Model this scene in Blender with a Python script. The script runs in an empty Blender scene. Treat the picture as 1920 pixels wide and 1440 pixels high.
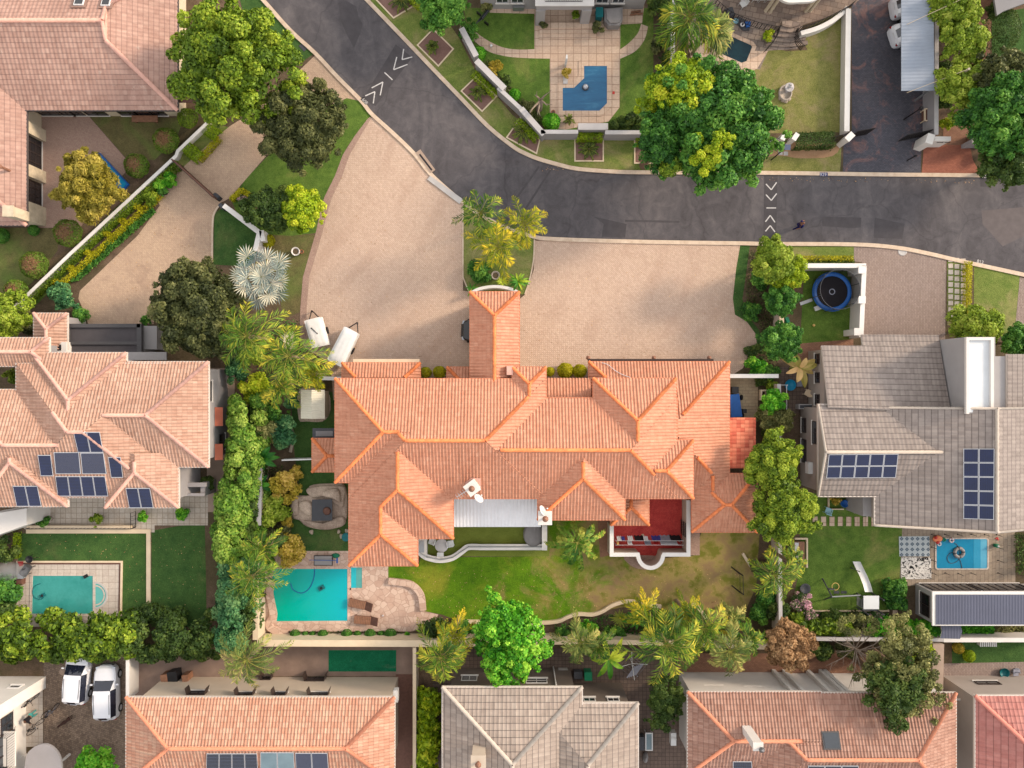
import bpy, bmesh, math, random
import numpy as np
from mathutils import Vector, Matrix
R = math.radians
C = bpy.context.scene.collection
SC = bpy.context.scene
random.seed(7)
RNG = np.random.default_rng(11)
H = 65.0            # flying height of the drone camera in metres
S = 24.0            # photograph pixels per metre on the ground
cam = bpy.data.cameras.new('camera'); camo = bpy.data.objects.new('camera', cam); C.objects.link(camo)
camo.location = (0, 0, H); camo.rotation_euler = (0, 0, 0)
cam.sensor_fit = 'HORIZONTAL'; cam.sensor_width = 36; cam.lens = 36 * H / 80.0
cam.clip_start = 1; cam.clip_end = 2000
SC.camera = camo
SUN_EL, SUN_AZ = 25.0, 22.0        # elevation, direction counted from +X towards +Y
sv = Vector((math.cos(R(SUN_EL)) * math.cos(R(SUN_AZ)), math.cos(R(SUN_EL)) * math.sin(R(SUN_AZ)), math.sin(R(SUN_EL))))
sl = bpy.data.lights.new('sun', 'SUN'); slo = bpy.data.objects.new('sun', sl); C.objects.link(slo)
sl.energy = 1.5; sl.angle = R(10.0); sl.color = (1.0, 0.79, 0.57)
slo.rotation_euler = sv.to_track_quat('Z', 'Y').to_euler(); slo.location = (40, 16, 60)
wd = bpy.data.worlds.new('World'); SC.world = wd; wd.use_nodes = True
nt = wd.node_tree; bg = nt.nodes['Background']
sky = nt.nodes.new('ShaderNodeTexSky'); sky.sky_type = 'NISHITA'; sky.sun_disc = False
sky.sun_elevation = R(SUN_EL); sky.sun_rotation = R(90 - SUN_AZ); sky.dust_density = 3.0; sky.air_density = 1.0
hs = nt.nodes.new('ShaderNodeHueSaturation'); hs.inputs['Saturation'].default_value = 0.12   # thin high cloud whitens the sky
cl_ = nt.nodes.new('ShaderNodeMix'); cl_.data_type = 'RGBA'; cl_.inputs[0].default_value = .6; cl_.inputs[7].default_value = (4.4, 4.3, 4.25, 1)   # pale even cloud veil over the sky
nt.links.new(sky.outputs[0], hs.inputs['Color']); nt.links.new(hs.outputs[0], cl_.inputs[6]); nt.links.new(cl_.outputs[2], bg.inputs[0])
bg.inputs[1].default_value = 0.12
SC.view_settings.view_transform = 'Standard'; SC.view_settings.look = 'None'
SC.view_settings.exposure = 1.48; SC.view_settings.gamma = 1.0
def px(x, y, z=0.0):
 k = (H - z) / H / S
 return Vector(((x - 960) * k, (720 - y) * k, z))
def on_x(x, y, X):      # point of the view ray through a pixel on the vertical plane world-x = X
 k = X / (x - 960); return Vector((X, (720 - y) * k, H - k * S * H))
def on_y(x, y, Y):
 k = Y / (720 - y); return Vector(((x - 960) * k, Y, H - k * S * H))
def on_plane(x, y, p0, n):
 c = Vector((0, 0, H)); d = px(x, y, 0) - c
 return c + d * ((p0 - c).dot(n) / d.dot(n))
def lin(v):
 v /= 255.0
 return v / 12.92 if v <= .04045 else ((v + .055) / 1.055) ** 2.4
KA = 0.74
def col(r, g, b, k=None):
 k = KA if k is None else k
 return (min(lin(r) * k, .9), min(lin(g) * k, .9), min(lin(b) * k, .9), 1.0)
ORI = {}
def tag(o, label=None, cat=None, group=None, kind=None):
 if label: o['label'] = label
 if cat: o['category'] = cat
 if group: o['group'] = group
 if kind: o['kind'] = kind
 return o
def thing(name, label, cat, loc, group=None):
 o = bpy.data.objects.new(name, None); C.objects.link(o); o.empty_display_size = .3
 o.location = loc; ORI[o.name] = Vector(loc)
 return tag(o, label, cat, group)
class MB:
 def __init__(s): s.v = []; s.f = []; s.m = []; s.uv = []; s.sm = []
 def add(s, vs, fs, mi=0, uv=None, smooth=False):
  o = len(s.v); s.v += [tuple(v) for v in vs]
  s.uv += list(uv) if uv is not None else [(0, 0)] * len(vs)
  s.f += [tuple(o + i for i in f) for f in fs]; s.m += [mi] * len(fs); s.sm += [smooth] * len(fs)
  return s
 def box(s, c, size, rz=0, mi=0, tilt=None):
  hx, hy, hz = size[0] / 2, size[1] / 2, size[2] / 2
  M = Matrix.Rotation(rz, 3, 'Z')
  if tilt: M = M @ Matrix.Rotation(tilt[0], 3, 'X') @ Matrix.Rotation(tilt[1], 3, 'Y')
  vs = [Vector(c) + M @ Vector((x * hx, y * hy, z * hz)) for z in (-1, 1) for y in (-1, 1) for x in (-1, 1)]
  return s.add(vs, [(0, 2, 3, 1), (4, 5, 7, 6), (0, 1, 5, 4), (2, 6, 7, 3), (0, 4, 6, 2), (1, 3, 7, 5)], mi)
 def prism(s, poly, z0, z1, mi=0, msides=None):
  poly = [(p[0], p[1]) for p in poly]
  a = sum(poly[i][0] * poly[(i + 1) % len(poly)][1] - poly[(i + 1) % len(poly)][0] * poly[i][1] for i in range(len(poly)))
  if a < 0: poly = poly[::-1]
  n = len(poly)
  s.add([(x, y, z0) for x, y in poly] + [(x, y, z1) for x, y in poly], [tuple(range(n))[::-1], tuple(range(n, 2 * n))], mi)
  return s.add([(x, y, z0) for x, y in poly] + [(x, y, z1) for x, y in poly], [(i, (i + 1) % n, n + (i + 1) % n, n + i) for i in range(n)], mi if msides is None else msides)
 def tube(s, pts, r, n=8, mi=0, cap=True, smooth=True):
  pts = [Vector(p) for p in pts]; k = len(pts)
  rs = r if isinstance(r, (list, tuple)) else [r] * k
  vs = []; up = None
  for i, p in enumerate(pts):
   t = (pts[min(i + 1, k - 1)] - pts[max(i - 1, 0)])
   t = t.normalized() if t.length > 1e-9 else Vector((0, 0, 1))
   a = Vector((0, 0, 1)) if abs(t.z) < .95 else Vector((1, 0, 0))
   u = t.cross(a).normalized(); w = u.cross(t)
   vs += [p + (u * math.cos(2 * math.pi * j / n) + w * math.sin(2 * math.pi * j / n)) * rs[i] for j in range(n)]
  fs = [(i * n + j, i * n + (j + 1) % n, (i + 1) * n + (j + 1) % n, (i + 1) * n + j) for i in range(k - 1) for j in range(n)]
  s.add(vs, fs, mi, smooth=smooth)
  if cap: s.add(vs[:n], [tuple(range(n))[::-1]], mi); s.add(vs[-n:], [tuple(range(n))], mi)
  return s
 def lathe(s, prof, c, n=16, mi=0, sx=1, sy=1, smooth=True, cap=True):
  c = Vector(c); vs = []
  for r, z in prof:
   vs += [c + Vector((sx * r * math.cos(2 * math.pi * j / n), sy * r * math.sin(2 * math.pi * j / n), z)) for j in range(n)]
  k = len(prof)
  fs = [(i * n + j, i * n + (j + 1) % n, (i + 1) * n + (j + 1) % n, (i + 1) * n + j) for i in range(k - 1) for j in range(n)]
  s.add(vs, fs, mi, smooth=smooth)
  if cap: s.add(vs[:n], [tuple(range(n))[::-1]], mi); s.add(vs[-n:], [tuple(range(n))], mi)
  return s
 def ball(s, c, r, mi=0, n=12, sz=1):
  return s.lathe([(max(r * math.sin(math.pi * i / 8), .001), -r * sz * math.cos(math.pi * i / 8)) for i in range(9)], c, n, mi)
 def quad3(s, pts, th, mi=0):      # thick slab from a flat 3D polygon
  pts = [Vector(p) for p in pts]; n = (pts[1] - pts[0]).cross(pts[2] - pts[0]).normalized()
  if n.z < 0: pts = pts[::-1]; n = -n
  k = len(pts); vs = [p - n * th for p in pts] + pts
  return s.add(vs, [tuple(range(k))[::-1], tuple(range(k, 2 * k))] + [(i, (i + 1) % k, k + (i + 1) % k, k + i) for i in range(k)], mi)
 def wall(s, pts, w, z0, z1, mi=0, closed=False, mtop=None):     # pts: world xy; constant thickness w, mitred
  P = [Vector((p[0], p[1])) for p in pts]; n = len(P); L = []; Rr = []
  for i in range(n):
   d0 = P[i] - P[i - 1] if (i > 0 or closed) else P[1] - P[0]
   d1 = P[(i + 1) % n] - P[i] if (i < n - 1 or closed) else d0
   d0 = d0.normalized(); d1 = d1.normalized()
   n0 = Vector((-d0.y, d0.x)); n1 = Vector((-d1.y, d1.x)); m = (n0 + n1)
   m = m.normalized() if m.length > 1e-6 else n0
   q = w / 2 / max(m.dot(n0), .4)
   L.append(P[i] + m * q); Rr.append(P[i] - m * q)
  e = n if closed else n - 1
  for i in range(e):
   j = (i + 1) % n
   a, b, c_, d = L[i], Rr[i], Rr[j], L[j]
   vs = [(p.x, p.y, z) for z in (z0, z1) for p in (a, b, c_, d)]
   s.add(vs, [(4, 5, 6, 7)], mi if mtop is None else mtop)
   fs = [(1, 2, 6, 5), (3, 0, 4, 7)]
   if not closed and i == 0: fs.append((0, 1, 5, 4))
   if not closed and i == e - 1: fs.append((2, 3, 7, 6))
   s.add(vs, fs, mi)
  return s
 def build(s, name, mats, parent=None, origin=None):
  V = np.array(s.v, dtype=np.float64)
  if parent is not None: o0 = ORI[parent.name]
  elif origin is not None: o0 = Vector(origin)
  else: o0 = Vector(((V[:, 0].min() + V[:, 0].max()) / 2, (V[:, 1].min() + V[:, 1].max()) / 2, V[:, 2].min()))
  me = bpy.data.meshes.new(name); me.from_pydata([(a - o0.x, b - o0.y, c - o0.z) for a, b, c in s.v], [], s.f)
  mats = mats if isinstance(mats, (list, tuple)) else [mats]
  for m in mats: me.materials.append(m)
  me.polygons.foreach_set('material_index', s.m); me.polygons.foreach_set('use_smooth', s.sm)
  if any(u != (0, 0) for u in s.uv[:400]) or any(u != (0, 0) for u in s.uv[-400:]):
   ul = me.uv_layers.new(name='UVMap'); idx = np.zeros(len(me.loops), dtype=np.int32); me.loops.foreach_get('vertex_index', idx)
   ul.data.foreach_set('uv', np.array(s.uv, dtype=np.float32)[idx].ravel())
  me.update()
  ob = bpy.data.objects.new(name, me); C.objects.link(ob)
  if parent is not None: ob.parent = parent
  else: ob.location = o0
  ORI[ob.name] = o0
  return ob
def cat(pts, n=6, closed=False):      # Catmull-Rom smoothing
 P = [Vector((p[0], p[1])) for p in pts]; k = len(P); out = []
 for i in range(k if closed else k - 1):
  g = (lambda j: P[j % k]) if closed else (lambda j: P[min(max(j, 0), k - 1)])
  a, b, c, d = g(i - 1), g(i), g(i + 1), g(i + 2)
  for j in range(n):
   t = j / n
   out.append(.5 * ((2 * b) + (c - a) * t + (2 * a - 5 * b + 4 * c - d) * t * t + (3 * b - 3 * c + d - a) * t ** 3))
 if not closed: out.append(P[-1])
 return [(v.x, v.y) for v in out]
def pw(pts, z=0.0): return [px(x, y, z).xy for x, y in pts]
SHEETS = []
def sheet(name, pts, z, m, parent=None, kind='structure', smooth=0, label=None, catg=None):
 if smooth: pts = cat(pts, smooth, True)
 SHEETS.append(1); z += len(SHEETS) * .00004        # no two sheets share a plane
 w = [px(x, y, 0) for x, y in pts]
 mb = MB(); a = sum(w[i].x * w[(i + 1) % len(w)].y - w[(i + 1) % len(w)].x * w[i].y for i in range(len(w)))
 if a < 0: w = w[::-1]
 mb.add([(p.x, p.y, z) for p in w], [tuple(range(len(w)))])
 o = mb.build(name, m, parent)
 if parent is None: tag(o, label, catg, kind=kind)
 return o
def ccube(x0, y0, x1, y1, z0, z1, tz=None):      # box from pixel bounds traced at height tz
 a = px(x0, y1, z1 if tz is None else tz); b = px(x1, y0, z1 if tz is None else tz)
 return ((a + b) / 2).xy.to_3d() + Vector((0, 0, (z0 + z1) / 2)), (abs(b.x - a.x), abs(b.y - a.y), z1 - z0)
MAT = {}
class NT:
 def __init__(s, name):
  s.m = bpy.data.materials.new(name); s.m.use_nodes = True; s.t = s.m.node_tree; s.b = s.t.nodes['Principled BSDF']; MAT[name] = s.m
 def n(s, ty, **kw):
  nd = s.t.nodes.new(ty)
  for k, v in kw.items():
   if k.startswith('i_'):
    key = k[2:]; nd.inputs[int(key) if key.isdigit() else key.replace('_', ' ')].default_value = v
   else: setattr(nd, k, v)
  return nd
 def l(s, a, b): s.t.links.new(a, b)
 def pos(s, rot=0, scale=None):
  g = s.n('ShaderNodeNewGeometry').outputs['Position']
  if rot or scale:
   mp = s.n('ShaderNodeMapping'); mp.inputs['Rotation'].default_value = (0, 0, rot)
   if scale: mp.inputs['Scale'].default_value = scale
   s.l(g, mp.inputs[0]); g = mp.outputs[0]
  return g
 def noise(s, vec, scale, detail=5, rough=.6, dist=0):
  nd = s.n('ShaderNodeTexNoise'); nd.inputs['Scale'].default_value = scale; nd.inputs['Detail'].default_value = detail
  nd.inputs['Roughness'].default_value = rough; nd.inputs['Distortion'].default_value = dist; s.l(vec, nd.inputs['Vector']); return nd.outputs[0]
 def ramp(s, fac, stops):
  r = s.n('ShaderNodeValToRGB'); e = r.color_ramp.elements
  while len(e) > 1: e.remove(e[-1])
  e[0].position = stops[0][0]; e[0].color = stops[0][1]
  for p, c in stops[1:]:
   x = e.new(p); x.color = c
  s.l(fac, r.inputs[0]); return r.outputs[0]
 def mix(s, fac, a, b, mode='MIX'):
  nd = s.n('ShaderNodeMix', data_type='RGBA', blend_type=mode)
  for sock, v in ((nd.inputs[0], fac), (nd.inputs[6], a), (nd.inputs[7], b)):
   if hasattr(v, 'is_linked'): s.l(v, sock)
   else: sock.default_value = v
  return nd.outputs[2]
 def math(s, op, a, b=0.0, c=None):
  nd = s.n('ShaderNodeMath', operation=op)
  for i, v in enumerate((a, b) if c is None else (a, b, c)):
   if hasattr(v, 'is_linked'): s.l(v, nd.inputs[i])
   else: nd.inputs[i].default_value = v
  return nd.outputs[0]
 def bump(s, h, dist=.02, st=1.0, prev=None):
  b = s.n('ShaderNodeBump'); b.inputs['Strength'].default_value = st; b.inputs['Distance'].default_value = dist
  s.l(h, b.inputs['Height'])
  if prev is not None: s.l(prev, b.inputs['Normal'])
  return b.outputs[0]
 def out(s, color=None, rough=.8, normal=None, spec=.3, metal=0):
  if color is not None:
   if hasattr(color, 'is_linked'): s.l(color, s.b.inputs['Base Color'])
   else: s.b.inputs['Base Color'].default_value = color
  s.b.inputs['Roughness'].default_value = rough; s.b.inputs['Metallic'].default_value = metal
  s.b.inputs['Specular IOR Level'].default_value = spec
  if normal is not None: s.l(normal, s.b.inputs['Normal'])
  return s.m
W1 = (0, 0, 0, 1); W2 = (1, 1, 1, 1)
def gray(v): return (v, v, v, 1)
def plain(name, c, rough=.6, var=.18, scale=3.0, bump=.0, spec=.3, metal=0):
 t = NT(name); p = t.pos(); f = t.noise(p, scale, 6)
 d = tuple(x * (1 - var) for x in c[:3]) + (1,); e = tuple(min(x * (1 + var), .95) for x in c[:3]) + (1,)
 cc = t.ramp(f, [(.3, d), (.7, e)])
 nm = t.bump(t.noise(p, scale * 8, 4), bump) if bump else None
 return t.out(cc, rough, nm, spec, metal)
def ground_mat(name, c1, c2, c3=None, amt=.5, s1=1.2, s3=.18, fine=14.0, bump=.03, rough=.95, extra=None):
 """two-tone mottled ground with patches of a third colour (worn places, stains)"""
 t = NT(name); p = t.pos()
 f = t.noise(p, s1, 7, .65); g = t.noise(p, fine, 4, .7)
 m = t.math('ADD', t.math('MULTIPLY', f, .6), t.math('MULTIPLY', g, .4))
 cc = t.ramp(m, [(.36, c1), (.62, c2)])
 if c3:
  q = t.noise(p, s3, 5, .62, .6)
  cc = t.mix(t.ramp(q, [(1 - amt - .12, W1), (1 - amt + .1, W2)]), cc, c3)
  # break the patch colour up again so it never reads flat
  k = t.ramp(t.math('ADD', t.math('MULTIPLY', g, .55), t.math('MULTIPLY', t.noise(p, 4.2, 5, .75), .45)), [(.34, gray(.70)), (.66, gray(1.26))]); cc = t.mix(1.0, cc, k, 'MULTIPLY')
 if extra: cc = extra(t, p, cc, g)
 return t.out(cc, rough, t.bump(g, bump), .15)
def paver(name, c1, c2, mortar, bw, bh, rot=0, off=.5, patch=None, amt=.4, s3=.15, ms=.012, bump=.01, stain=None, mbias=0.0, tracks=None):
 t = NT(name); p = t.pos(rot)
 b = t.n('ShaderNodeTexBrick', offset=off, i_Scale=1.0); b.inputs['Brick Width'].default_value = bw; b.inputs['Row Height'].default_value = bh
 b.inputs['Mortar Size'].default_value = ms; b.inputs['Mortar Smooth'].default_value = .3; b.inputs['Bias'].default_value = mbias
 b.inputs['Color1'].default_value = c1; b.inputs['Color2'].default_value = c2; b.inputs['Mortar'].default_value = mortar
 t.l(p, b.inputs['Vector']); cc = b.outputs['Color']
 pp = t.pos()
 if patch:
  q = t.noise(pp, s3, 6, .62, .8); cc = t.mix(t.ramp(q, [(1 - amt - .2, W1), (1 - amt + .2, W2)]), cc, t.mix(.45, cc, patch))
 if stain:
  q = t.noise(pp, .55, 8, .7, 1.2); cc = t.mix(t.ramp(q, [(.52, W1), (.75, W2)]), cc, t.mix(.55, cc, stain))
 if tracks:
  ring = t.n('ShaderNodeTexWave', wave_type='RINGS', rings_direction='SPHERICAL'); ring.inputs['Scale'].default_value = .11; ring.inputs['Distortion'].default_value = 4.0; ring.inputs['Detail'].default_value = 2; mp_ = t.n('ShaderNodeMapping'); mp_.inputs['Location'].default_value = tracks; t.l(pp, mp_.inputs[0]); t.l(mp_.outputs[0], ring.inputs['Vector']); brk = t.noise(pp, .18, 3)
  cc = t.mix(t.math('MULTIPLY', t.ramp(ring.outputs[0], [(.7, W1), (.97, gray(.3))]), t.ramp(brk, [(.42, W1), (.6, W2)])), cc, stain or mortar)
 g = t.noise(pp, 6, 6, .75); cc = t.mix(1.0, cc, t.ramp(g, [(.3, gray(.84)), (.72, gray(1.14))]), 'MULTIPLY')
 h = t.math('ADD', t.math('MULTIPLY', b.outputs['Fac'], -1.0), t.math('MULTIPLY', g, .5))
 return t.out(cc, .85, t.bump(h, bump), .25)
def tile_mat(name, base, dark, light, course=.36, tw=.2, rough=.75, stepd=.012, dirt=.25, lichen=None, rustic=0.0, joint=(.0, 0)):
 """roof covering: rolls are real geometry; this adds courses, tile-to-tile colour and weathering. UV is in metres."""
 t = NT(name); uv = t.n('ShaderNodeUVMap').outputs[0]; sp = t.n('ShaderNodeSeparateXYZ'); t.l(uv, sp.inputs[0])
 u = t.math('DIVIDE', sp.outputs[0], tw); v = t.math('DIVIDE', sp.outputs[1], course)
 fu = t.math('FLOOR', u); fv = t.math('FLOOR', v); cb = t.n('ShaderNodeCombineXYZ'); t.l(fu, cb.inputs[0]); t.l(fv, cb.inputs[1])
 wn = t.n('ShaderNodeTexWhiteNoise', noise_dimensions='2D'); t.l(cb.outputs[0], wn.inputs['Vector'])
 p = t.pos(); big = t.noise(p, .22, 5, .6, .5); fine = t.noise(p, 3.2, 6, .7)
 r = t.math('ADD', t.math('MULTIPLY', wn.outputs[0], .3 + rustic), t.math('MULTIPLY', fine, .7 - rustic))
 cc = t.ramp(r, [(.2, dark), (.5, base), (.82, light)])
 st = t.n('ShaderNodeMapping'); st.inputs['Scale'].default_value = (2.2, .22, 1); t.l(uv, st.inputs[0]); sn = t.noise(st.outputs[0], 1.0, 6, .7)
 cc = t.mix(1.0, cc, t.ramp(sn, [(.3, gray(.86)), (.7, gray(1.1))]), 'MULTIPLY'); cc = t.mix(t.math('MULTIPLY', t.math('GREATER_THAN', wn.outputs[0], .985), .5), cc, light)
 if dirt: cc = t.mix(t.ramp(big, [(.42, W1), (.72, gray(dirt))]), cc, tuple(x * .55 for x in dark[:3]) + (1,))
 if lichen:
  li = t.noise(p, 1.3, 8, .8, .4); cc = t.mix(t.ramp(li, [(.60, W1), (.72, gray(.6))]), cc, lichen)
 saw = t.math('FRACT', v)     # each course overlaps the next; joint draws a darker line between courses
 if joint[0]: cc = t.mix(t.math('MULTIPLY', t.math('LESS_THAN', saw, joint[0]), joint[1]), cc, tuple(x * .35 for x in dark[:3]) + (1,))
 h = t.math('MULTIPLY', t.math('SUBTRACT', 1.0, saw), 1.0)
 h = t.math('ADD', h, t.math('MULTIPLY', fine, .15))
 return t.out(cc, rough, t.bump(h, stepd), .3)
def foliage_mat(name, dark, mid, light, trans=.22, rough=.55):
 t = NT(name); a = t.n('ShaderNodeAttribute', attribute_name='tint')
 cc = t.ramp(a.outputs['Fac'], [(.0, dark), (.45, mid), (1.0, light)])
 t.out(cc, rough, None, .25)
 tr = t.n('ShaderNodeBsdfTranslucent'); t.l(cc, tr.inputs[0]); ms = t.n('ShaderNodeMixShader'); ms.inputs[0].default_value = trans
 t.l(t.b.outputs[0], ms.inputs[1]); t.l(tr.outputs[0], ms.inputs[2]); t.l(ms.outputs[0], t.t.nodes['Material Output'].inputs[0])
 return t.m
def unit(a): return a / np.maximum(np.linalg.norm(a, axis=1, keepdims=True), 1e-9)
def rdir(n): return unit(RNG.normal(size=(n, 3)))
def quadmesh(name, Q, tint, m, parent=None, origin=None, smooth=False):
 """Q: (N,4,3) world corners -> one mesh with a per-face 'tint'"""
 n = len(Q); o0 = ORI[parent.name] if parent is not None else Vector(origin)
 V = (Q.reshape(-1, 3) - np.array(o0)).astype(np.float32)
 me = bpy.data.meshes.new(name); me.vertices.add(4 * n); me.vertices.foreach_set('co', V.ravel())
 me.loops.add(4 * n); me.loops.foreach_set('vertex_index', np.arange(4 * n, dtype=np.int32))
 me.polygons.add(n); me.polygons.foreach_set('loop_start', np.arange(0, 4 * n, 4, dtype=np.int32))
 me.polygons.foreach_set('loop_total', np.full(n, 4, dtype=np.int32))
 at = me.attributes.new('tint', 'FLOAT', 'FACE'); at.data.foreach_set('value', tint.astype(np.float32))
 me.materials.append(m); me.update(calc_edges=True); me.validate()
 ob = bpy.data.objects.new(name, me); C.objects.link(ob); ORI[ob.name] = o0
 if parent is not None: ob.parent = parent
 else: ob.location = o0
 return ob
def leafquads(P, N, size, aspect=.5, jit=.6, along=None):
 n = len(P); N = unit(N + RNG.normal(size=(n, 3)) * jit)
 t = RNG.normal(size=(n, 3)) if along is None else along + RNG.normal(size=(n, 3)) * .45
 u = unit(np.cross(N, t)); w = np.cross(u, N)
 s = size[:, None]
 a = w * s * .5; b = u * s * .5 * aspect; dr = N * s * .12
 return np.stack([P - a - dr, P + b, P + a - dr, P - b], 1)
def clump_cloud(cl, leaf=.17, cov=1.6, aspect=.55, jit=.55, tintv=(.45, .3), shell=.5, cap=16000, up=.25, ctint=None):
 """cl: list of (center xyz, radius, squash). Leaves sit on the outer shell of every clump."""
 Qs = []; Ts = []; tot = sum(2.6 * math.pi * r * r * q ** .5 for _, r, q in cl) * cov / (leaf * leaf * aspect * .5 + 1e-9)
 kf = min(1.0, cap / max(tot, 1)); lf = leaf / math.sqrt(kf) if kf < 1 else leaf
 for i, (c, r, q) in enumerate(cl):
  n = max(12, int(2.6 * math.pi * r * r * q ** .5 * cov / (leaf * leaf * aspect * .5) * kf))
  d = rdir(n); low = d[:, 2] < -.35; d[low, 2] *= -1
  rad = r * (1 - shell * RNG.random(n) ** 2.2)
  P = np.array(c) + d * rad[:, None] * np.array([1, 1, q])
  N = d.copy(); N[:, 2] += up
  ct = RNG.normal(0, tintv[1] * .55) if ctint is None else ctint[i]
  Qs.append(leafquads(P, N, lf * RNG.uniform(.7, 1.3, n), aspect, jit))
  Ts.append(np.clip(tintv[0] + ct + RNG.normal(0, tintv[1] * .6, n), 0, 1))
 return np.concatenate(Qs), np.concatenate(Ts)
def crown_clumps(c, Rr, hr, rc=.21, n=None, zmin=-.25, lump=.14, squash=.8, hole=0.0):
 c = np.array(c, dtype=float); n = n or int(46 * (.21 / rc) ** 2 * 1.45)
 ph = RNG.uniform(0, 6.28, 4); out = []
 k = 0
 while len(out) < n and k < 4000:
  k += 1
  d = RNG.normal(size=3); d /= np.linalg.norm(d)
  if d[2] < zmin: continue
  a = math.atan2(d[1], d[0]); w = 1 + lump * (math.sin(2 * a + ph[0]) * .5 + math.sin(3 * a + ph[1]) * .5 + math.sin(5 * a + ph[2]) * .4)
  rr = RNG.uniform(.55, .92) if RNG.random() < .75 else RNG.uniform(.2, .6)
  r = Rr * rc * RNG.uniform(.7, 1.35)
  p = c + d * np.array([Rr * w, Rr * w, hr]) * rr
  if hole and RNG.random() < hole: continue
  if RNG.random() < .14: p = c + d * np.array([Rr * w, Rr * w, hr]) * RNG.uniform(.93, 1.03); r *= .55      # stray sprigs
  out.append((p, r, squash))
 return out
def trunk(parent, base, top, r0, r1, limbs, m, spread=1.0):
 mb = MB(); b = Vector(base); t = Vector(top); mid = b.lerp(t, .5) + Vector((RNG.normal() * .12, RNG.normal() * .12, 0))
 mb.tube([b, b.lerp(mid, .3), mid, t], [r0 * 1.25, r0, (r0 + r1) / 2, r1], 8)
 for i in range(limbs):
  a = 6.283 * i / max(limbs, 1) + RNG.uniform(-.4, .4); s = mid.lerp(t, RNG.uniform(.0, 1.0))
  e = s + Vector((math.cos(a), math.sin(a), RNG.uniform(.5, 1.0))) * spread * RNG.uniform(.6, 1.0)
  mb.tube([s, s.lerp(e, .5) + Vector((0, 0, .12 * spread)), e], [r1 * .8, r1 * .55, r1 * .25], 6)
 return mb.build('trunk', m, parent)
def tree(label, x, y, rpx, h, m, name='broadleaf_tree', cat_='tree', group=None, leaf=.2, rc=.2, hr=None, lump=.14, cov=1.7, aspect=.55, jit=.55,
         tintv=(.45, .3), n=None, squash=.8, cap=13000, sx=1.0, sy=1.0, zmin=-.3, hole=0, bark='bark', shell=.5, rot=0.0, sprouts=()):
 """crown traced at pixel x,y with radius rpx; h = height of the tree top"""
 rpx *= 1.06; cap = int(cap * 2.1); leaf *= .74; Rr0 = rpx / S; hr = hr if hr is not None else min(Rr0 * .72, h * .42); zc = h - hr * .95
 c = px(x, y, zc); Rr = Rr0 * (H - zc - hr * .3) / H
 root = thing(name, label, cat_, (c.x, c.y, 0), group)
 cl = crown_clumps((0, 0, 0), Rr, hr, rc, n, zmin, lump, squash, hole)
 ca, sa = math.cos(rot), math.sin(rot); cl2 = []
 for p, r, q in cl:
  X, Y = p[0] * sx, p[1] * sy; cl2.append((np.array([c.x + X * ca - Y * sa, c.y + X * sa + Y * ca, zc + p[2]]), r, q))
 Q, T = clump_cloud(cl2, leaf, cov, aspect, jit, tintv, shell, cap)
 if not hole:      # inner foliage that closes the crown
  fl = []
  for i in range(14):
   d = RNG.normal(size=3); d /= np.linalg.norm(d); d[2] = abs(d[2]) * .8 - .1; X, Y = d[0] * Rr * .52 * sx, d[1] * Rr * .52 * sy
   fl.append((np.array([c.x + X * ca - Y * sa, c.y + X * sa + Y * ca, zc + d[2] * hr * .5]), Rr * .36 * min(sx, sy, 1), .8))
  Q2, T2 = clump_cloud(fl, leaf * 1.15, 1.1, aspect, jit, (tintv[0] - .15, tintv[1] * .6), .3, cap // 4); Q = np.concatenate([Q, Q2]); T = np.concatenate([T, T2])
 quadmesh('crown', Q, T, MAT[m], root)
 for ex, ey, ez, er, em in sprouts:      # fresh-coloured new growth
  e = px(ex, ey, ez); Q, T = clump_cloud(crown_clumps(tuple(e), er, er * .6, .27, 18, -.2, .3), leaf, cov, aspect, jit, (.4, .34), .5, 4000); quadmesh('crown', Q, T, MAT[em], root)
 trunk(root, (c.x, c.y, -.05), (c.x, c.y, zc + hr * .1), max(.08, .035 * h), max(.05, .02 * h), 6 if Rr > 1.2 else 3, MAT[bark], Rr * .55)
 return root
def shrub(label, x, y, rpx, h, m, name='shrub', cat_='shrub', group=None, leaf=.13, rc=.4, tintv=(.45, .35), cov=1.7, n=None, sx=1, sy=1, cap=3500, aspect=.55, jit=.6, lump=.2, rot=0):
 Rr = rpx / S * (H - h * .6) / H; zc = h * .45; c = px(x, y, zc)
 cl = crown_clumps((0, 0, 0), Rr, h * .55, rc, n, -.1, lump, .85)
 ca, sa = math.cos(rot), math.sin(rot)
 cl = [(np.array([c.x + p[0] * sx * ca - p[1] * sy * sa, c.y + p[0] * sx * sa + p[1] * sy * ca, zc + p[2]]), r, q) for p, r, q in cl]
 Q, T = clump_cloud(cl, leaf, cov, aspect, jit, tintv, .5, cap)
 root = thing(name, label, cat_, (c.x, c.y, 0), group)
 quadmesh('foliage', Q, T, MAT[m], root)
 mb = MB()
 for i in range(4):
  a = i * 1.6 + 1; mb.tube([(c.x, c.y, -.03), (c.x + math.cos(a) * Rr * .25, c.y + math.sin(a) * Rr * .25, h * .45)], [.03, .015], 6)
 mb.build('stem', MAT['bark'], root)
 return root
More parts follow.
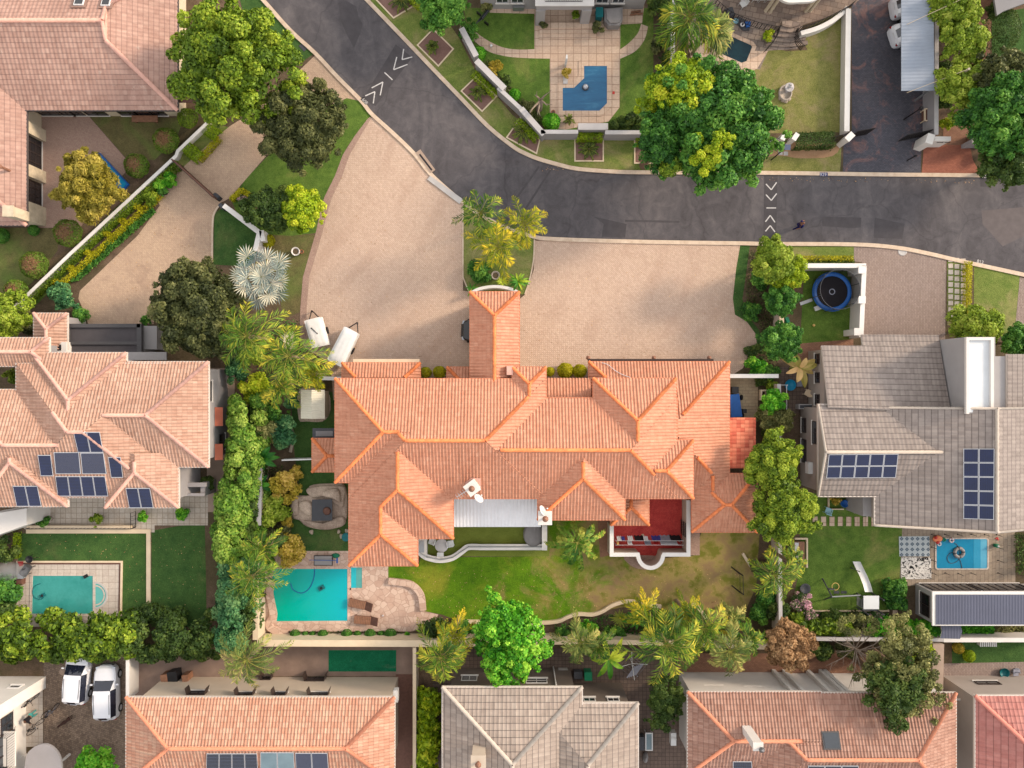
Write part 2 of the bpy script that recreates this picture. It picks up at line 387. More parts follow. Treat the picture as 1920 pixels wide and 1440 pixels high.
def ballshrub(label, x, y, rpx, h, m, name='clipped_shrub', group=None, leaf=.1, top=0.0, sy=1, sx=1, box=0, tint=.4, cap=5000, cat_='shrub', cov=2.2):
 """clipped ball (box=0) or dome; top>0 shows that share of browned twigs on the crown"""
 Rr = rpx / S * (H - h * .6) / H; zc = h * .5; c = px(x, y, zc)
 n = min(cap, int(4 * math.pi * Rr * max(Rr, h / 2) * cov / (leaf * leaf * .3)))
 d = rdir(n); d[d[:, 2] < -.55, 2] *= -1
 k = 1 + .05 * np.sin(d[:, 0] * 7 + 1) * np.sin(d[:, 1] * 6) + RNG.normal(0, .03, n)
 if box: d2 = np.sign(d) * np.abs(d) ** box
 else: d2 = d
 P = np.array(c) + d2 * k[:, None] * np.array([Rr * sx, Rr * sy, h * .5])
 T = np.clip(tint + RNG.normal(0, .18, n) + .12 * np.sin(d[:, 0] * 5), 0, .8)
 if top:
  w = (d[:, 2] + RNG.normal(0, .12, n)) > (1 - top); T[w] = RNG.uniform(.86, 1.0, w.sum())
  P[w] -= np.array([0, 0, .05])
 root = thing(name, label, cat_, (c.x, c.y, 0), group)
 quadmesh('foliage', leafquads(P, d, leaf * RNG.uniform(.7, 1.3, n), .6, .5), T, MAT[m], root)
 MB().tube([(c.x, c.y, -.03), (c.x, c.y, zc)], [.05, .03], 6).build('stem', MAT['bark'], root)
 return root
def hedge(label, pts, wpx, h, m, name='hedge', leaf=.12, tintv=(.45, .3), cov=1.5, cap=9000, rough=.08, clumpy=0.0, group=None, wvar=0.0, jit=.5, kind=None, h0=0.0, cat_='hedge'):
 """clipped hedge along a pixel path (traced at its top); clumpy>0 makes it a loose row of crowns"""
 w = wpx / S * (H - h) / H; P2 = [px(x, y, h) for x, y in pts]
 seg = [(P2[i], P2[i + 1]) for i in range(len(P2) - 1)]; Ls = [(b - a).length for a, b in seg]; L = sum(Ls)
 if clumpy:
  cl = []; step = w * .22; k = int(L / step) + 1
  for i in range(k * 8):
   t = RNG.random() * L; j = 0
   while j < len(seg) - 1 and t > Ls[j]: t -= Ls[j]; j += 1
   a, b = seg[j]; p = a.lerp(b, min(t / Ls[j], 1)); d = (b - a).normalized(); q = Vector((-d.y, d.x, 0))
   o = RNG.uniform(-.5, .5) * w * (1 + wvar * math.sin(t * 1.7 + j)); r = w * clumpy * RNG.uniform(.6, 1.25)
   z = h0 + (h - h0) * (1 - .55 * (abs(o) / (w * .5)) ** 2) * RNG.uniform(.72, 1.0) - r * .6
   cl.append((np.array([p.x + q.x * o, p.y + q.y * o, z]), r, .85))
  Q, T = clump_cloud(cl, leaf, cov, .55, jit, tintv, .5, cap)
 else:
  A = L * (w + 2 * h); n = int(min(cap, A * cov * 2 / (leaf * leaf * .55)))
  pos = np.zeros((n, 3)); nrm = np.zeros((n, 3))
  t = RNG.random(n) * L; acc = np.cumsum([0] + Ls); j = np.clip(np.searchsorted(acc, t, 'right') - 1, 0, len(seg) - 1)
  s = RNG.random(n) * (w + 2 * (h - h0))
  for jj, (a, b) in enumerate(seg):
   mk = j == jj; f = ((t[mk] - acc[jj]) / Ls[jj])[:, None]; base = np.array(a)[None] * (1 - f) + np.array(b)[None] * f
   d = (b - a).normalized(); q = np.array([-d.y, d.x, 0]); ss = s[mk]; hh = h - h0
   side = np.where(ss < hh, -1, np.where(ss > hh + w, 1, 0))
   off = np.where(side == 0, ss - hh - w / 2, side * w / 2); z = np.where(side == -1, ss, np.where(side == 1, ss - hh - w, hh)) + h0
   base[:, 2] = z; base += q[None] * off[:, None]
   edge = np.clip((np.abs(off) - w * .3) / (w * .2 + 1e-6), 0, 1) * (side == 0); base[:, 2] -= edge ** 2 * min(.1, h * .15)
   pos[mk] = base; nn = np.zeros_like(base); nn[:, 2] = side == 0; nn += q[None] * side[:, None]; nrm[mk] = nn
  pos += RNG.normal(0, rough * .6, pos.shape) * np.array([1, 1, .8]); pos[:, 2] = np.maximum(pos[:, 2], .01)
  lump = np.sin(pos[:, 0] * 2.7) * np.sin(pos[:, 1] * 2.3 + 1)
  Q = leafquads(pos, nrm, leaf * RNG.uniform(.7, 1.35, n), .55, jit); T = np.clip(tintv[0] + .12 * lump + RNG.normal(0, tintv[1] * .6, n), 0, 1)
 c = P2[len(P2) // 2]
 ob = quadmesh(name, Q, T, MAT[m], None, (c.x, c.y, 0))
 tag(ob, label, cat_, group, kind); return ob
def cover(label, pts, h, m, n, name='ground_cover', leaf=.16, tintv=(.45, .35), jit=.7, smooth=0, kind='stuff', cat_='plants', lump=.6):
 """low planting filling a pixel polygon: loose mounds of leaves"""
 if smooth: pts = cat(pts, smooth, True)
 poly = np.array([px(x, y, h * .5).xy for x, y in pts]); lo = poly.min(0); hi = poly.max(0); P = []
 while len(P) < n:
  q = lo + RNG.random((n, 2)) * (hi - lo); inside = np.zeros(n, bool); j = len(poly) - 1
  for i in range(len(poly)):
   a, b = poly[i], poly[j]; c = (a[1] > q[:, 1]) != (b[1] > q[:, 1])
   with np.errstate(divide='ignore', invalid='ignore'): inside ^= c & (q[:, 0] < (b[0] - a[0]) * (q[:, 1] - a[1]) / (b[1] - a[1] + 1e-12) + a[0])
   j = i
  P += list(q[inside])
 P = np.array(P[:n]); g = .5 + .5 * np.sin(P[:, 0] * 3.1 + 2 * np.sin(P[:, 1] * 2.2)) * np.sin(P[:, 1] * 2.9 + 1)
 z = h * (1 - lump + lump * g) * np.sqrt(RNG.random(n)); pos = np.column_stack([P, z + .03])
 nr = np.tile([0., 0., 1.], (n, 1)); T = np.clip(tintv[0] + .22 * (g - .5) + RNG.normal(0, tintv[1] * .6, n), 0, 1)
 c = poly.mean(0)
 ob = quadmesh(name, leafquads(pos, nr, leaf * RNG.uniform(.6, 1.4, n), .55, jit), T, MAT[m], None, (c[0], c[1], 0))
 return tag(ob, label, cat_, kind=kind)
def frond(base, az, L, elev, droop, nleaf, lw, lmax, tw=0.0, lift=.2, wleaf=.055):
 """one feather frond: returns quads (N,4,3) and the midrib polyline"""
 d = np.array([math.cos(az), math.sin(az)]); t = np.linspace(0, 1, 9)
 r = L * (t * math.cos(elev) - .18 * t ** 3); z = L * (math.sin(elev) * t - droop * t ** 2)
 b = np.array(base); mid = np.column_stack([b[0] + d[0] * r, b[1] + d[1] * r, b[2] + z])
 tt = np.linspace(.16, 1.0, nleaf); M = np.column_stack([np.interp(tt, t, mid[:, k]) for k in range(3)])
 tan = np.column_stack([np.gradient(M[:, k]) for k in range(3)]); tan = unit(tan)
 side = unit(np.cross(tan, np.array([0, 0, 1.0]))); upv = np.cross(side, tan)
 ll = lmax * np.sin(np.clip(.1 + .87 * tt, 0, 1) * math.pi) ** .8 * (.7 + .4 * RNG.random(nleaf))
 Q = []
 for sgn in (-1, 1):
  sp = RNG.normal(0, .28, nleaf)[:, None]
  dirv = unit(side * sgn * (1 + sp) + tan * (.75 + .6 * tt[:, None]) + upv * (lift + RNG.normal(0, .3, nleaf)[:, None]))
  tip = M + dirv * ll[:, None]; tip[:, 2] -= ll * (.28 + .2 * RNG.random(nleaf))
  mm = M + dirv * ll[:, None] * .5; wd = unit(np.cross(dirv, upv)) * (wleaf * (.8 + .4 * RNG.random(nleaf)))[:, None]
  Q.append(np.stack([M - wd * .35, mm - wd * .5 + upv * .01, tip, mm + wd * .5 + upv * .01], 1))
 return np.concatenate(Q), mid
def palm(label, x, y, z, Lpx, nf, m='palm', name='palm_tree', cat_='palm', group=None, trunk_r=.13, droop=.55, elev=.5, nleaf=21, lmax=.62, tint=.45, yellow=.35, az0=0.0, span=6.283, base=None, wleaf=.075, dead=0, spear=1, lift=.2):
 """feather palm; crown traced at pixel x,y and height z, frond reach Lpx"""
 Lpx *= 1.0 if z < 1 else 1.3; lmax *= 1.0 if z < 1 else 1.15; nf = nf if z < 1 else nf + 5; c = px(x, y, z); L = Lpx / S * (H - z) / H
 root = thing(name, label, cat_, (c.x, c.y, 0), group)
 Qs = []; Ts = []; rb = MB()
 for i in range(nf):
  az = az0 + span * (i + RNG.uniform(-.42, .42)) / nf; lay = (i % 3) / 2.0
  e = elev + .35 * lay + RNG.normal(0, .08) - (0 if i % 2 else .1); Li = L * (1.1 - .3 * lay) * RNG.uniform(.72, 1.12)
  dr = droop + .25 * (1 - lay) + RNG.uniform(-.08, .14)
  q, mid = frond((c.x, c.y, z), az, Li, e, dr, nleaf, .05, lmax * RNG.uniform(.85, 1.1) * (L / 2.5) ** .5, lift=lift, wleaf=wleaf)
  k = np.tile(np.linspace(0, 1, nleaf), 2); ft = tint + RNG.normal(0, yellow * .5) + (.3 if i < dead else 0)
  Qs.append(q); Ts.append(np.clip(ft - .1 + .42 * (k - .5) + RNG.normal(0, .2, len(q)), 0, 1))
  rb.tube(mid[:-1], [.035, .03, .028, .024, .02, .016, .012, .008], 5)
 for i in range(4 * spear):
  q, mid = frond((c.x, c.y, z), i * 1.57 + .4, L * .55, 1.15, .3, 16, .05, lmax * .5, wleaf=wleaf); Qs.append(q); Ts.append(np.clip(.2 + RNG.normal(0, .08, len(q)), 0, 1))
 quadmesh('fronds', np.concatenate(Qs), np.concatenate(Ts), MAT[m], root)
 rb.build('midribs', MAT['palm_rib'], root)
 if z > .9:
  pr = []; hh = 0
  pts = [Vector((c.x, c.y, -.05)).lerp(Vector((c.x, c.y, z)), i / 14) for i in range(15)]
  MB().tube(pts, [trunk_r * (1.25 if i == 0 else 1.0 + .06 * (i % 2)) for i in range(13)] + [trunk_r * 1.25, trunk_r * .8], 10).build('trunk', MAT['palm_trunk'], root)
 else:
  MB().lathe([(.02, 0), (.14, .02), (.16, z * .6 + .05), (.05, z + .12)], (c.x, c.y, 0), 10).build('stem', MAT['palm_trunk'], root)
 return root
def fanpalm(label, x, y, z, Lpx, nf, m, seglen=.8, trunk_r=.2, nseg=22, tint=.5, name='fan_palm', group=None):
 c = np.array(px(x, y, z)); L = Lpx / S * (H - z) / H
 root = thing(name, label, 'palm', (c[0], c[1], 0), group); Q = []; T = []; rb = MB()
 for i in range(-6, nf):      # negative ones are the young fans closing the heart of the crown
  az = i * 2.399; e = 1.25 - 1.15 * math.sqrt((max(i, 0) + .5) / nf) + RNG.normal(0, .05)
  d = np.array([math.cos(az) * math.cos(e), math.sin(az) * math.cos(e), math.sin(e)]); pl = (L - seglen) * RNG.uniform(.8, 1.05) * (.3 + .7 * math.sqrt((i + .5) / nf) if i >= 0 else .06)
  hub = c + d * pl + np.array([0, 0, .1 if i >= 0 else .45]); rb.tube([c, c + d * pl * .5 + np.array([0, 0, .06]), hub], [.05, .035, .025], 5)
  e2 = e * .5 - .25 + RNG.normal(0, .22); d = np.array([math.cos(az) * math.cos(e2), math.sin(az) * math.cos(e2), math.sin(e2)])
  s = np.cross(d, [0, 0, 1.0]); s /= np.linalg.norm(s); u = np.cross(s, d); ft = tint + RNG.normal(0, .2)
  for j in range(nseg):
   a = (j / (nseg - 1) - .5) * 3.7; dv = d * math.cos(a) + s * math.sin(a) + u * (.22 - .10 * abs(math.sin(a)))
   dv /= np.linalg.norm(dv); ln = seglen * (.75 + .3 * math.cos(a * .45)) * RNG.uniform(.9, 1.08)
   wv = np.cross(dv, u); wv /= np.linalg.norm(wv); w = seglen * .05
   mid = hub + dv * ln * .62 + u * .02 * (-1) ** j; tip = hub + dv * ln - np.array([0, 0, .12 * seglen])
   Q.append([hub - wv * .012, mid - wv * w, tip, mid + wv * w]); T.append(ft + RNG.normal(0, .16) + (.2 if j % 2 else -.1))
 quadmesh('fronds', np.array(Q), np.clip(np.array(T), 0, 1), MAT[m], root)
 rb.build('petioles', MAT['palm_rib'], root)
 MB().tube([(c[0], c[1], -.05), (c[0], c[1], z * .5), (c[0], c[1], z)], [trunk_r * 1.2, trunk_r, trunk_r], 10).build('trunk', MAT['palm_trunk'], root)
 return root
def bladeplant(label, x, y, z, Lpx, nb, m, wl=.35, name='banana_plant', cat_='plant', group=None, elev=.7, droop=.6, tint=.4, az0=0, tv=.2, stem=True):
 """plant with broad paddle or sword leaves arching from one stem"""
 c = np.array(px(x, y, z)); L = Lpx / S * (H - z) / H; root = thing(name, label, cat_, (c[0], c[1], 0), group); Q = []; T = []
 for i in range(nb):
  az = az0 + i * 2.399; e = elev + RNG.normal(0, .15); Li = L * RNG.uniform(.7, 1.1); d = np.array([math.cos(az), math.sin(az), 0]); s = np.array([-d[1], d[0], 0])
  ft = tint + RNG.normal(0, tv); prev = None
  for t in np.linspace(0, 1, 9):
   p = c + d * Li * (t * math.cos(e) * .95) + np.array([0, 0, Li * (math.sin(e) * t - droop * t * t)])
   w = wl * Li * .5 * math.sin(math.pi * min(1, .06 + .93 * t)) ** .7 if t < 1 else .005
   w = max(w, .02); l, r_ = p + s * w + np.array([0, 0, w * .35]), p - s * w + np.array([0, 0, w * .35])
   if prev is not None:
    Q += [[prev[0], prev[1], p, l], [prev[1], prev[2], r_, p]]; T += [ft + RNG.normal(0, .05), ft - .06 + RNG.normal(0, .05)]
   prev = (l, p, r_)
 quadmesh('leaves', np.array(Q), np.clip(np.array(T), 0, 1), MAT[m], root)
 if stem: MB().tube([(c[0], c[1], -.03), (c[0], c[1], z + .05)], [.12, .08], 8).build('stem', MAT['palm_rib'], root)
 return root
PROF_ROLL = [(0, 0), (.12, .75), (.28, 1.0), (.44, .75), (.56, 0)]
PROF_WAVE = [(0, 0), (.18, .6), (.36, 1.0), (.54, .6), (.72, .1)]
PROF_FLAT = [(0, 0), (.06, 1.0), (.16, 1.0), (.22, 0)]
def tile_face(mb, poly, period, amp, prof, mi=0):
 """cover a convex planar polygon with tile rolls running down the slope (real relief)"""
 P = [Vector(p) for p in poly]; n = Vector((0, 0, 0))
 for i in range(len(P)): n += (P[i] - P[0]).cross(P[(i + 1) % len(P)] - P[0])
 n.normalize()
 if n.z < 0: P = P[::-1]; n = -n
 h = Vector((0, 0, 1)).cross(n)
 if h.length < 1e-4: h = Vector((1, 0, 0))
 h.normalize(); s = n.cross(h)
 U = [p.dot(h) for p in P]; Vv = [p.dot(s) for p in P]; d0 = P[0].dot(n)
 u0, u1 = min(U), max(U); us = set()
 k0 = int(math.floor(u0 / period)); k1 = int(math.ceil(u1 / period))
 for k in range(k0, k1 + 1):
  for f, a in prof:
   u = (k + f) * period
   if u0 < u < u1: us.add(round(u, 5))
 for u in U: us.add(round(min(max(u, u0), u1), 5))
 us = sorted(us); vs = []; uv = []; fs = []
 xs = [f for f, a in prof] + [1.0]; ys = [a for f, a in prof] + [prof[0][1]]
 for u in us:
  lo, hi = 1e9, -1e9
  for i in range(len(P)):
   a, b = i, (i + 1) % len(P)
   if min(U[a], U[b]) - 1e-5 <= u <= max(U[a], U[b]) + 1e-5:
    if abs(U[a] - U[b]) < 1e-6: c = [Vv[a], Vv[b]]
    else: t = (u - U[a]) / (U[b] - U[a]); c = [Vv[a] + t * (Vv[b] - Vv[a])]
    lo = min(lo, *c); hi = max(hi, *c)
  f = (u / period) % 1.0; dz = amp * float(np.interp(f, xs, ys))
  for v in (lo, hi): vs.append(h * u + s * v + n * (d0 + dz)); uv.append((u, v))
 for i in range(len(us) - 1): fs.append((2 * i, 2 * i + 2, 2 * i + 3, 2 * i + 1))
 mb.add(vs, fs, mi, uv, smooth=True)
 return P[0], n
def ridge_line(lst, a, b, r=.13, step=.42, mi=0):
 mb = MB(); a, b = Vector(a), Vector(b); L = (b - a).length
 if L < .05: return
 k = max(1, int(L / step)); pts = []; rs = []
 for i in range(k):
  pts += [a.lerp(b, i / k), a.lerp(b, (i + .97) / k)]; rs += [r * .9, r * 1.08]
 mb.tube(pts, rs, 8, mi); lst.append(mb)
class Roof:
 """one house roof: hipped/gabled wings that run into each other, with ridge tiles, eaves boards and walls below"""
 def __init__(s, house, tile, ridge, fascia, wallm, period=.21, amp=.035, prof=PROF_ROLL, tan=.5, rr=.13):
  s.house = house; s.tm, s.rm, s.fm, s.wm = tile, ridge, fascia, wallm; s.per, s.amp, s.prof, s.tan, s.rr = period, amp, prof, tan, rr
  s.T = MB(); s.Rg = []; s.W = MB(); s.F = MB()
 def wing(s, x0, y0, x1, y1, e, axis='x', ends='hh', tan=None, over=.5, hip=(1, 1), gab=(0, 0), wall=True, z0=0.0, ridge=True, caps={}):
  t = tan or s.tan; a = px(x0, y1, e); b = px(x1, y0, e); X0, Y0, X1, Y1 = a.x, a.y, b.x, b.y
  # work in a local frame where the ridge runs along p
  if axis == 'x': G = lambda p, q, z: Vector((p, q, z)); p0, p1, q0, q1 = X0, X1, Y0, Y1
  else: G = lambda p, q, z: Vector((q, p, z)); p0, p1, q0, q1 = Y0, Y1, X0, X1
  hf = (q1 - q0) / 2; qm = (q0 + q1) / 2; zr = e + hf * t; r0 = hf * hip[0] if ends[0] == 'h' else 0; r1 = hf * hip[1] if ends[1] == 'h' else 0
  if r0 + r1 > p1 - p0: k = (p1 - p0) / (r0 + r1); r0 *= k; r1 *= k
  pl = {}
  def cap(key, a, b):      # caps lists the stretches of ridge and hip that stay above the other wings
   f = caps.get(key, (0, 1))
   if ridge and f: ridge_line(s.Rg, a.lerp(b, f[0]), a.lerp(b, f[1]), s.rr)
  A = G(p0 + r0 * (1 - gab[0]), qm, zr); B = G(p1 - r1 * (1 - gab[1]), qm, zr)
  def side(q, sg):
   pts = [G(p0, q, e), G(p1, q, e)]
   if ends[1] == 'h' and gab[1]: pts.append(G(p1 - r1 * (1 - gab[1]), q + (qm - q) * (1 - gab[1]), e + (zr - e) * (1 - gab[1])))
   pts.append(B)
   if (A - B).length > 1e-4: pts.append(A)
   if ends[0] == 'h' and gab[0]: pts.append(G(p0 + r0 * (1 - gab[0]), q + (qm - q) * (1 - gab[0]), e + (zr - e) * (1 - gab[0])))
   return tile_face(s.T, pts, s.per, s.amp, s.prof)
  pl['lo'] = side(q0, 1); pl['hi'] = side(q1, -1)
  for i, (pe, run, sg) in enumerate(((p0, r0, 1), (p1, r1, -1))):
   apex = A if i == 0 else B
   if ends[i] == 'h' and run > 0:
    if gab[i]:
     f = 1 - gab[i]; c1 = G(pe + sg * run * f, q0 + (qm - q0) * f, e + (zr - e) * f); c2 = G(pe + sg * run * f, q1 + (qm - q1) * f, e + (zr - e) * f)
     pl['e%d' % i] = tile_face(s.T, [G(pe, q0, e), G(pe, q1, e), c2, c1], s.per, s.amp, s.prof)
     s.F.add([c1, c2, apex], [(0, 1, 2)])
     if ridge: ridge_line(s.Rg, c1, apex, s.rr * .9); ridge_line(s.Rg, c2, apex, s.rr * .9); ridge_line(s.Rg, c1, c2, s.rr * .8)
    else:
     c1 = c2 = apex; pl['e%d' % i] = tile_face(s.T, [G(pe, q0, e), G(pe, q1, e), apex], s.per, s.amp, s.prof)
    cap('e%dlo' % i, G(pe, q0, e), c1); cap('e%dhi' % i, G(pe, q1, e), c2)
   elif ends[i] == 'g':
    gp = G(pe + sg * .02, q0 + .05, e - .1), G(pe + sg * .02, q1 - .05, e - .1), G(pe + sg * .02, qm, zr - .04)
    s.W.add(gp, [(0, 1, 2)])
    if ridge: ridge_line(s.Rg, G(pe, q0, e), G(pe, qm, zr), s.rr * .7); ridge_line(s.Rg, G(pe, q1, e), G(pe, qm, zr), s.rr * .7)
  cap('r', A, B)
  # eaves board with gutter lip, soffit
  o = .03
  s.F.wall([(X0, Y0), (X1, Y0), (X1, Y1), (X0, Y1)], .07, e - .2, e + .015, closed=True)
  s.F.add([(X0, Y0, e - .17), (X1, Y0, e - .17), (X1, Y1, e - .17), (X0, Y1, e - .17)], [(3, 2, 1, 0)])
  wx0, wy0, wx1, wy1 = X0 + over, Y0 + over, X1 - over, Y1 - over
  if wall and wx1 > wx0 and wy1 > wy0: s.W.prism([(wx0, wy0), (wx1, wy0), (wx1, wy1), (wx0, wy1)], z0 - .05, e - .175)
  d = {'box': (X0, Y0, X1, Y1), 'wall': (wx0, wy0, wx1, wy1), 'e': e, 'zr': zr}
  d['S' if axis == 'x' else 'W'] = pl['lo']; d['N' if axis == 'x' else 'E'] = pl['hi']
  if 'e0' in pl: d['W' if axis == 'x' else 'S'] = pl['e0']
  if 'e1' in pl: d['E' if axis == 'x' else 'N'] = pl['e1']
  return d
 def plane(s, pts, wallto=None, z0=0.0, th=.15):
  """lone sloping roof plane given by 3D points"""
  r = tile_face(s.T, pts, s.per, s.amp, s.prof)
  n = r[1]; s.F.quad3([Vector(p) - n * .03 for p in pts], th)
  return r
 def finish(s):
  h = s.house; rf = s.T.build('roof', MAT[s.tm], h)
  for q in s.Rg: q.build('ridge_tiles', MAT[s.rm], rf)
  if s.F.v: s.F.build('eaves', MAT[s.fm], rf)
  if s.W.v: h_w = s.W.build('wall', MAT[s.wm], h); s.wall = h_w
  s.roof = rf; return rf
def window(house, face, p, w, h, frame='win_dark', glass='glass', mull=1, rail=0, depth=.06, name='window', fr=.06, reveal=None):
 """window on a wall: face in N,S,E,W (the way it looks); p = centre on the wall surface"""
 nx, ny = {'N': (0, 1), 'S': (0, -1), 'E': (1, 0), 'W': (-1, 0)}[face]; tx, ty = -ny, nx; p = Vector(p)
 def bx(mb, u, z, su, sz, d0, d1, mi=0):
  c = p + Vector((tx * u + nx * (d0 + d1) / 2, ty * u + ny * (d0 + d1) / 2, z)); mb.box(c, (abs(tx) * su + abs(nx) * (d1 - d0), abs(ty) * su + abs(ny) * (d1 - d0), sz), 0, mi)
 m = MB()
 for sg in (-1, 1): bx(m, sg * (w / 2 - fr / 2), 0, fr, h, .003, depth); bx(m, 0, sg * (h / 2 - fr / 2), w - 2 * fr, fr, .003, depth)
 for i in range(mull): bx(m, (i + 1) / (mull + 1) * w - w / 2, 0, fr * .6, h - 2 * fr, .003, depth - .012)
 for i in range(rail): bx(m, 0, (i + 1) / (rail + 1) * h - h / 2, w - 2 * fr, fr * .5, .003, depth - .016)
 f = m.build(name, MAT[frame], house)
 g = MB(); bx(g, 0, 0, w - 2 * fr, h - 2 * fr, .004, .02); g.build('pane', MAT[glass], f)
 sl = MB(); bx(sl, 0, -h / 2 - .035, w + .16, .06, .003, .12); sl.build('sill', MAT['plaster_white'], f)
 return f
def panel_quad(house, pts, label, kind='pv', cells=(6, 10), name='solar_panel'):
 """roof module fixed to its house; pts = its four corners on the roof in ring order"""
 P = [Vector(p) for p in pts]; n = (P[1] - P[0]).cross(P[2] - P[0]).normalized()
 if n.z < 0: P = [P[0], P[3], P[2], P[1]]; n = -n
 up = n * .10; A = [p + up for p in P]; cc = sum(A, Vector()) / 4; m = MB(); fw = .035
 ins = [a + (cc - a) * (fw * 1.4 / (cc - a).length) for a in A]
 for i in range(4):
  j = (i + 1) % 4; vs = [A[i], A[j], ins[j], ins[i]]; lo = [v - n * .045 for v in vs]
  m.add(lo + vs, [(4, 5, 6, 7), (3, 2, 1, 0), (0, 1, 5, 4), (1, 2, 6, 5), (2, 3, 7, 6), (3, 0, 4, 7)])
 f = m.build(name, MAT['alu'], house)
 if label: f['label'] = label
 g = MB(); q = [v - n * .008 for v in ins]; lo = [v - n * .03 for v in ins]
 g.add(q, [(0, 1, 2, 3)], 0, [(0, 0), (cells[0], 0), (cells[0], cells[1]), (0, cells[1])]); g.add(lo, [(3, 2, 1, 0)])
 g.build('cells', MAT[kind], f)
def panel_grid(house, corners, plane, nx, ny, label=None, gap=.03, kind='pv', cells=(6, 10), name='solar_panel'):
 """corners: 4 pixels (tl,tr,br,bl) of the whole array, traced on the roof plane"""
 p0, n = plane; W = [on_plane(x, y, p0 + n * .1, n) - n * .1 for x, y in corners]; tl, tr, br, bl = W
 for j in range(ny):
  for i in range(nx):
   def B(u, v): return tl.lerp(tr, u).lerp(bl.lerp(br, u), v)
   u0, u1, v0, v1 = i / nx, (i + 1) / nx, j / ny, (j + 1) / ny; gu = gap / (tr - tl).length / 2; gv = gap / (bl - tl).length / 2
   panel_quad(house, [B(u0 + gu, v0 + gv), B(u1 - gu, v0 + gv), B(u1 - gu, v1 - gv), B(u0 + gu, v1 - gv)], label, kind, cells, name)
def chimney(house_roof, x, y, ztop, zbase, w, d, m, rz=0, cap='cowl', name='chimney', topw=1.15):
 c = px(x, y, ztop); mb = MB(); mb.box((c.x, c.y, (zbase + ztop) / 2), (w, d, ztop - zbase), rz)
 mb.box((c.x, c.y, ztop + .05), (w * topw, d * topw, .1), rz)
 ch = mb.build(name, MAT[m], house_roof)
 if cap == 'cowl':
  MB().lathe([(.09, 0), (.09, .35), (.2, .36), (.22, .42), (.12, .55), (.02, .6)], (c.x, c.y, ztop + .09), 12).build('cowl', MAT['rust_metal'], ch)
 return ch
def garden_wall(label, pts, w, h, m='plaster_white', name='garden_wall', capm=None, capw=None, caph=.08, piers=(), closed=False, group=None, pierw=.45, trace=None):
 z = h if trace is None else trace; P = pw(pts, z); mb = MB(); mb.wall(P, w, -.05, h - (caph if capm else 0), closed=closed)
 o0 = Vector((P[len(P) // 2][0], P[len(P) // 2][1], 0)); root = thing(name, label, 'wall', o0, group)
 mb.build('wall_body', MAT[m], root)
 if capm: MB().wall(P, capw or w + .1, h - caph + .002, h, closed=closed).build('coping', MAT[capm], root)
 if piers:
  pm = MB()
  for x, y in piers: q = px(x, y, h + .12); pm.box((q.x, q.y, (h + .12) / 2 - .02), (pierw, pierw, h + .16)); pm.box((q.x, q.y, h + .14), (pierw + .1, pierw + .1, .07))
  pm.build('pier', MAT[capm or m], root)
 return root
def railing(label, pts, z0, h, m='iron', name='railing', step=.14, parent=None, trace=None, cat_='railing', slats=False):
 P = [px(x, y, z0 + h if trace is None else trace) for x, y in pts]
 mb = MB(); P = [Vector((p.x, p.y, 0)) for p in P]
 for i in range(len(P) - 1):
  a, b = P[i], P[i + 1]; L = (b - a).length
  for z in (z0 + .08, z0 + h): mb.tube([a + Vector((0, 0, z)), b + Vector((0, 0, z))], .022, 6)
  k = max(1, int(L / step))
  for j in range(k + 1): q = a.lerp(b, j / k); mb.tube([q + Vector((0, 0, z0)), q + Vector((0, 0, z0 + h))], .011, 5)
  mb.tube([a + Vector((0, 0, z0)), a + Vector((0, 0, z0 + h + .03))], .03, 6)
 o = mb.build(name, MAT[m], parent)
 if parent is None: tag(o, label, cat_)
 return o
def dry_east(t,p,cc,g):       # the long lawn is worn and straw-coloured towards its east end
 sp = t.n('ShaderNodeSeparateXYZ'); t.l(p,sp.inputs[0]); x = t.math('MULTIPLY',t.math('SUBTRACT',sp.outputs[0],-4.0),1 / 15.0)
 q = t.noise(p,.35,6,.65,.8); f = t.math('ADD',t.math('MULTIPLY',x,.75),t.math('MULTIPLY',t.math('SUBTRACT',q,.5),1.9))
 f2 = t.ramp(f,[(.28,W1),(.62,W2)]); q2 = t.noise(p,.8,5,.6)
 dry = t.ramp(q2,[(.38,col(124,124,52)),(.5,col(164,146,90)),(.64,col(154,128,92))])
 return t.mix(f2,cc,dry)
ground_mat('soil',col(98,82,68),col(134,112,94),col(84,78,54),.45)
ground_mat('lawn_bright',col(73,115,23),col(111,152,30),col(156,156,54),.38,extra=dry_east)
ground_mat('lawn_green',col(73,104,41),col(113,140,61),col(163,154,97),.34)
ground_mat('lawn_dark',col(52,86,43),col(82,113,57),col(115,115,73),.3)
ground_mat('lawn_olive',col(95,91,59),col(125,115,77),col(106,129,61),.42)
ground_mat('lawn_dry',col(112,118,58),col(150,146,88),col(160,142,108),.38,s3=.4)
ground_mat('lawn_verge',col(98,120,52),col(134,144,76),col(166,152,108),.42,s3=.3)
ground_mat('turf',col(116,128,52),col(134,146,66),None)
ground_mat('green_mat',col(18,106,73),col(32,125,88),col(111,129,106),.28,s3=.9)
ground_mat('bed_tan',col(168,132,100),col(190,152,120),None)
ground_mat('bed_mauve',col(128,98,90),col(152,120,110),None)
ground_mat('dirt_yard',col(92,76,66),col(132,112,98),col(74,62,56),.45,s1=2.5,s3=.5,fine=9)
ground_mat('rockwork',col(178,156,142),col(226,206,186),col(156,136,124),.4,s1=.9,bump=.03)
ground_mat('red_screed',col(190,68,64),col(208,82,76),col(176,58,58),.4,s3=.6)
paver('forecourt_brick',col(230,203,182),col(215,187,165),col(192,160,140),.22,.11,R(45),patch=col(204,176,160),amt=.5,s3=.09,stain=col(186,154,134),bump=.012,ms=.013,tracks=(30,-25,0))
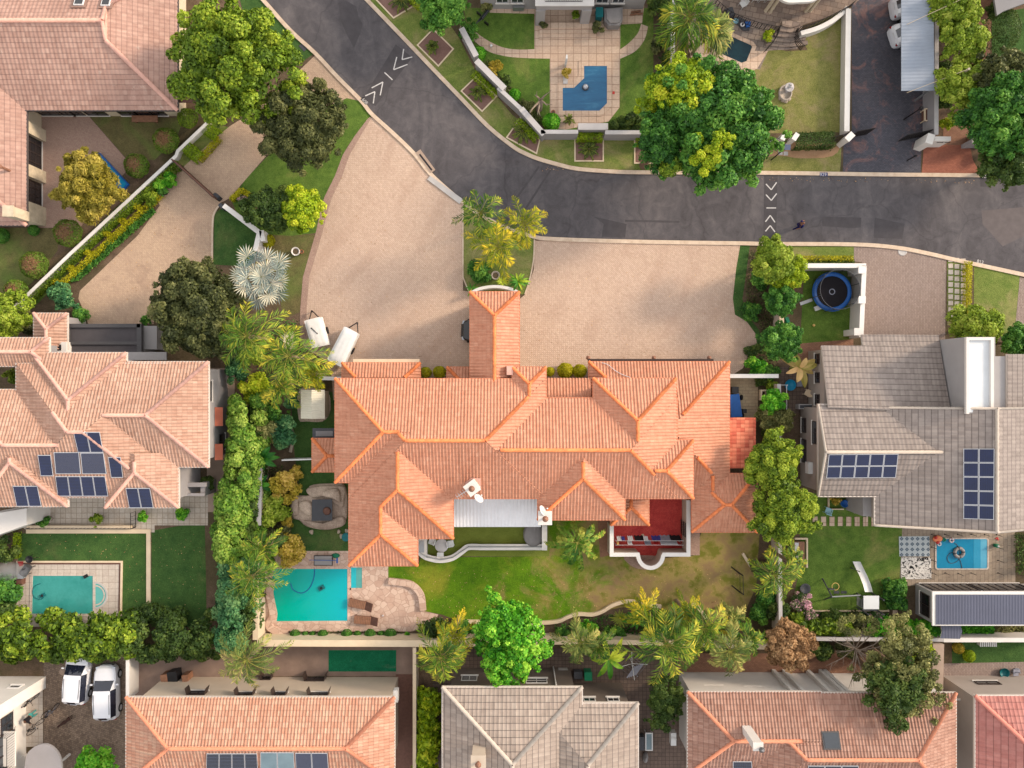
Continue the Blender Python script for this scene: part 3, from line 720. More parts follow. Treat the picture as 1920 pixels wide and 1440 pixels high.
paver('drive_tan',col(222,194,166),col(208,180,156),col(192,160,136),.2,.1,R(43),patch=col(182,150,132),amt=.4,s3=.16,stain=col(160,132,118))
paver('court_brick',col(196,166,150),col(184,152,138),col(166,138,124),.2,.1,R(30),patch=col(160,132,118),amt=.45,s3=.2)
paver('yard_paver',col(204,184,150),col(192,170,140),col(150,132,108),.5,.25,0,patch=col(172,150,128))
paver('grey_brick',col(168,150,142),col(152,134,126),col(126,110,104),.24,.12,R(90),patch=col(176,152,136),amt=.4,s3=.12)
paver('red_brick',col(186,118,96),col(170,104,84),col(140,92,78),.2,.1,0,patch=col(146,96,80),amt=.35)
paver('brick_path',col(170,128,104),col(152,110,90),col(124,94,78),.2,.1,0)
paver('dark_block',col(104,104,114),col(88,88,98),col(76,74,82),.2,.1,0,patch=col(66,64,72),amt=.5,s3=.2,stain=col(200,140,122))
paver('patio_slab',col(226,200,178),col(214,186,164),col(168,138,120),.6,.6,0,0.0,ms=.02,stain=col(188,158,140))
paver('terrace_tile',col(212,200,186),col(202,188,172),col(158,144,130),.42,.42,0,0.0,ms=.018,stain=col(176,156,136))
paver('deck_slab',col(214,202,190),col(204,190,178),col(170,156,144),.5,.5,0,0.0,ms=.015,stain=col(178,160,146))
paver('grey_deck',col(176,160,142),col(158,142,126),col(128,114,100),.9,.3,R(90),.5,patch=col(146,130,116),ms=.015)
paver('brown_deck',col(124,106,96),col(110,94,86),col(84,72,66),.3,.3,0,0,ms=.015)
paver('cobble',col(168,146,128),col(126,108,94),col(100,84,74),.16,.16,R(20),.5,patch=col(104,90,80),amt=.5,s3=.3,stain=col(176,154,138))
paver('slate_patio',col(168,152,140),col(132,120,114),col(110,98,92),.55,.42,R(12),.5,ms=.02,patch=col(186,150,128))
# flagstones of irregular shape
def crazy(name,a,b,grout,sc=1.1):
 t = NT(name); p = t.pos(); v = t.n('ShaderNodeTexVoronoi',feature='DISTANCE_TO_EDGE'); v.inputs['Scale'].default_value = sc; t.l(p,v.inputs['Vector'])
 v2 = t.n('ShaderNodeTexVoronoi'); v2.inputs['Scale'].default_value = sc; t.l(p,v2.inputs['Vector'])
 sp = t.n('ShaderNodeSeparateColor'); t.l(v2.outputs['Color'],sp.inputs[0])
 f = t.math('ADD',t.math('MULTIPLY',sp.outputs[0],.4),t.math('MULTIPLY',t.noise(p,1.2,8,.7,.8),.6))
 cc = t.ramp(f,[(.28,a),(.66,b)]); e = t.ramp(v.outputs['Distance'],[(.012,W2),(.05,W1)]); cc = t.mix(e,cc,grout)
 return t.out(cc,.85,t.bump(v.outputs['Distance'],.01),.2)
crazy('flagstone',col(206,172,154),col(230,202,184),col(190,158,142),2.3); crazy('flag_grey',col(128,116,108),col(176,160,148),col(100,90,84),1.6)
# asphalt: worn lanes and old repairs
t = NT('asphalt'); p = t.pos(); pr = t.pos(R(35),(1,.28,1)); a = t.noise(pr,.28,6,.62,1.4); b = t.noise(p,1.1,7,.7,.8); f = t.noise(p,26,3,.7)
m_ = t.math('ADD',t.math('MULTIPLY',a,.55),t.math('MULTIPLY',b,.45))
cc = t.ramp(m_,[(.34,col(75,71,74)),(.5,col(96,92,95)),(.66,col(119,113,114))])
cc = t.mix(1.0,cc,t.ramp(f,[(.3,gray(.86)),(.7,gray(1.12))]),'MULTIPLY'); vc = t.n('ShaderNodeTexVoronoi',feature='DISTANCE_TO_EDGE'); vc.inputs['Scale'].default_value = .16; wq = t.n('ShaderNodeVectorMath',operation='ADD'); nq = t.n('ShaderNodeTexNoise'); nq.inputs['Scale'].default_value = .7; t.l(p,nq.inputs['Vector']); t.l(p,wq.inputs[0]); t.l(nq.outputs['Color'],wq.inputs[1]); t.l(wq.outputs[0],vc.inputs['Vector'])
cc = t.mix(t.ramp(vc.outputs['Distance'],[(.003,gray(.25)),(.009,W1)]),cc,col(54,50,54)); ol = t.noise(p,.9,4,.6); cc = t.mix(t.ramp(ol,[(.66,W1),(.74,gray(.5))]),cc,col(62,58,62))     # hair cracks and oil spots
t.out(cc,.9,t.bump(f,.006),.25)
plain('asphalt_new',col(82,78,81),.9,.12,2.0); plain('asphalt_old',col(106,98,98),.9,.12,2.0)
t = NT('kerb_stone'); p = t.pos(); g = t.noise(p,2.2,6,.7); cc = t.ramp(g,[(.3,col(206,180,156)),(.7,col(236,216,194))]); t.out(cc,.85,t.bump(g,.01),.2)
plain('road_paint',col(214,210,208),.7,.2,6); plain('paint_blue',col(40,48,110),.6); plain('paint_dark',col(40,36,40),.6)
plain('concrete',col(196,192,190),.9,.1,1.2); plain('concrete_warm',col(178,156,140),.9,.14,.8); plain('concrete_brown',col(146,124,112),.9,.2,.8)
plain('plaster_white',col(232,226,220),.8,.05,1.0); plain('plaster_cream',col(222,206,180),.8,.06,1.0); plain('plaster_grey',col(176,172,172),.8,.06,.8)
plain('plaster_taupe',col(176,164,156),.8,.05,.8); plain('plaster_beige',col(206,190,172),.8,.06,.8); plain('wall_grey',col(160,156,158),.85,.07,.7)
plain('coping_grey',col(198,194,194),.8,.08,1.5); plain('coping_cream',col(236,214,184),.8,.08,1.2); plain('coping_white',col(240,236,232),.8,.05,1.5)
plain('flat_roof_white',col(226,230,234),.7,.06,.8); plain('flat_roof_grey',col(142,140,142),.9,.12,.5); plain('stone_pale',col(214,198,172),.85,.2,2.2,.02)
plain('plaster_brown',col(118,106,98),.85,.08,.8)
plain('bark',col(120,96,78),.9,.25,6); plain('bark_grey',col(150,134,120),.9,.2,6); plain('palm_trunk',col(138,120,102),.9,.25,9); plain('palm_rib',col(150,148,66),.7,.15,5)
plain('iron',col(36,32,34),.45,.1,5); plain('steel',col(170,172,176),.35,.08,5,0,.5,.6); plain('alu',col(214,216,222),.35,.05,5,0,.5,.3); plain('rust_metal',col(150,108,88),.6,.3,9)
plain('win_dark',col(62,50,46),.5,.1,5); plain('win_white',col(236,234,232),.5,.05,5); plain('win_grey',col(80,78,80),.5,.1,5)
plain('glass',col(58,64,72),.08,.15,1.5,0,.8); plain('glass_dark',col(28,30,36),.06,.1,1.5,0,.8)
plain('wood',col(150,108,84),.7,.22,5); plain('wood_dark',col(112,78,66),.7,.2,5); plain('white_metal',col(236,236,236),.45,.04,3); plain('black_plastic',col(34,34,38),.5,.1,4)
plain('blue_plastic',col(30,96,176),.45,.12,4); plain('teal_plastic',col(20,150,196),.45,.1,4); plain('green_plastic',col(24,130,92),.5,.1,4); plain('red_plastic',col(206,62,58),.5,.1,4)
plain('orange_plastic',col(240,138,92),.45,.12,4); plain('grey_cover',col(150,146,146),.6,.08,3,.01); plain('dark_grey',col(76,78,84),.6,.1,3); plain('terracotta',col(182,116,88),.8,.15,5)
plain('stone_pot',col(182,170,158),.85,.12,5); plain('cloth_white',col(222,222,226),.9,.08,4); plain('cloth_blue',col(66,64,140),.9,.12,4); plain('cloth_red',col(200,44,44),.9,.1,4); plain('cloth_black',col(30,26,32),.9,.1,4)
plain('cloth_grey',col(150,152,166),.9,.1,4); plain('cloth_teal',col(70,150,146),.9,.1,4); plain('denim',col(88,104,130),.9,.15,6); plain('navy',col(22,26,84),.9,.1,5); plain('skin',col(140,96,74),.6,.08,6); plain('hair',col(30,24,22),.8,.1,9)
plain('dog_fur',col(58,36,30),.8,.2,9); plain('light_blue',col(160,206,222),.5,.06,4); plain('bowl_teal',col(16,112,118),.5,.1,4)
plain('leaf_pink',col(226,178,190),.8,.15,6); plain('yellow_paint',col(236,196,120),.5,.1,4); plain('rock',col(186,170,152),.9,.2,3,.03)
t = NT('car_paint'); t.out(col(236,238,246),.22,None,.6); t.b.inputs['Coat Weight'].default_value = .6
t = NT('car_glass'); t.out(col(30,34,52),.05,None,.9)
t = NT('tyre'); t.out(col(32,30,32),.8); t = NT('lamp_red'); t.out(col(150,30,34),.25,None,.7); t = NT('lamp_clear'); t.out(col(196,204,214),.12,None,.8)
# photovoltaic cells (UV counts cells)
def pv(name,base,line,grid=.03,rough=.18):
 t = NT(name); uv = t.n('ShaderNodeUVMap').outputs[0]; sp = t.n('ShaderNodeSeparateXYZ'); t.l(uv,sp.inputs[0]); e = None
 for i in (0,1):
  f = t.math('FRACT',sp.outputs[i]); d = t.math('MINIMUM',f,t.math('SUBTRACT',1.0,f)); q = t.math('LESS_THAN',d,grid); e = q if e is None else t.math('MAXIMUM',e,q)
 nz = t.noise(t.pos(),1.5,3); cc = t.mix(e,t.ramp(nz,[(.3,base),(.7,tuple(x * 1.5 for x in base[:3]) + (1,))]),line)
 return t.out(cc,rough,None,.5)
pv('pv',col(14,26,62),col(44,60,108),.022); pv('pv_dark',col(18,24,44),col(90,100,128),.022); pv('pv_line',col(28,40,84),col(60,80,140),.05)
t = NT('collector_glass'); p = t.pos(); g = t.noise(p,.8,3); t.out(t.ramp(g,[(.3,col(96,122,134)),(.7,col(120,146,156))]),.12,None,.7)
t = NT('evac_tubes'); uv = t.n('ShaderNodeUVMap').outputs[0]; sp = t.n('ShaderNodeSeparateXYZ'); t.l(uv,sp.inputs[0]); f = t.math('FRACT',t.math('MULTIPLY',sp.outputs[0],3.0))
t.out(t.ramp(f,[(.0,col(34,36,52)),(.45,col(56,66,104)),(.5,col(150,160,186)),(.62,col(44,48,70)),(1,col(34,36,52))]),.2,t.bump(f,.02),.6)
# swimming-pool water and linings
def water(name,shallow,deep,sc=.35):
 t = NT(name); p = t.pos(); a = t.noise(p,sc,5,.55,.6); b = t.noise(p,3.5,4,.6,.8)
 cc = t.ramp(t.math('ADD',t.math('MULTIPLY',a,.75),t.math('MULTIPLY',b,.25)),[(.36,deep),(.64,shallow)])
 return t.out(cc,.08,t.bump(b,.015,.5),.2)
def water_grad(name,left,right,x0,x1):
 t = NT(name); p = t.pos(); sp = t.n('ShaderNodeSeparateXYZ'); t.l(p,sp.inputs[0]); f = t.math('MULTIPLY',t.math('SUBTRACT',sp.outputs[0],x0),1 / (x1 - x0))
 b = t.noise(p,3.0,4,.6,.8); f = t.math('ADD',f,t.math('MULTIPLY',t.math('SUBTRACT',b,.5),.3))
 cc = t.ramp(f,[(.1,left),(.9,right)]); return t.out(cc,.08,t.bump(b,.015,.5),.2)
water_grad('water_turq',col(0,184,160),col(0,186,202),-18.5,-12); water('water_step',col(64,206,216),col(40,192,206)); water('water_green',col(78,172,166),col(52,146,140)); water('water_pale',col(112,190,186),col(92,172,168))
water('water_blue',col(24,146,188),col(14,128,172)); water('water_blue2',col(60,160,200),col(44,150,190)); water('water_blue3',col(104,184,214),col(88,170,206)); water('water_dark',col(26,62,72),col(14,40,52),.8)
t = NT('pool_cover'); p = t.pos(0,(.5,2.2,1)); g = t.noise(p,.8,7,.65,1.0); t.out(t.ramp(g,[(.35,col(14,92,140)),(.55,col(26,106,152)),(.72,col(64,132,170))]),.35,t.bump(g,.05),.5)
# corrugated and ribbed sheet metal (position based ribs)
def ribbed(name,base,axis,period,rough=.4,metal=.0,depth=.03,var=.1):
 t = NT(name); p = t.pos(); sp = t.n('ShaderNodeSeparateXYZ'); t.l(p,sp.inputs[0]); f = t.math('MULTIPLY',sp.outputs[axis],2 * math.pi / period); h = t.math('SINE',f)
 n = t.noise(p,.6,6,.7); d = tuple(x * (1 - var) for x in base[:3]) + (1,); e = tuple(min(1,x * (1 + var)) for x in base[:3]) + (1,)
 return t.out(t.ramp(n,[(.3,d),(.7,e)]),rough,t.bump(h,depth),.4,metal)
ribbed('sheet_white',col(250,250,255),0,.26,depth=.012); ribbed('sheet_steel',col(150,160,176),1,.26,.35,depth=.012); ribbed('sheet_navy',col(84,88,108),0,.22,.5,depth=.006); ribbed('sheet_cream',col(232,226,206),1,.18,.5,depth=.008); ribbed('slat_grey',col(96,90,92),0,.2,.8,0,.01)
# roof coverings
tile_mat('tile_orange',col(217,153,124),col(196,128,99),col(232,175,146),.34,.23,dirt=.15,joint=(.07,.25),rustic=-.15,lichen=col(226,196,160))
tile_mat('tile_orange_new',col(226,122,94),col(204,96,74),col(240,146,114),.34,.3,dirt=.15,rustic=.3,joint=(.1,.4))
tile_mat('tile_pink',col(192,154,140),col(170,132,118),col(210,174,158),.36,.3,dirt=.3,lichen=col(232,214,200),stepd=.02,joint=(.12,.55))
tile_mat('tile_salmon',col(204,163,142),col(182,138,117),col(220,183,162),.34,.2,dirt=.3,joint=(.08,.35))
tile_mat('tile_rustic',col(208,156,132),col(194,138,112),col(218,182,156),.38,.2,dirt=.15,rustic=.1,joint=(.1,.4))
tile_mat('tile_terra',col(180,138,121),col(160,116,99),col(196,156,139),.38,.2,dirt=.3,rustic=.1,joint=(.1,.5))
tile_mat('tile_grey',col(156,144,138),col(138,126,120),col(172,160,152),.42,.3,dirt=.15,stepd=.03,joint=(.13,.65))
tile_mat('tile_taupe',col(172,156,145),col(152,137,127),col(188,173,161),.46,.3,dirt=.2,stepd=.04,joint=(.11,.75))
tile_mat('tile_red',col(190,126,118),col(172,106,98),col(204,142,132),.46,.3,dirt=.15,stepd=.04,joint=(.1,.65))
plain('ridge_orange',col(240,140,88),.8,.28,2.6); plain('ridge_pink',col(226,176,160),.8,.12,3.0); plain('ridge_terra',col(216,142,112),.75,.14,3.0); plain('ridge_taupe',col(198,186,174),.8,.1,3.0); plain('ridge_red',col(222,142,126),.8,.1,3.0)
plain('eave_pale',col(222,210,200),.6,.06,2); plain('eave_dark',col(92,84,84),.6,.08,2); plain('eave_orange',col(224,140,104),.7,.08,2)
# foliage
def fo(name,d,m,l,k=1.05, **kw): return foliage_mat(name,col(*d,k),col(*m,k),col(*l,k), **kw)
fo('leaf_bright',(56,80,18),(108,136,32),(168,182,58)); fo('leaf_lime',(96,126,16),(156,180,30),(208,206,60)); fo('leaf_green',(34,76,28),(72,124,44),(122,166,66))
fo('leaf_dark',(40,60,26),(66,90,36),(104,120,52)); fo('leaf_olive',(54,62,34),(86,92,50),(128,128,78)); fo('leaf_yellow',(100,98,30),(150,138,46),(194,176,84)); fo('leaf_fresh',(40,110,18),(90,166,34),(162,206,70))
fo('leaf_hedge',(58,98,32),(106,146,48),(164,184,82)); fo('leaf_blue',(38,82,52),(72,124,76),(126,164,104)); fo('leaf_tan',(112,82,54),(158,122,84),(202,164,120)); fo('leaf_grey',(78,84,46),(122,124,70),(170,166,104))
fo('leaf_gold',(136,134,14),(188,182,24),(228,216,64)); fo('leaf_amber',(130,122,30),(184,162,56),(222,190,104)); fo('ball_twig',(70,98,28),(104,136,42),(142,100,78)); fo('leaf_soft',(92,118,30),(136,158,44),(176,186,80))
fo('palm',(48,82,22),(104,136,38),(206,188,64),trans=.3); fo('palm_green',(52,92,28),(104,140,46),(176,174,76),trans=.28); fo('palm_gold',(86,110,18),(166,162,30),(238,202,58),trans=.28); fo('palm_dry',(74,94,40),(120,134,62),(196,180,106),trans=.28)
fo('fan_silver',(84,100,100),(140,150,142),(214,204,176),trans=.1); fo('blade',(36,92,30),(84,146,40),(190,200,60)); fo('blade_dry',(92,110,40),(150,140,70),(214,176,122)); fo('cycad',(46,66,24),(86,104,32),(132,140,52)); fo('flower',(58,90,40),(96,122,66),(226,176,190))
gm = MB(); gm.add([(-260,-260,0),(260,-260,0),(260,260,0),(-260,260,0)],[(0,1,2,3)]); tag(gm.build('ground',MAT['soil']),kind='structure')
Z1,Z2,Z3,Z4 = .006,.012,.018,.024
ROAD_L = cat([(400,-110),(498,0),(547,55),(593,97),(638,145),(680,187),(700,212),(740,248),(780,287),(808,322),(840,352),(868,375),(900,398),(945,422),(1000,440),(1040,445),(1200,450),(1390,453),(1440,454),(1600,455),(1680,461),(1740,472),(1800,486),(1920,512),(2100,552)],4)
ROAD_R = cat([(577,-110),(683,0),(757,77),(817,140),(865,190),(913,240),(960,278),(985,292),(1010,302),(1045,312),(1080,320),(1140,325),(1207,327),(1440,328),(1650,331),(1860,333),(1920,336),(2100,345)],4)
sheet('road',ROAD_L + ROAD_R[::-1],Z2,MAT['asphalt'])
def offs(pts,d):
 P = [Vector(p) for p in pts]; out = []
 for i in range(len(P)):
  t = (P[min(i + 1,len(P) - 1)] - P[max(i - 1,0)]).normalized(); out.append((P[i].x - t.y * d,P[i].y + t.x * d))
 return out
kl = MB(); kl.wall(pw(offs(ROAD_L,3.5)),.30,-.02,.1); KERB_L = tag(kl.build('kerb',MAT['kerb_stone']),kind='structure')
kr = MB(); kr.wall(pw(offs(ROAD_R,-3.5)),.30,-.02,.1); KERB_R = tag(kr.build('kerb',MAT['kerb_stone']),kind='structure')
def strip(mb,a,b,w,z):
 a,b = px(*a).xy,px(*b).xy; d = (b - a).normalized(); n = Vector((-d.y,d.x)) * w / 2; mb.add([(*(a - n),z),(*(b - n),z),(*(b + n),z),(*(a + n),z)],[(0,1,2,3)])
# two speed humps with painted arrows
def hump(pts,marks,nm):
 sheet('speed_hump',pts,Z3,MAT['asphalt_new']); mb = MB()
 for i,(a,b) in enumerate(marks): strip(mb,a,b,.085,Z4 + .001 * (i % 2))
 tag(mb.build('road_marking',MAT['road_paint']),kind='structure')
hump([(742,83),(773,108),(704,199),(680,186)],[((757,92),(754,112)),((754,112),(773,107)),((744,107),(738,131)),((738,131),(764,121)),((721,136),(736,150)),((697,165),(718,154)),((718,154),(713,179)),((685,180),(703,172)),((703,172),(700,194))],'a')
hump([(1433,329),(1458,329),(1455,453),(1431,453)],[((1436,345),(1446,356)),((1446,356),(1456,342)),((1436,365),(1446,376)),((1446,376),(1456,363)),((1437,390),(1455,390)),((1435,416),(1444,404)),((1444,404),(1453,417)),((1435,434),(1444,423)),((1444,423),(1453,435))],'b')
for pts,m in (([(634,5),(650,2),(668,12),(672,30),(680,45),(676,62),(664,90),(652,68),(640,42)],'asphalt_new'),([(1113,406),(1175,420),(1172,446),(1128,444),(1132,420)],'asphalt_new'),([(1172,412),(1274,414),(1274,418),(1172,416)],'asphalt_new'),([(1540,406),(1615,408),(1614,426),(1600,428),(1542,424)],'asphalt_new'),([(1640,408),(1696,420),(1692,448),(1638,446)],'asphalt_new'),([(1838,336),(1853,336),(1853,350),(1838,350)],'asphalt_new'),([(1840,395),(1925,388),(1925,440),(1880,462),(1842,420)],'asphalt_old')):
 sheet('asphalt_repair',pts,Z3 - .002,MAT[m])
jm = MB()
for a,b in (((1033,318),(985,392)),((1011,312),(966,375))): strip(jm,a,b,.16,Z3)
tag(jm.build('road_joint',MAT['asphalt_new']),kind='structure')
sheet('driveway',[(700,216),(738,252),(778,292),(806,328),(838,358),(868,384),(868,545),(885,548),(885,700),(975,700),(975,560),(985,552),(1001,505),(1003,451),(1388,459),(1380,505),(1374,560),(1378,590),(1400,603),(1416,625),(1420,650),(1402,668),(1393,690),(1370,705),(1372,750),(625,750),(622,705),(605,672),(575,655),(562,640),(563,580),(568,520),(580,478),(592,437),(600,400),(608,370),(628,330),(643,290),(665,255)],Z2,MAT['forecourt_brick'])
sheet('paving_edge',[(690,222),(700,216),(676,255),(655,292),(641,332),(622,372),(613,402),(604,439),(592,480),(580,520),(575,580),(574,640),(562,640),(563,580),(568,520),(580,478),(592,437),(600,400),(608,370),(628,330),(643,290),(665,255)],Z3,MAT['court_brick'])
sheet('lawn',[(498,440),(592,440),(580,478),(568,520),(562,585),(530,600),(520,500),(505,470)],Z1,MAT['lawn_olive'])
tag(MB().prism(pw([(801,337),(807,330),(868,374),(862,383)]),0,.112).build('drain_slab',MAT['concrete']),kind='structure')
sheet('lawn',[(869,386),(905,404),(950,428),(1001,448),(999,500),(985,552),(880,548),(869,520)],Z2,MAT['lawn_verge'])
tag(MB().wall(pw([(868,386),(868,520),(880,549)]),.1,0,.06).build('path_edging',MAT['kerb_stone']),kind='structure')
tag(MB().wall(pw(cat([(1002,449),(1000,490),(992,528),(984,552)],4)),.1,0,.06).build('path_edging',MAT['kerb_stone']),kind='structure')
sheet('driveway',[(345,312),(400,262),(432,236),(470,212),(500,190),(592,103),(640,150),(686,192),(650,184),(590,212),(545,245),(503,288),(430,372),(414,380),(345,318)],Z2,MAT['drive_tan'])
sheet('driveway',[(335,308),(415,380),(403,398),(399,420),(397,495),(360,500),(310,540),(290,575),(288,608),(166,608),(158,585),(147,560),(150,545),(258,442),(300,385),(290,372),(300,330)],Z2,MAT['drive_tan'])
sheet('lawn',[(690,192),(700,214),(665,255),(643,290),(628,330),(608,370),(600,400),(592,437),(500,440),(470,420),(433,374),(505,290),(547,246),(592,213),(650,184)],Z1,MAT['lawn_green'],smooth=2)
sheet('lawn',[(440,-40),(496,2),(590,100),(560,120),(470,80)],Z1,MAT['lawn_dark'])
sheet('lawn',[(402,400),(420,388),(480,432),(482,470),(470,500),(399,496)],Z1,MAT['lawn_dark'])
tag(MB().wall(pw(cat([(414,382),(403,398),(399,420),(398,495)],4)),.14,0,.08).build('path_edging',MAT['kerb_stone']),kind='structure')
# gardens of the north-west house
sheet('patio',[(70,214),(165,216),(238,300),(236,322),(150,427),(70,427)],Z2,MAT['court_brick'])
sheet('lawn',[(165,216),(345,222),(330,262),(290,300),(238,298)],Z1,MAT['lawn_olive'])
sheet('lawn',[(-20,428),(112,428),(108,470),(60,530),(20,560),(-20,570)],Z1,MAT['lawn_olive'])
sheet('lawn',[(395,228),(432,240),(352,312),(340,310),(298,352),(160,478),(60,580),(25,600),(20,578),(215,392),(335,285)],Z1,MAT['lawn_green'])
# west house with the solar roof
sheet('patio',[(40,925),(390,925),(390,985),(290,985),(290,998),(52,998),(40,985)],Z2,MAT['terrace_tile'])
sheet('lawn',[(35,1000),(274,1000),(274,1170),(32,1170)],Z1,MAT['lawn_dark']); sheet('lawn',[(284,995),(384,978),(388,1175),(284,1175)],Z1,MAT['lawn_dark'])
tag(MB().wall(pw([(50,996),(279,996),(279,1165)]),.32,0,.09).build('path_edging',MAT['coping_cream']),kind='structure')
sheet('pool_deck',[(31,1053),(229,1053),(227,1175),(31,1175)],Z2,MAT['deck_slab'])
tag(MB().wall(pw([(32,1053),(229,1053),(227,1172)]),.14,0,.1).build('path_edging',MAT['coping_cream']),kind='structure')
tag(MB().wall(pw([(34,1056.5),(225.5,1056.5),(223.5,1172)]),.13,0,.05).build('path_edging',MAT['wood_dark']),kind='structure')
sheet('alley',[(388,690),(440,690),(440,960),(388,960)],Z1,MAT['concrete_warm'])
# central property
sheet('lawn',[(727,1062),(783,1062),(790,1045),(1030,1043),(1020,960),(1140,960),(1140,1030),(1195,1050),(1300,1042),(1318,990),(1425,985),(1418,1100),(1395,1150),(1340,1160),(1290,1155),(1190,1135),(1130,1145),(1070,1158),(1040,1166),(990,1168),(870,1168),(828,1152),(796,1146),(791,1115),(770,1096),(745,1091),(727,1093)],Z1,MAT['lawn_bright'])
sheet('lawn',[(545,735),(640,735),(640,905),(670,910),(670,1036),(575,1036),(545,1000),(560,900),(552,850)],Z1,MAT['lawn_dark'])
sheet('patio',[(486,1033),(668,1033),(668,1058),(728,1058),(728,1093),(745,1091),(770,1096),(791,1115),(796,1146),(822,1152),(812,1172),(770,1184),(500,1184),(486,1150)],Z2,MAT['flagstone'])
sheet('patio',[(783,975),(1030,975),(1030,1043),(783,1043)],Z2,MAT['turf'])
sheet('patio',[(1146,925),(1291,925),(1291,1042),(1245,1042),(1238,1062),(1205,1062),(1192,1042),(1146,1042)],Z2,MAT['red_screed'])
sheet('path',[(1120,965),(1148,965),(1148,1040),(1125,1045)],Z2,MAT['wood']); sheet('path',[(1290,1000),(1312,998),(1312,1041),(1290,1041)],Z2,MAT['court_brick'])
sheet('path',[(1172,1043),(1180,1058),(1196,1066),(1218,1067),(1236,1050),(1230,1042)],Z3 - .003,MAT['court_brick'],smooth=4)
sheet('patio',[(1366,706),(1421,706),(1421,790),(1366,790)],Z2,MAT['yard_paver'])
# southern neighbours
sheet('patio',[(495,1212),(775,1212),(775,1268),(495,1268)],Z1,MAT['concrete_brown']); sheet('play_mat',[(616,1219),(743,1219),(743,1259),(616,1259)],Z2,MAT['green_mat'])
sheet('path',[(742,1264),(776,1264),(776,1460),(742,1460)],Z2,MAT['wood_dark'])
sheet('yard',[(82,1232),(238,1215),(240,1470),(82,1470)],Z1,MAT['cobble']); sheet('yard',[(240,1240),(420,1225),(500,1270),(300,1330),(240,1330)],Z1,MAT['concrete_brown'])
sheet('patio',[(20,1290),(80,1270),(81,1400),(20,1400)],Z2,MAT['deck_slab'])
sheet('yard',[(812,1215),(1290,1215),(1290,1470),(812,1470)],Z1,MAT['brown_deck']); sheet('path',[(1260,1225),(1640,1225),(1640,1262),(1260,1262)],Z2,MAT['brick_path'])
sheet('lawn',[(1785,1203),(1960,1203),(1960,1246),(1785,1246)],Z1,MAT['lawn_dark']); sheet('path',[(1764,1244),(1960,1240),(1960,1300),(1764,1300)],Z2,MAT['grey_brick'])
sheet('path',[(1680,1205),(1764,1205),(1764,1470),(1680,1470)],Z1,MAT['concrete_warm'])
# grey house to the east
sheet('lawn',[(1478,462),(1601,462),(1601,488),(1478,486)],Z1,MAT['lawn_verge']); sheet('lawn',[(1508,500),(1595,500),(1595,648),(1500,648)],Z1,MAT['lawn_green'])
sheet('driveway',[(1601,463),(1690,466),(1774,484),(1772,650),(1618,650),(1616,492),(1601,490)],Z2,MAT['grey_brick']); sheet('driveway',[(1912,520),(2000,540),(2000,650),(1900,650)],Z2,MAT['grey_brick'])
sheet('lawn',[(1388,460),(1406,460),(1398,520),(1392,560),(1400,590),(1424,620),(1428,650),(1412,640),(1400,606),(1376,590),(1374,560),(1380,505)],Z1,MAT['lawn_dark'])
sheet('lawn',[(1826,492),(1912,516),(1904,625),(1826,625)],Z1,MAT['lawn_verge']); sheet('ground_strip',[(1776,484),(1812,490),(1812,610),(1776,610)],Z1,MAT['lawn_verge'])
sheet('path',[(1500,644),(1600,636),(1600,670),(1520,700),(1480,690)],Z1,MAT['brick_path']); sheet('patio',[(1462,688),(1535,688),(1535,775),(1462,775)],Z2,MAT['brown_deck'])
sheet('lawn',[(1500,925),(1640,925),(1692,985),(1692,1086),(1664,1090),(1664,1144),(1512,1144),(1512,1120),(1488,1120),(1500,1060)],Z1,MAT['lawn_green'])
sheet('pool_deck',[(1692,985),(1904,985),(1904,1098),(1686,1098)],Z2,MAT['grey_deck'])
tag(MB().wall(pw([(1488,1121),(1513,1121),(1513,1145),(1665,1145),(1665,1089),(1700,1089)]),.1,0,.1).build('path_edging',MAT['coping_cream']),kind='structure')
# northern neighbours
sheet('verge',[(578,-90),(684,-8),(757,70),(817,133),(865,184),(913,234),(960,272),(985,286),(1010,296),(1045,306),(1080,314),(1140,319),(1207,321),(1440,322),(1575,323),(1578,268),(1440,262),(1020,262),(960,215),(890,130),(860,70),(790,-30)],Z1,MAT['lawn_verge'])
sheet('verge',[(1270,285),(1575,290),(1575,323),(1270,321)],Z2,MAT['lawn_dry']); sheet('flower_bed',[(1395,268),(1560,270),(1560,293),(1500,297),(1460,292),(1395,297)],Z3,MAT['bed_tan'],smooth=3)
sheet('lawn',[(870,15),(1225,15),(1225,245),(1030,245),(990,215),(935,160),(880,90)],Z1,MAT['lawn_green'])
sheet('patio',[(1002,-10),(1210,-10),(1204,44),(1163,46),(1162,201),(1141,228),(1060,243),(1031,240),(1031,110),(1002,108)],Z2,MAT['patio_slab'])
sheet('path',cat([(868,40),(905,70),(940,88),(972,93),(1003,92)],5) + cat([(1031,110),(985,109),(945,105),(908,92),(862,52)],5),Z2 + .003,MAT['patio_slab'])
sheet('path',cat([(1161,94),(1180,80),(1196,62),(1202,45)],5) + cat([(1215,50),(1208,75),(1190,97),(1161,111)],5),Z2 + .003,MAT['patio_slab'])
sheet('path',[(918,14),(1003,14),(1003,26),(918,24)],Z2 + .003,MAT['patio_slab'])
sheet('driveway',[(1597,-20),(1758,-20),(1758,250),(1728,268),(1726,325),(1580,325),(1582,255),(1597,245)],Z2,MAT['dark_block'])
sheet('driveway',[(1732,272),(1818,272),(1824,300),(1838,326),(1728,326)],Z2 + .002,MAT['red_brick']); sheet('driveway',[(1768,222),(1825,222),(1825,272),(1768,272)],Z2,MAT['brick_path']); sheet('path',[(1820,-10),(1860,-10),(1855,130),(1820,150)],Z2,MAT['brick_path'])
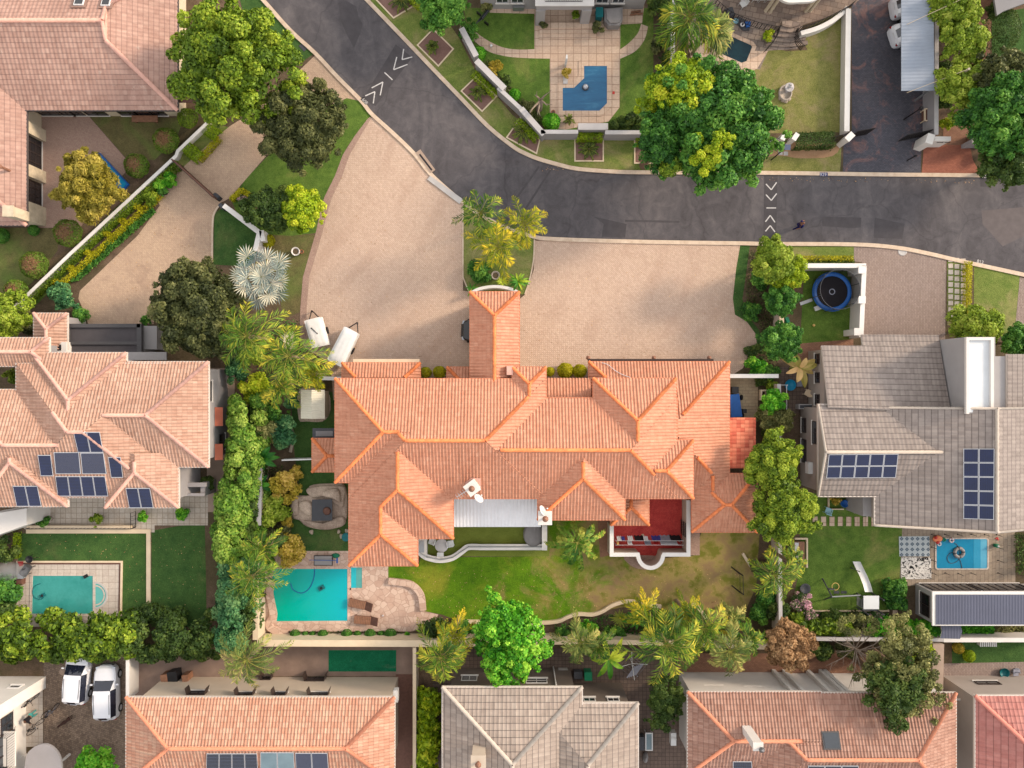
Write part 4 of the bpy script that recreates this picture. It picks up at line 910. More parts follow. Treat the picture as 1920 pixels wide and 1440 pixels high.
sheet('lawn',[(1395,80),(1475,96),(1514,94),(1500,60),(1592,10),(1584,248),(1440,250),(1400,240)],Z1,MAT['lawn_dry']); sheet('lawn',[(1860,25),(1960,10),(1960,125),(1860,125)],Z1,MAT['lawn_dark'])
sheet('patio',[(1320,-30),(1640,-30),(1605,5),(1560,30),(1505,47),(1495,92),(1440,95),(1425,130),(1330,130),(1290,60)],Z2,MAT['slate_patio'])
sheet('patio',[(1285,60),(1400,95),(1440,96),(1420,128),(1400,140),(1300,130)],Z2 + .003,MAT['patio_slab'])
def house(label,x,y,name='house'): c = px(x,y,0); return thing(name,label,'house',(c.x,c.y,0))
def slab(mb,x0,y0,x1,y1,z0,z1,mi=0,tz=None): c,s = ccube(x0,y0,x1,y1,z0,z1,tz); mb.box(c,s,0,mi)
# --- the large orange-tiled house in the middle
h0 = house('large central house with bright orange clay tile roof of many hips',960,830)
r = Roof(h0,'tile_orange','ridge_orange','eave_orange','plaster_beige',.23,.06,PROF_ROLL,.5,.13); N_ = None
r.wing(628,709.5,775,905,5.53,'x','hi',caps={'r': (0,.6)}); mB = r.wing(654,710,1024,935,5.50,'x','hh',caps={'e0lo': N_,'e1lo': N_,'e0hi': (.86,1),'e1hi': (.3,1)}); mC = r.wing(800,746,1270,935,5.46,'x','ih',caps={'r': (.37,1),'e1hi': N_,'e1lo': (.5,1)})
r.wing(654,828,850,1010,5.47,'y','hi',caps={'r': (0,.82),'e0lo': (.65,1)}); r.wing(654,930,783,1061,5.44,'y','hi',caps={'r': (0,.76)}); r.wing(1112,709,1268,850,5.49,'y','ih',caps={'r': (.4,1)})
r.wing(1190,825,1300,935,5.43,'x','ih',caps={'r': (.6,1)}); r.wing(1008,846,1172,975,5.45,'y','hi',caps={'r': (0,.66)}); r.wing(960,688,1024,755,5.48,'y','ih',caps={'r': (.37,1)})
mJ = r.wing(1104,678,1368,923,2.90,'x','hh',caps={'r': N_,'e0lo': N_,'e0hi': (0,.25),'e1hi': (0,.8),'e1lo': (.31,.56)}); r.wing(1297,850,1368,990,2.87,'y','hi',caps={'e0lo': N_,'e0hi': N_,'r': (.35,.62)}); r.wing(1297,888,1420,998,2.90,'x','hh',caps={'e0hi': (.6,1)})
r.wing(881,547,974,726,4.60,'y','ih',over=.35); r.wing(641,680,788,736,2.80,'x','hh',over=.3,caps={'r': N_,'e0lo': N_,'e1lo': N_}); r.wing(838,688,905,736,2.78,'x','hi',over=.3,caps={'r': N_,'e0lo': N_})
r.plane([px(1024,709,3.0),px(1108,709,3.0),px(1108,752,3.85),px(1024,752,3.85)]); r.wing(1145,900,1217,985,2.80,'y','hi',over=.3); r.wing(585,822,650,885,2.80,'x','hi',over=.3)
rf0 = r.finish()
m = MB(); tile_face(m,[px(1368.5,783,2.72),px(1417,783,2.3),px(1417,878,2.3),px(1368.5,878,2.72)],.3,.03,PROF_WAVE); m.quad3([px(1369,784,2.68),px(1416.5,784,2.26),px(1416.5,877,2.26),px(1369,877,2.68)],.12)
m.build('lean_to_roof',MAT['tile_orange_new'],h0)
m = MB()
for x,y in ((1413,787),(1413,874)): q = px(x,y,2.2); m.box((q.x,q.y,1.1),(.14,.14,2.2))
m.build('post',MAT['plaster_white'],h0)
chimney(rf0,885,915,7.3,5.3,.78,.78,'plaster_white',R(37)); chimney(rf0,1022,971,6.3,0,.85,.85,'plaster_white')
m = MB(); m.quad3([on_plane(x,y,mB['S'][0] + mB['S'][1] * .07,mB['S'][1]) for x,y in ((872,905),(884,896),(901,897),(902,915),(890,928),(876,918))],.02); m.build('flashing',MAT['ridge_pink'],rf0)
m = MB(); slab(m,950,686,962,703,2.6,5.6); m.build('flue_box',MAT['ridge_pink'],h0)
m = MB(); slab(m,662,673,786,680,2.35,2.62); m.build('garage_lintel',MAT['coping_cream'],h0); m = MB(); slab(m,1103,673,1338,677,2.4,2.56); m.build('garage_lintel',MAT['win_dark'],h0)
for b in ((690,680.8,775,683),(1125,680,1215,682),(1240,680,1345,682)): m = MB(); slab(m, *b,0,2.2); m.build('garage_door',MAT['wood_dark'],h0)
m = MB(); P = cat([(885,548),(900,541),(928,537),(956,541),(971,548)],5); m.wall(pw(P,1.0),.22,0,1.0); m.build('curved_parapet',MAT['coping_white'],h0)
m = MB(); slab(m,586,803,628,822,2.0,2.15); slab(m,592,808,624,818,2.15,2.2,1); m.build('flat_roof',[MAT['dark_grey'],MAT['flat_roof_grey']],h0)
# drying-yard wall with its round bay,and the covered terrace
cyd = [(1147,986),(1147,1040),(1196,1040)] + [(1220 - 23.5 * math.cos(a),1040 + 25 * math.sin(a)) for a in np.linspace(.12,math.pi - .12,13)] + [(1245,1040),(1291,1040),(1291,938)]
garden_wall('cream wall round the red drying yard with a half round bay',cyd,.22,1.9,'plaster_beige','yard_wall','coping_white',.3,.1)
c = px(1285,992,1); g = thing('yard_gate','dark barred gate in the east wall of the red drying yard','gate',(c.x,c.y,0)); m = MB()
for i in range(9): m.tube([(px(1289,981 + i * 3.2,1.6).x - .18,px(1289,981 + i * 3.2,1.6).y,.05),(px(1289,981 + i * 3.2,1.6).x - .18,px(1289,981 + i * 3.2,1.6).y,1.75)],.02,5)
m.build('bars',MAT['iron'],g); m = MB()
for z in (.1,1.0,1.75): m.tube([(px(1289,980,1.6).x - .18,px(1289,980,1.6).y,z),(px(1289,1007,1.6).x - .18,px(1289,1007,1.6).y,z)],.03,6)
m.build('rails',MAT['iron'],g)
t0 = thing('patio_cover','white corrugated sheet canopy over the artificial turf terrace','canopy',px(930,962,0)); m = MB(); m.quad3([px(849,936,3.25),px(1011,936,3.25),px(1014,988,2.9),px(849,988,2.9)],.05); m.build('sheeting',MAT['sheet_white'],t0)
m = MB()
for x in (852,905,958,1008): q = px(x,985,2.8); m.tube([(q.x,q.y,0),(q.x,q.y,2.82)],.05,8)
m.build('posts',MAT['white_metal'],t0)
m = MB(); q0,q1 = px(849,985,2.8),px(1013,985,2.8); m.box(((q0.x + q1.x) / 2,q0.y,2.76),(q1.x - q0.x,.08,.14)); m.build('beam',MAT['white_metal'],t0)
tw = cat([(786,1035),(800,1045),(825,1050),(848,1046),(866,1034),(878,1026),(900,1026)],4) + [(1022,1026)]
garden_wall('low white terrace wall winding past the artificial turf',tw,.3,.55,'plaster_beige','terrace_wall','coping_white',.46,.08)
railing('thin white rail on the winding terrace wall',tw[::4] + [(1022,1026)],.55,.35,'steel',step=1.2)
garden_wall('white plastered side wall of the turf terrace below the column chimney',[(1021,985),(1021,1032)],.3,1.3,'plaster_white','terrace_wall','coping_white',.4,.1)
# --- north-west house
h1 = house('low pink tiled house with a dutch gable in the upper left corner',120,100)
r = Roof(h1,'tile_pink','ridge_pink','eave_dark','plaster_cream',.3,.03,PROF_WAVE,.45,.16)
a1 = r.wing(-260,-75,333,207,2.9,'x','gh',gab=(0,.213)); b1 = r.wing(-220,70,50,423,2.86,'y','hi',caps={'r': (0,.3)}); rf = r.finish()
YS = a1['wall'][1]
for x,w in ((90,1.5),(122,.9),(143,.9),(178,1.6),(240,1.5),(268,1.5),(294,1.2)): q = on_y(x,211,YS); window(h1,'S',(q.x,YS,1.3),w,2.0,'win_dark','glass_dark',1,1)
XE = b1['wall'][2]
for y,w in ((286,2.9),(366,2.2)): q = on_x(62,y,XE); window(h1,'E',(XE,q.y,1.25),w,2.3,'win_dark','glass_dark',3,2,fr=.1)
for y,n in ((248,1),(327,1),(402,1.6)): q = on_x(64,y,XE); MB().box((XE + .18,q.y,1.3),(.36,.9 * n,2.6)).build('stone_pier',MAT['stone_pale'],h1)
for x,y,w,d in ((150,7,.55,.45),(201,5,.5,.8)):
 p0,n = a1['N']; q = on_plane(x,y,p0,n); m = MB(); m.box(q + n * .08,(w + .5,d + .5,.05),0,0,(R(-24),0)); m.box(q + n * .13,(w + .14,d + .14,.12),0,1,(R(-24),0)); m.box(q + n * .19,(w,d,.04),0,2,(R(-24),0)); m.build('skylight',[MAT['tile_pink'],MAT['white_metal'],MAT['glass_dark']],rf)
chimney(rf,16,396,4.8,2.8,.7,.7,'stone_pale',0,None); q = px(4,314,4.2); MB().tube([(q.x,q.y,3),(q.x,q.y,4.4)],.1,10).lathe([(.16,0),(.18,.08),(.02,.2)],(q.x,q.y,4.45),10).build('flue',MAT['rust_metal'],rf)
m = MB(); slab(m,333,155,372,192,2.3,2.4); m.build('pergola',MAT['wood_dark'],h1)
# --- west house with the solar arrays
h2 = house('two storey salmon tiled house carrying solar panels at the left edge',200,790)
r = Roof(h2,'tile_salmon','ridge_pink','eave_pale','wall_grey',.23,.055,PROF_ROLL,.45,.14)
a2 = r.wing(200,678,391,876,5.5,'x','ih',caps={'r': (.15,1)}); c2 = r.wing(30,681,311,933,5.58,'x','hh',caps={'e1hi': N_,'e0lo': N_,'e1lo': (.45,1),'e0hi': (.72,1)}); r.wing(60,661,237,790,5.5,'y','ih',caps={'r': (.5,1)}); r.wing(-80,633,92,687,5.45,'x','gh')
r.wing(-70,730,135,933,5.53,'x','hi',caps={'e0lo': N_}); b2 = r.wing(197,848,335,952,5.5,'y','hi',caps={'r': (0,.6)}); w2 = r.wing(-45,845,127,950,5.5,'y','hi',caps={'r': (0,.5)}); r.wing(63,587,126,655,3.2,'y','ih',over=.25)
rf = r.finish(); XE = a2['wall'][2]
q = on_x(406,733,XE); window(h2,'E',(XE,q.y,4.1),1.5,1.0,'win_grey','glass_dark',1); q = on_x(405,830,XE); window(h2,'E',(XE,q.y,1.4),1.2,1.2,'win_grey','glass_dark',1)
for y,w in ((780,.7),(845,.6)): q = on_x(414,y,XE); MB().quad3([(XE + .02,q.y - w,2.9),(XE + .55,q.y - w,2.7),(XE + .55,q.y + w,2.7),(XE + .02,q.y + w,2.9)],.12).build('window_hood',MAT['tile_orange_new'],h2)
m = MB(); slab(m,340,905,386,913,2.4,2.6); slab(m,340,925,383,930,2.4,2.6); slab(m,376,905,384,930,0,2.4); m.build('porch_frame',MAT['wall_grey'],h2)
panel_grid(h2,[(137,810),(187,810),(194,849),(146,849)],c2['S'],2,1)
panel_grid(h2,[(103,893),(197,893),(203,931),(108,931)],c2['S'],4,1)
panel_grid(h2,[(100,848),(148,848),(152,889),(104,889)],c2['S'],1,1,None,kind='evac_tubes',name='tube_collector',cells=(9,1))
panel_grid(h2,[(150,849),(194,849),(200,889),(154,889)],c2['S'],1,1,None,kind='evac_tubes',name='tube_collector',cells=(9,1))
panel_grid(h2,[(70,853),(95,853),(100,893),(76,893)],c2['S'],1,1)
panel_grid(h2,[(202,857),(226,857),(231,896),(208,896)],c2['S'],1,1)
panel_grid(h2,[(23,911),(70,911),(78,950),(31,950)],w2['S'],2,1)
panel_grid(h2,[(235,915),(281,915),(288,953),(242,953)],b2['S'],2,1)
p0 = thing('carport','flat dark grey carport beside the little pink hip roof of the salmon house','carport',px(195,635,0)); m = MB(); slab(m,126,611,263,660,2.55,2.65); m.build('deck',MAT['asphalt_new'],p0); m = MB()
for b in ((126,607,263,614),(126,640,256,646),(256,607,265,661),(124,607,130,661)): slab(m, *b,2.45,2.82)
m.build('beams',MAT['win_grey'],p0); m = MB()
for x,y in ((130,612),(260,612),(260,655)): q = px(x,y,2.5); m.box((q.x,q.y,1.2),(.2,.2,2.45))
m.build('posts',MAT['plaster_grey'],p0)
m = MB(); slab(m,95,641,124,660,0,3.4); slab(m,100,646,114,657,3.4,3.46,1); m.build('flue_box',[MAT['plaster_white'],MAT['black_plastic']],h2)
m = MB(); slab(m,265,611,294,655,0,2.0); slab(m,240,660,312,675,2.7,2.85); m.build('side_wall',MAT['plaster_grey'],h2)
m = MB(); q = [px(-40,968,3.2),px(50,953,3.2),px(50,984,3.2),px(-40,1016,3.2)]; m.prism([(p.x,p.y) for p in q],0,3.2); o = m.build('outbuilding',MAT['plaster_white']); tag(o,'plain white flat topped outbuilding at the left edge above the smoking barbecue','building')
railing('dark thin railing along the front of the tiled terrace left',[(48,992),(245,992),(245,962)],.0,.9,step=.3)
garden_wall('low cream wall with dark coping along the tiled terrace',[(50,988),(245,988)],.2,.4,'coping_cream','terrace_wall')
# --- south-west white house,only its yard corner in view
h3 = house('tall cream house with balcony in the lower left corner',20,1380)
G = [(86,1268),(86,1290),(49,1302),(49,1412),(86,1440),(86,1640),(-160,1640),(-160,1268)]; m = MB(); m.prism(pw(G),-.05,6.2); m.prism(pw([(90,1262),(90,1292),(53,1304),(53,1640),(-160,1640),(-160,1262)]),6.2,6.45,1); m.build('wall',[MAT['plaster_white'],MAT['coping_white']],h3)
XE = px(49,1300).x
for x,y,w,h_ in ((12,1357,1.3,1.5),(10,1395,1.6,2.2),(6,1432,1.3,1.5)): q = on_x(x,y,XE); window(h3,'E',(XE,q.y,q.z),w,h_,'win_dark','glass',1,1)
q = on_x(22,1393,XE); m = MB(); m.box((XE + .45,q.y,2.9),(.9,2.6,.16)); m.build('balcony',MAT['plaster_white'],h3)
m = MB()
for i in range(14): m.tube([(XE + .88,q.y - 1.25 + i * .19,2.98),(XE + .88,q.y - 1.25 + i * .19,3.95)],.013,5)
for yy in (-1.25,1.25):
 for i in range(5): m.tube([(XE + .1 + i * .19,q.y + yy,2.98),(XE + .1 + i * .19,q.y + yy,3.95)],.013,5)
m.tube([(XE + .02,q.y - 1.25,3.95),(XE + .88,q.y - 1.25,3.95),(XE + .88,q.y + 1.25,3.95),(XE + .02,q.y + 1.25,3.95)],.025,6); m.build('balcony_railing',MAT['iron'],h3)
YN = px(0,1268).y; q = on_y(28,1288,YN); window(h3,'N',(q.x,YN,q.z),.9,.6,'win_white','glass_dark',0)
for y in (1343,1394): q = on_x(44,y,XE); MB().lathe([(.03,0),(.09,.05),(.1,.2),(.04,.28)],(XE + .13,q.y,2.0),10).build('wall_lamp',MAT['black_plastic'],h3)
m = MB(); m.prism(pw(cat([(49,1425),(62,1402),(84,1394),(102,1402),(114,1420),(117,1450),(110,1500),(49,1500)],4,True),2.4),2.3,2.5); m.build('canopy',MAT['wall_grey'],h3)
for x in (60,100): q = px(x,1440,2.3); MB().tube([(q.x,q.y,0),(q.x,q.y,2.3)],.1,10).build('canopy_post',MAT['plaster_white'],h3)
# --- southern row
h4 = house('two storey house with mottled orange and white barrel tiles at bottom left',490,1400)
r = Roof(h4,'tile_rustic','ridge_terra','eave_pale','plaster_beige',.23,.055,PROF_ROLL,.45,.14); a4 = r.wing(236,1307,740,1469,5.5,'x','hh',hip=(1.15,1.05)); rf = r.finish(); YN = a4['wall'][3]
for x,y,w,h_ in ((592,1273,1.5,1.1),(598,1303,1.4,.8),(525,1303,.9,.8),(460,1303,1.2,.8),(370,1300,1.3,.8),(500,1272,.8,.8)):
 q = on_y(x,y,YN); f = window(h4,'N',(q.x,YN,q.z),w,h_,'win_dark','glass_dark',1)
 for sg in (-1,1): MB().quad3([(q.x + sg * w / 2,YN + .06,q.z - h_ / 2),(q.x + sg * (w / 2 + .12),YN + .5,q.z - h_ / 2),(q.x + sg * (w / 2 + .12),YN + .5,q.z + h_ / 2),(q.x + sg * w / 2,YN + .06,q.z + h_ / 2)],.03).build('casement',MAT['win_dark'],f)
panel_grid(h4,[(387,1413),(482,1413),(484,1452),(386,1452)],a4['S'],4,1,None,kind='pv_dark')
panel_grid(h4,[(488,1411),(551,1411),(553,1452),(488,1452)],a4['S'],2,1,None,kind='collector_glass',name='glass_collector',cells=(1,1))
panel_grid(h4,[(553,1412),(614,1412),(617,1452),(555,1452)],a4['S'],2,1,None,kind='evac_tubes',name='tube_collector',cells=(8,1))
q = px(748,1302,2.5); m = MB(); m.box((a4['wall'][2] + .2,q.y,2.6),(.34,.9,.65)); m.build('air_conditioner',MAT['white_metal'],h4)
h5 = house('house with flat taupe concrete tiles and white gutters at bottom centre',1010,1400)
r = Roof(h5,'tile_taupe','ridge_taupe','eave_pale','plaster_brown',.3,.012,PROF_FLAT,.42,.15); a5 = r.wing(829,1288,1092,1560,5.5,'y','gh',hip=(1,.92)); b5 = r.wing(1000,1318,1197,1540,5.46,'y','gh',caps={'e1lo': N_}); rf = r.finish(); YN = a5['wall'][3]
for x,y,w,h_ in ((1006,1277,1.6,1.0),(880,1272,1.2,1.0)): q = on_y(x,y,YN); window(h5,'N',(q.x,YN,q.z),w,h_,'win_white','glass_dark',1,1)
YB = b5['wall'][3]
for x,w in ((1105,.9),(1150,.9)): q = on_y(x,1312,YB); window(h5,'N',(q.x,YB,q.z),w,.8,'win_white','glass_dark',1)
q = on_y(1040,1270,YN); MB().tube([(q.x,YN + .08,0),(q.x,YN + .08,5.2),(q.x,YN + .45,5.4)],.05,8).build('downpipe',MAT['white_metal'],h5)
chimney(rf,897,1428,8.2,5.5,.9,.8,'plaster_beige')
h6 = house('long house with terracotta barrel tiles, pale walls and pilasters at bottom right',1540,1400)
r = Roof(h6,'tile_terra','ridge_terra','eave_pale','plaster_white',.23,.055,PROF_ROLL,.45,.14); a6 = r.wing(1289,1297,1540,1453,5.5,'x','hi',caps={'r': (0,.72)}); b6 = r.wing(1391,1299,1793,1509,5.48,'x','hh',hip=(1,.9),caps={'e0hi': (.72,1),'e0lo': N_}); rf = r.finish(); YN = b6['wall'][3]
for x,y,w,h_ in ((1340,1290,1.3,.7),(1415,1292,1.3,.7),(1328,1263,.9,.9),(1400,1263,.9,.9),(1462,1263,.8,.9),(1550,1265,.8,.9)): q = on_y(x,y,YN); window(h6,'N',(q.x,YN,q.z),w,h_,'win_dark','glass_dark',1)
for x in (1455,1475,1520,1544,1552): q = on_y(x,1268,YN); MB().box((q.x,YN + .16,2.6),(.26,.32,5.3)).build('pilaster',MAT['plaster_white'],h6)
p0_,n_ = b6['N']; q = on_plane(1558,1388,p0_,n_); m = MB(); m.quad3([on_plane(x,y,p0_ + n_ * .12,n_) for x,y in ((1540,1371),(1573,1371),(1578,1406),(1545,1406))],.1); m.quad3([on_plane(x,y,p0_ + n_ * .14,n_) for x,y in ((1543,1374),(1571,1374),(1575,1403),(1548,1403))],.03,1); m.build('skylight',[MAT['win_grey'],MAT['glass']],rf)
chimney(rf,1421,1399,9.2,6.2,.6,.5,'plaster_white',0,None); q = px(1434,1413,9.2); MB().lathe([(.1,0),(.1,.3),(.2,.32),(.02,.5)],(q.x - .3,q.y + .4,9.25),12).build('cowl',MAT['steel'],rf)
panel_grid(h6,[(1374,1428),(1410,1428),(1412,1462),(1374,1462)],a6['S'],1,1,None,kind='pv_dark')
panel_grid(h6,[(1515,1436),(1610,1436),(1612,1470),(1515,1470)],b6['S'],3,1,None,kind='pv_dark')
h7 = house('house with flat red concrete tiles in the lower right corner',1880,1390)
r = Roof(h7,'tile_red','ridge_red','eave_pale','plaster_taupe',.3,.012,PROF_FLAT,.45,.15); a7 = r.wing(1828,1304,2120,1530,5.5,'x','hh'); r.finish(); YN = a7['wall'][3]; q = on_y(1852,1281,YN); window(h7,'N',(q.x,YN,q.z),1.8,.7,'win_dark','glass_dark',1)
m = MB(); q = on_x(1795,1295,a7['wall'][0]); m.box((a7['wall'][0] - .5,q.y - .5,2.6),(1.0,.12,.1)); m.box((a7['wall'][0] - 1.0,q.y - 2.2,2.6),(.12,3.5,.1)); m.build('pergola_beam',MAT['plaster_white'],h7)
# --- grey house to the east
h8 = house('modern grey tiled house with white tower roof and solar arrays at right',1720,830)
r = Roof(h8,'tile_grey','ridge_taupe','eave_pale','plaster_taupe',.3,.022,PROF_WAVE,.45,.13)
c8 = r.wing(1534,758,1780,931,4.62,'x','gi',over=.3,wall=False); m8 = r.wing(1640,764,2012,985,4.58,'y','gg',tan=.4,over=.35)
r.plane([px(1540,648,3.5),px(1762,648,3.5),px(1782,772,5.0),px(1554,763,5.0)]); r.plane([px(1615,627,3.22),px(1760,628,3.22),px(1762,648.5,3.49),px(1617,648.5,3.49)])
r.plane([px(1889,664,6.5),px(2010,664,5.6),px(2010,776,5.6),px(1889,776,6.5)])
X0,Y0,X1,Y1 = c8['box']; r.W.prism([(X0 + .3,Y0 + .3),(X1,Y0 + .3),(X1,Y1 - .3),(X0 + .3,Y1 - .3)],-.05,4.45)
a = px(1546,770,3.4); b = px(1760,655,3.4); r.W.prism([(a.x,a.y),(b.x,a.y),(b.x,b.y),(a.x,b.y)],-.05,3.35)
rf = r.finish(); XW = X0 + .3
m = MB(); slab(m,1812,632,1866,775,-.05,6.9); slab(m,1862,668,1889,777,-.05,6.3); m.build('tower',MAT['plaster_grey'],h8)
m = MB(); slab(m,1816,637,1856,773,6.9,6.93,1); a = [(1812,632),(1862,632),(1862,775)]; m.wall(pw([(1814,776),(1814,635),(1860,635),(1860,776)],7.1),.2,6.9,7.15); m.build('parapet',[MAT['plaster_white'],MAT['flat_roof_white']],h8)
for x,y,w,h_ in ((1499,796,1.1,.9),(1528,811,1.7,.9),(1502,844,1.8,1.0)): q = on_x(x,y,XW); window(h8,'W',(XW,q.y,max(q.z,.9)),w,h_,'win_dark','glass',1)
a = px(1546,700,3.4)
for y in (673,708,749): q = on_x(1533,y,a.x); window(h8,'W',(a.x,q.y,q.z),.8,.9,'win_dark','glass_dark',1)
q = on_x(1510,874,XW); MB().box((XW - .17,q.y,2.4),(.34,.85,.65)).build('air_conditioner',MAT['white_metal'],h8)
XM = m8['wall'][0]; q = on_x(1612,945,XM); window(h8,'W',(XM,q.y,1.5),1.5,2.2,'win_white','glass_dark',1,1,fr=.14); YSW = m8['wall'][1]
m = MB(); slab(m,1618,925,1650,968,0,3.2,tz=3.2); m.build('porch_wall',MAT['plaster_grey'],h8)
panel_grid(h8,[(1554,852),(1685,851),(1680,896),(1549,897)],c8['S'],5,2)
panel_grid(h8,[(1806,841),(1865,841),(1864,975),(1806,973)],m8['W'],2,5,cells=(10,6))
# --- pool house
h9 = house('flat roofed grey pool house with dark navy roof and white fascia',1830,1140,'pool_house')
m = MB(); a = px(1754,1172,3.1); b = px(1990,1113,3.1); m.prism([(a.x,a.y),(b.x,a.y),(b.x,b.y),(a.x,b.y)],-.05,2.95); m.build('wall',MAT['plaster_grey'],h9)
m = MB(); m.prism(pw([(1748,1173),(1748,1109),(1995,1109),(1995,1173)],3.1),2.95,3.12); m.build('fascia',MAT['coping_white'],h9); m = MB(); m.prism(pw([(1755,1171),(1755,1115),(1995,1115),(1995,1171)],3.16),3.125,3.17); m.build('roof',MAT['sheet_navy'],h9)
for x,w in ((1770,3.6),(1865,3.9)): q = on_y(x,1096,b.y); window(h9,'N',(q.x,b.y,1.2),w,2.1,'win_dark','glass',5,0,fr=.08)
q = on_x(1724,1128,a.x); window(h9,'W',(a.x,q.y,1.55),1.7,1.4,'win_dark','glass_dark',1)
m = MB(); m.prism(pw([(1764,1171),(1801,1171),(1804,1184),(1800,1198),(1763,1197),(1766,1184)],2.5),2.42,2.5,0,1); m.build('canopy',[MAT['sheet_navy'],MAT['coping_white']],h9)
# --- northern houses,only their garden fronts in view
h10 = house('grey house front with a columned portico at the top centre',1055,-40)
m = MB(); a = px(902,17); b = px(1205,-220); m.prism([(a.x,a.y),(b.x,a.y),(b.x,b.y),(a.x,b.y)],-.05,6.3); m.build('wall',MAT['plaster_grey'],h10)
m = MB(); a = px(1006,46); b = px(1101,17); m.prism([(a.x - .1,a.y),(b.x + .1,a.y),(b.x + .1,b.y + .6),(a.x - .1,b.y + .6)],2.55,3.4); m.prism([(a.x - .2,a.y - .12),(b.x + .2,a.y - .12),(b.x + .2,b.y + .6),(a.x - .2,b.y + .6)],3.4,3.5,1); m.build('portico',[MAT['plaster_grey'],MAT['coping_white']],h10)
for x in (1012,1095): q = px(x,42); MB().box((q.x,q.y,1.3),(.7,.55,2.6)).build('column',MAT['plaster_grey'],h10)
YSW = px(0,17).y
for x in (942,970,1128,1158): q = on_y(x,6,YSW); window(h10,'S',(q.x,YSW,1.7),.95,1.2,'win_white','glass',1)
q0,q1 = px(1022,3,3.5),px(1092,3,3.5); m = MB()
for i in range(22): x = q0.x + (q1.x - q0.x) * i / 21; m.tube([(x,q0.y,3.5),(x,q0.y,4.4)],.012,5)
for z in (3.56,4.4): m.tube([(q0.x,q0.y,z),(q1.x,q0.y,z)],.025,6)
m.build('balcony_railing',MAT['iron'],h10)
for i,(y0,y1) in enumerate(((46,56),(56,65),(65,74))): m = MB(); slab(m,1012 - i * 0.5,y0,1120 - i * .3,y1,0,.36 - .12 * i,tz=0); m.build('step',MAT['patio_slab'],h10)
q = px(972,14,.5); MB().box((q.x,q.y + .05,.5),(.85,.4,.6)).build('air_conditioner',MAT['steel'],h10)
h11 = house('cream house front with round columns over a curved slate terrace at top right',1470,-40)
m = MB(); a = px(1340,-30); b = px(1640,-260); m.prism([(a.x,a.y),(b.x,a.y),(b.x,b.y),(a.x,b.y)],-.05,6.0); m.build('wall',MAT['plaster_cream'],h11)
m = MB(); m.prism(pw(cat([(1430,-60),(1440,-25),(1470,2),(1500,4),(1530,0),(1545,-20),(1550,-60)],4),3.3),3.0,3.3); m.build('balcony',MAT['coping_white'],h11)
for x,y in ((1436,20),(1444,22),(1511,21),(1519,20)): q = px(x,y); MB().lathe([(.18,0),(.13,.1),(.12,2.9),(.17,3.0)],(q.x,q.y,0),12).build('column',MAT['plaster_cream'],h11)
for i in range(5): yy = 56 + i * 7.6; m = MB(); w = 17 + i * 4.6; m.prism(pw(cat([(1478 - w - i * 2,yy),(1478,yy + 3),(1478 + w,yy - 2)],3) + [(1478 + w,yy - 9),(1478 - w,yy - 9)]),0,.75 - .15 * i); m.build('step',MAT['slate_patio'],h11)
h12 = thing('carport','grey corrugated carport roof over parked cars at upper right','carport',px(1722,70,0)); m = MB(); m.quad3([px(1690,-60,2.75),px(1750,-60,2.9),px(1752,170,2.9),px(1690,170,2.75)],.06); m.build('sheeting',MAT['sheet_steel'],h12); m = MB()
for y in (-40,60,165): q = px(1749,y,2.8); m.box((q.x,q.y,1.4),(.12,.12,2.8))
m.build('posts',MAT['steel'],h12); m = MB()
for y in (-50,40,105,168): m.tube([px(1691,y,2.68),px(1750,y,2.82)],.05,6)
m.build('rafters',MAT['steel'],h12)
for y in (40,168):
 b_ = px(1757,y); t_ = Vector((b_.x + .15,b_.y,4.3)); m = MB(); m.tube([(b_.x,b_.y,0),t_],.09,8); m.build('mast',MAT['plaster_beige'],h12); MB().tube([t_,px(1700,y + 6,2.82)],.02,5).build('stay',MAT['coping_cream'],h12)
h13 = house('corner of a house with grey roof edge at the far upper right',1910,-10); m = MB(); m.prism(pw([(1874,26),(1960,-14),(1960,-60),(1860,-60)]),0,2.8); m.build('wall',MAT['plaster_beige'],h13); m = MB(); m.prism(pw([(1868,30),(1880,22),(1960,-8),(1960,-80),(1850,-80)],2.9),2.8,3.0); m.build('roof',MAT['flat_roof_grey'],h13)
garden_wall('long white diagonal wall beside the driveway hedge at left',[(398,221),(333,283),(330,292),(130,477),(24,579)],.18,.7,'plaster_white',capm='coping_white',capw=.24)
garden_wall('white gate wall running from the brown driveway gate to the silver palm',[(419,385),(474,427),(486,436),(478,470)],.3,1.6,'plaster_white',capm='coping_white',capw=.36)
garden_wall('short white wall stub behind the yellow ball bush',[(490,432),(493,452)],.3,1.6,'plaster_white',capm='coping_white',capw=.36)
garden_wall('beige boundary wall behind the banana plants west of the central garden',[(487,820),(485,985)],.3,2.0,'plaster_beige',capm='coping_grey',capw=.36)
garden_wall('cream boundary wall along the west side of the turquoise pool',[(480,1010),(479,1200)],.34,2.0,'plaster_cream',capm='coping_cream',capw=.42)
garden_wall('cream boundary wall south of the turquoise pool behind the clipped balls',[(482,1206),(888,1207)],.4,1.9,'plaster_cream',capm='coping_cream',capw=.5)
garden_wall('cream boundary wall behind the palms south of the long lawn',[(888,1207),(1110,1203),(1240,1206),(1330,1209),(1446,1214)],.3,1.9,'plaster_cream',capm='coping_cream',capw=.36)
garden_wall('narrow cream wall beside the dark red passage at bottom',[(777,1214),(777,1460)],.22,1.8,'plaster_beige',capm='coping_cream',capw=.26)
WN = [(858,40),(872,74),(890,112),(938,158)]; garden_wall('upper grey street wall with pale coping beside the bright round tree',[(865,52),(893,105)],.3,1.7,'wall_grey',capm='coping_grey',capw=.42)
garden_wall('grey street wall section between the two diamond planters',[(893,113),(946,166)],.3,1.6,'wall_grey',capm='coping_grey',capw=.46)
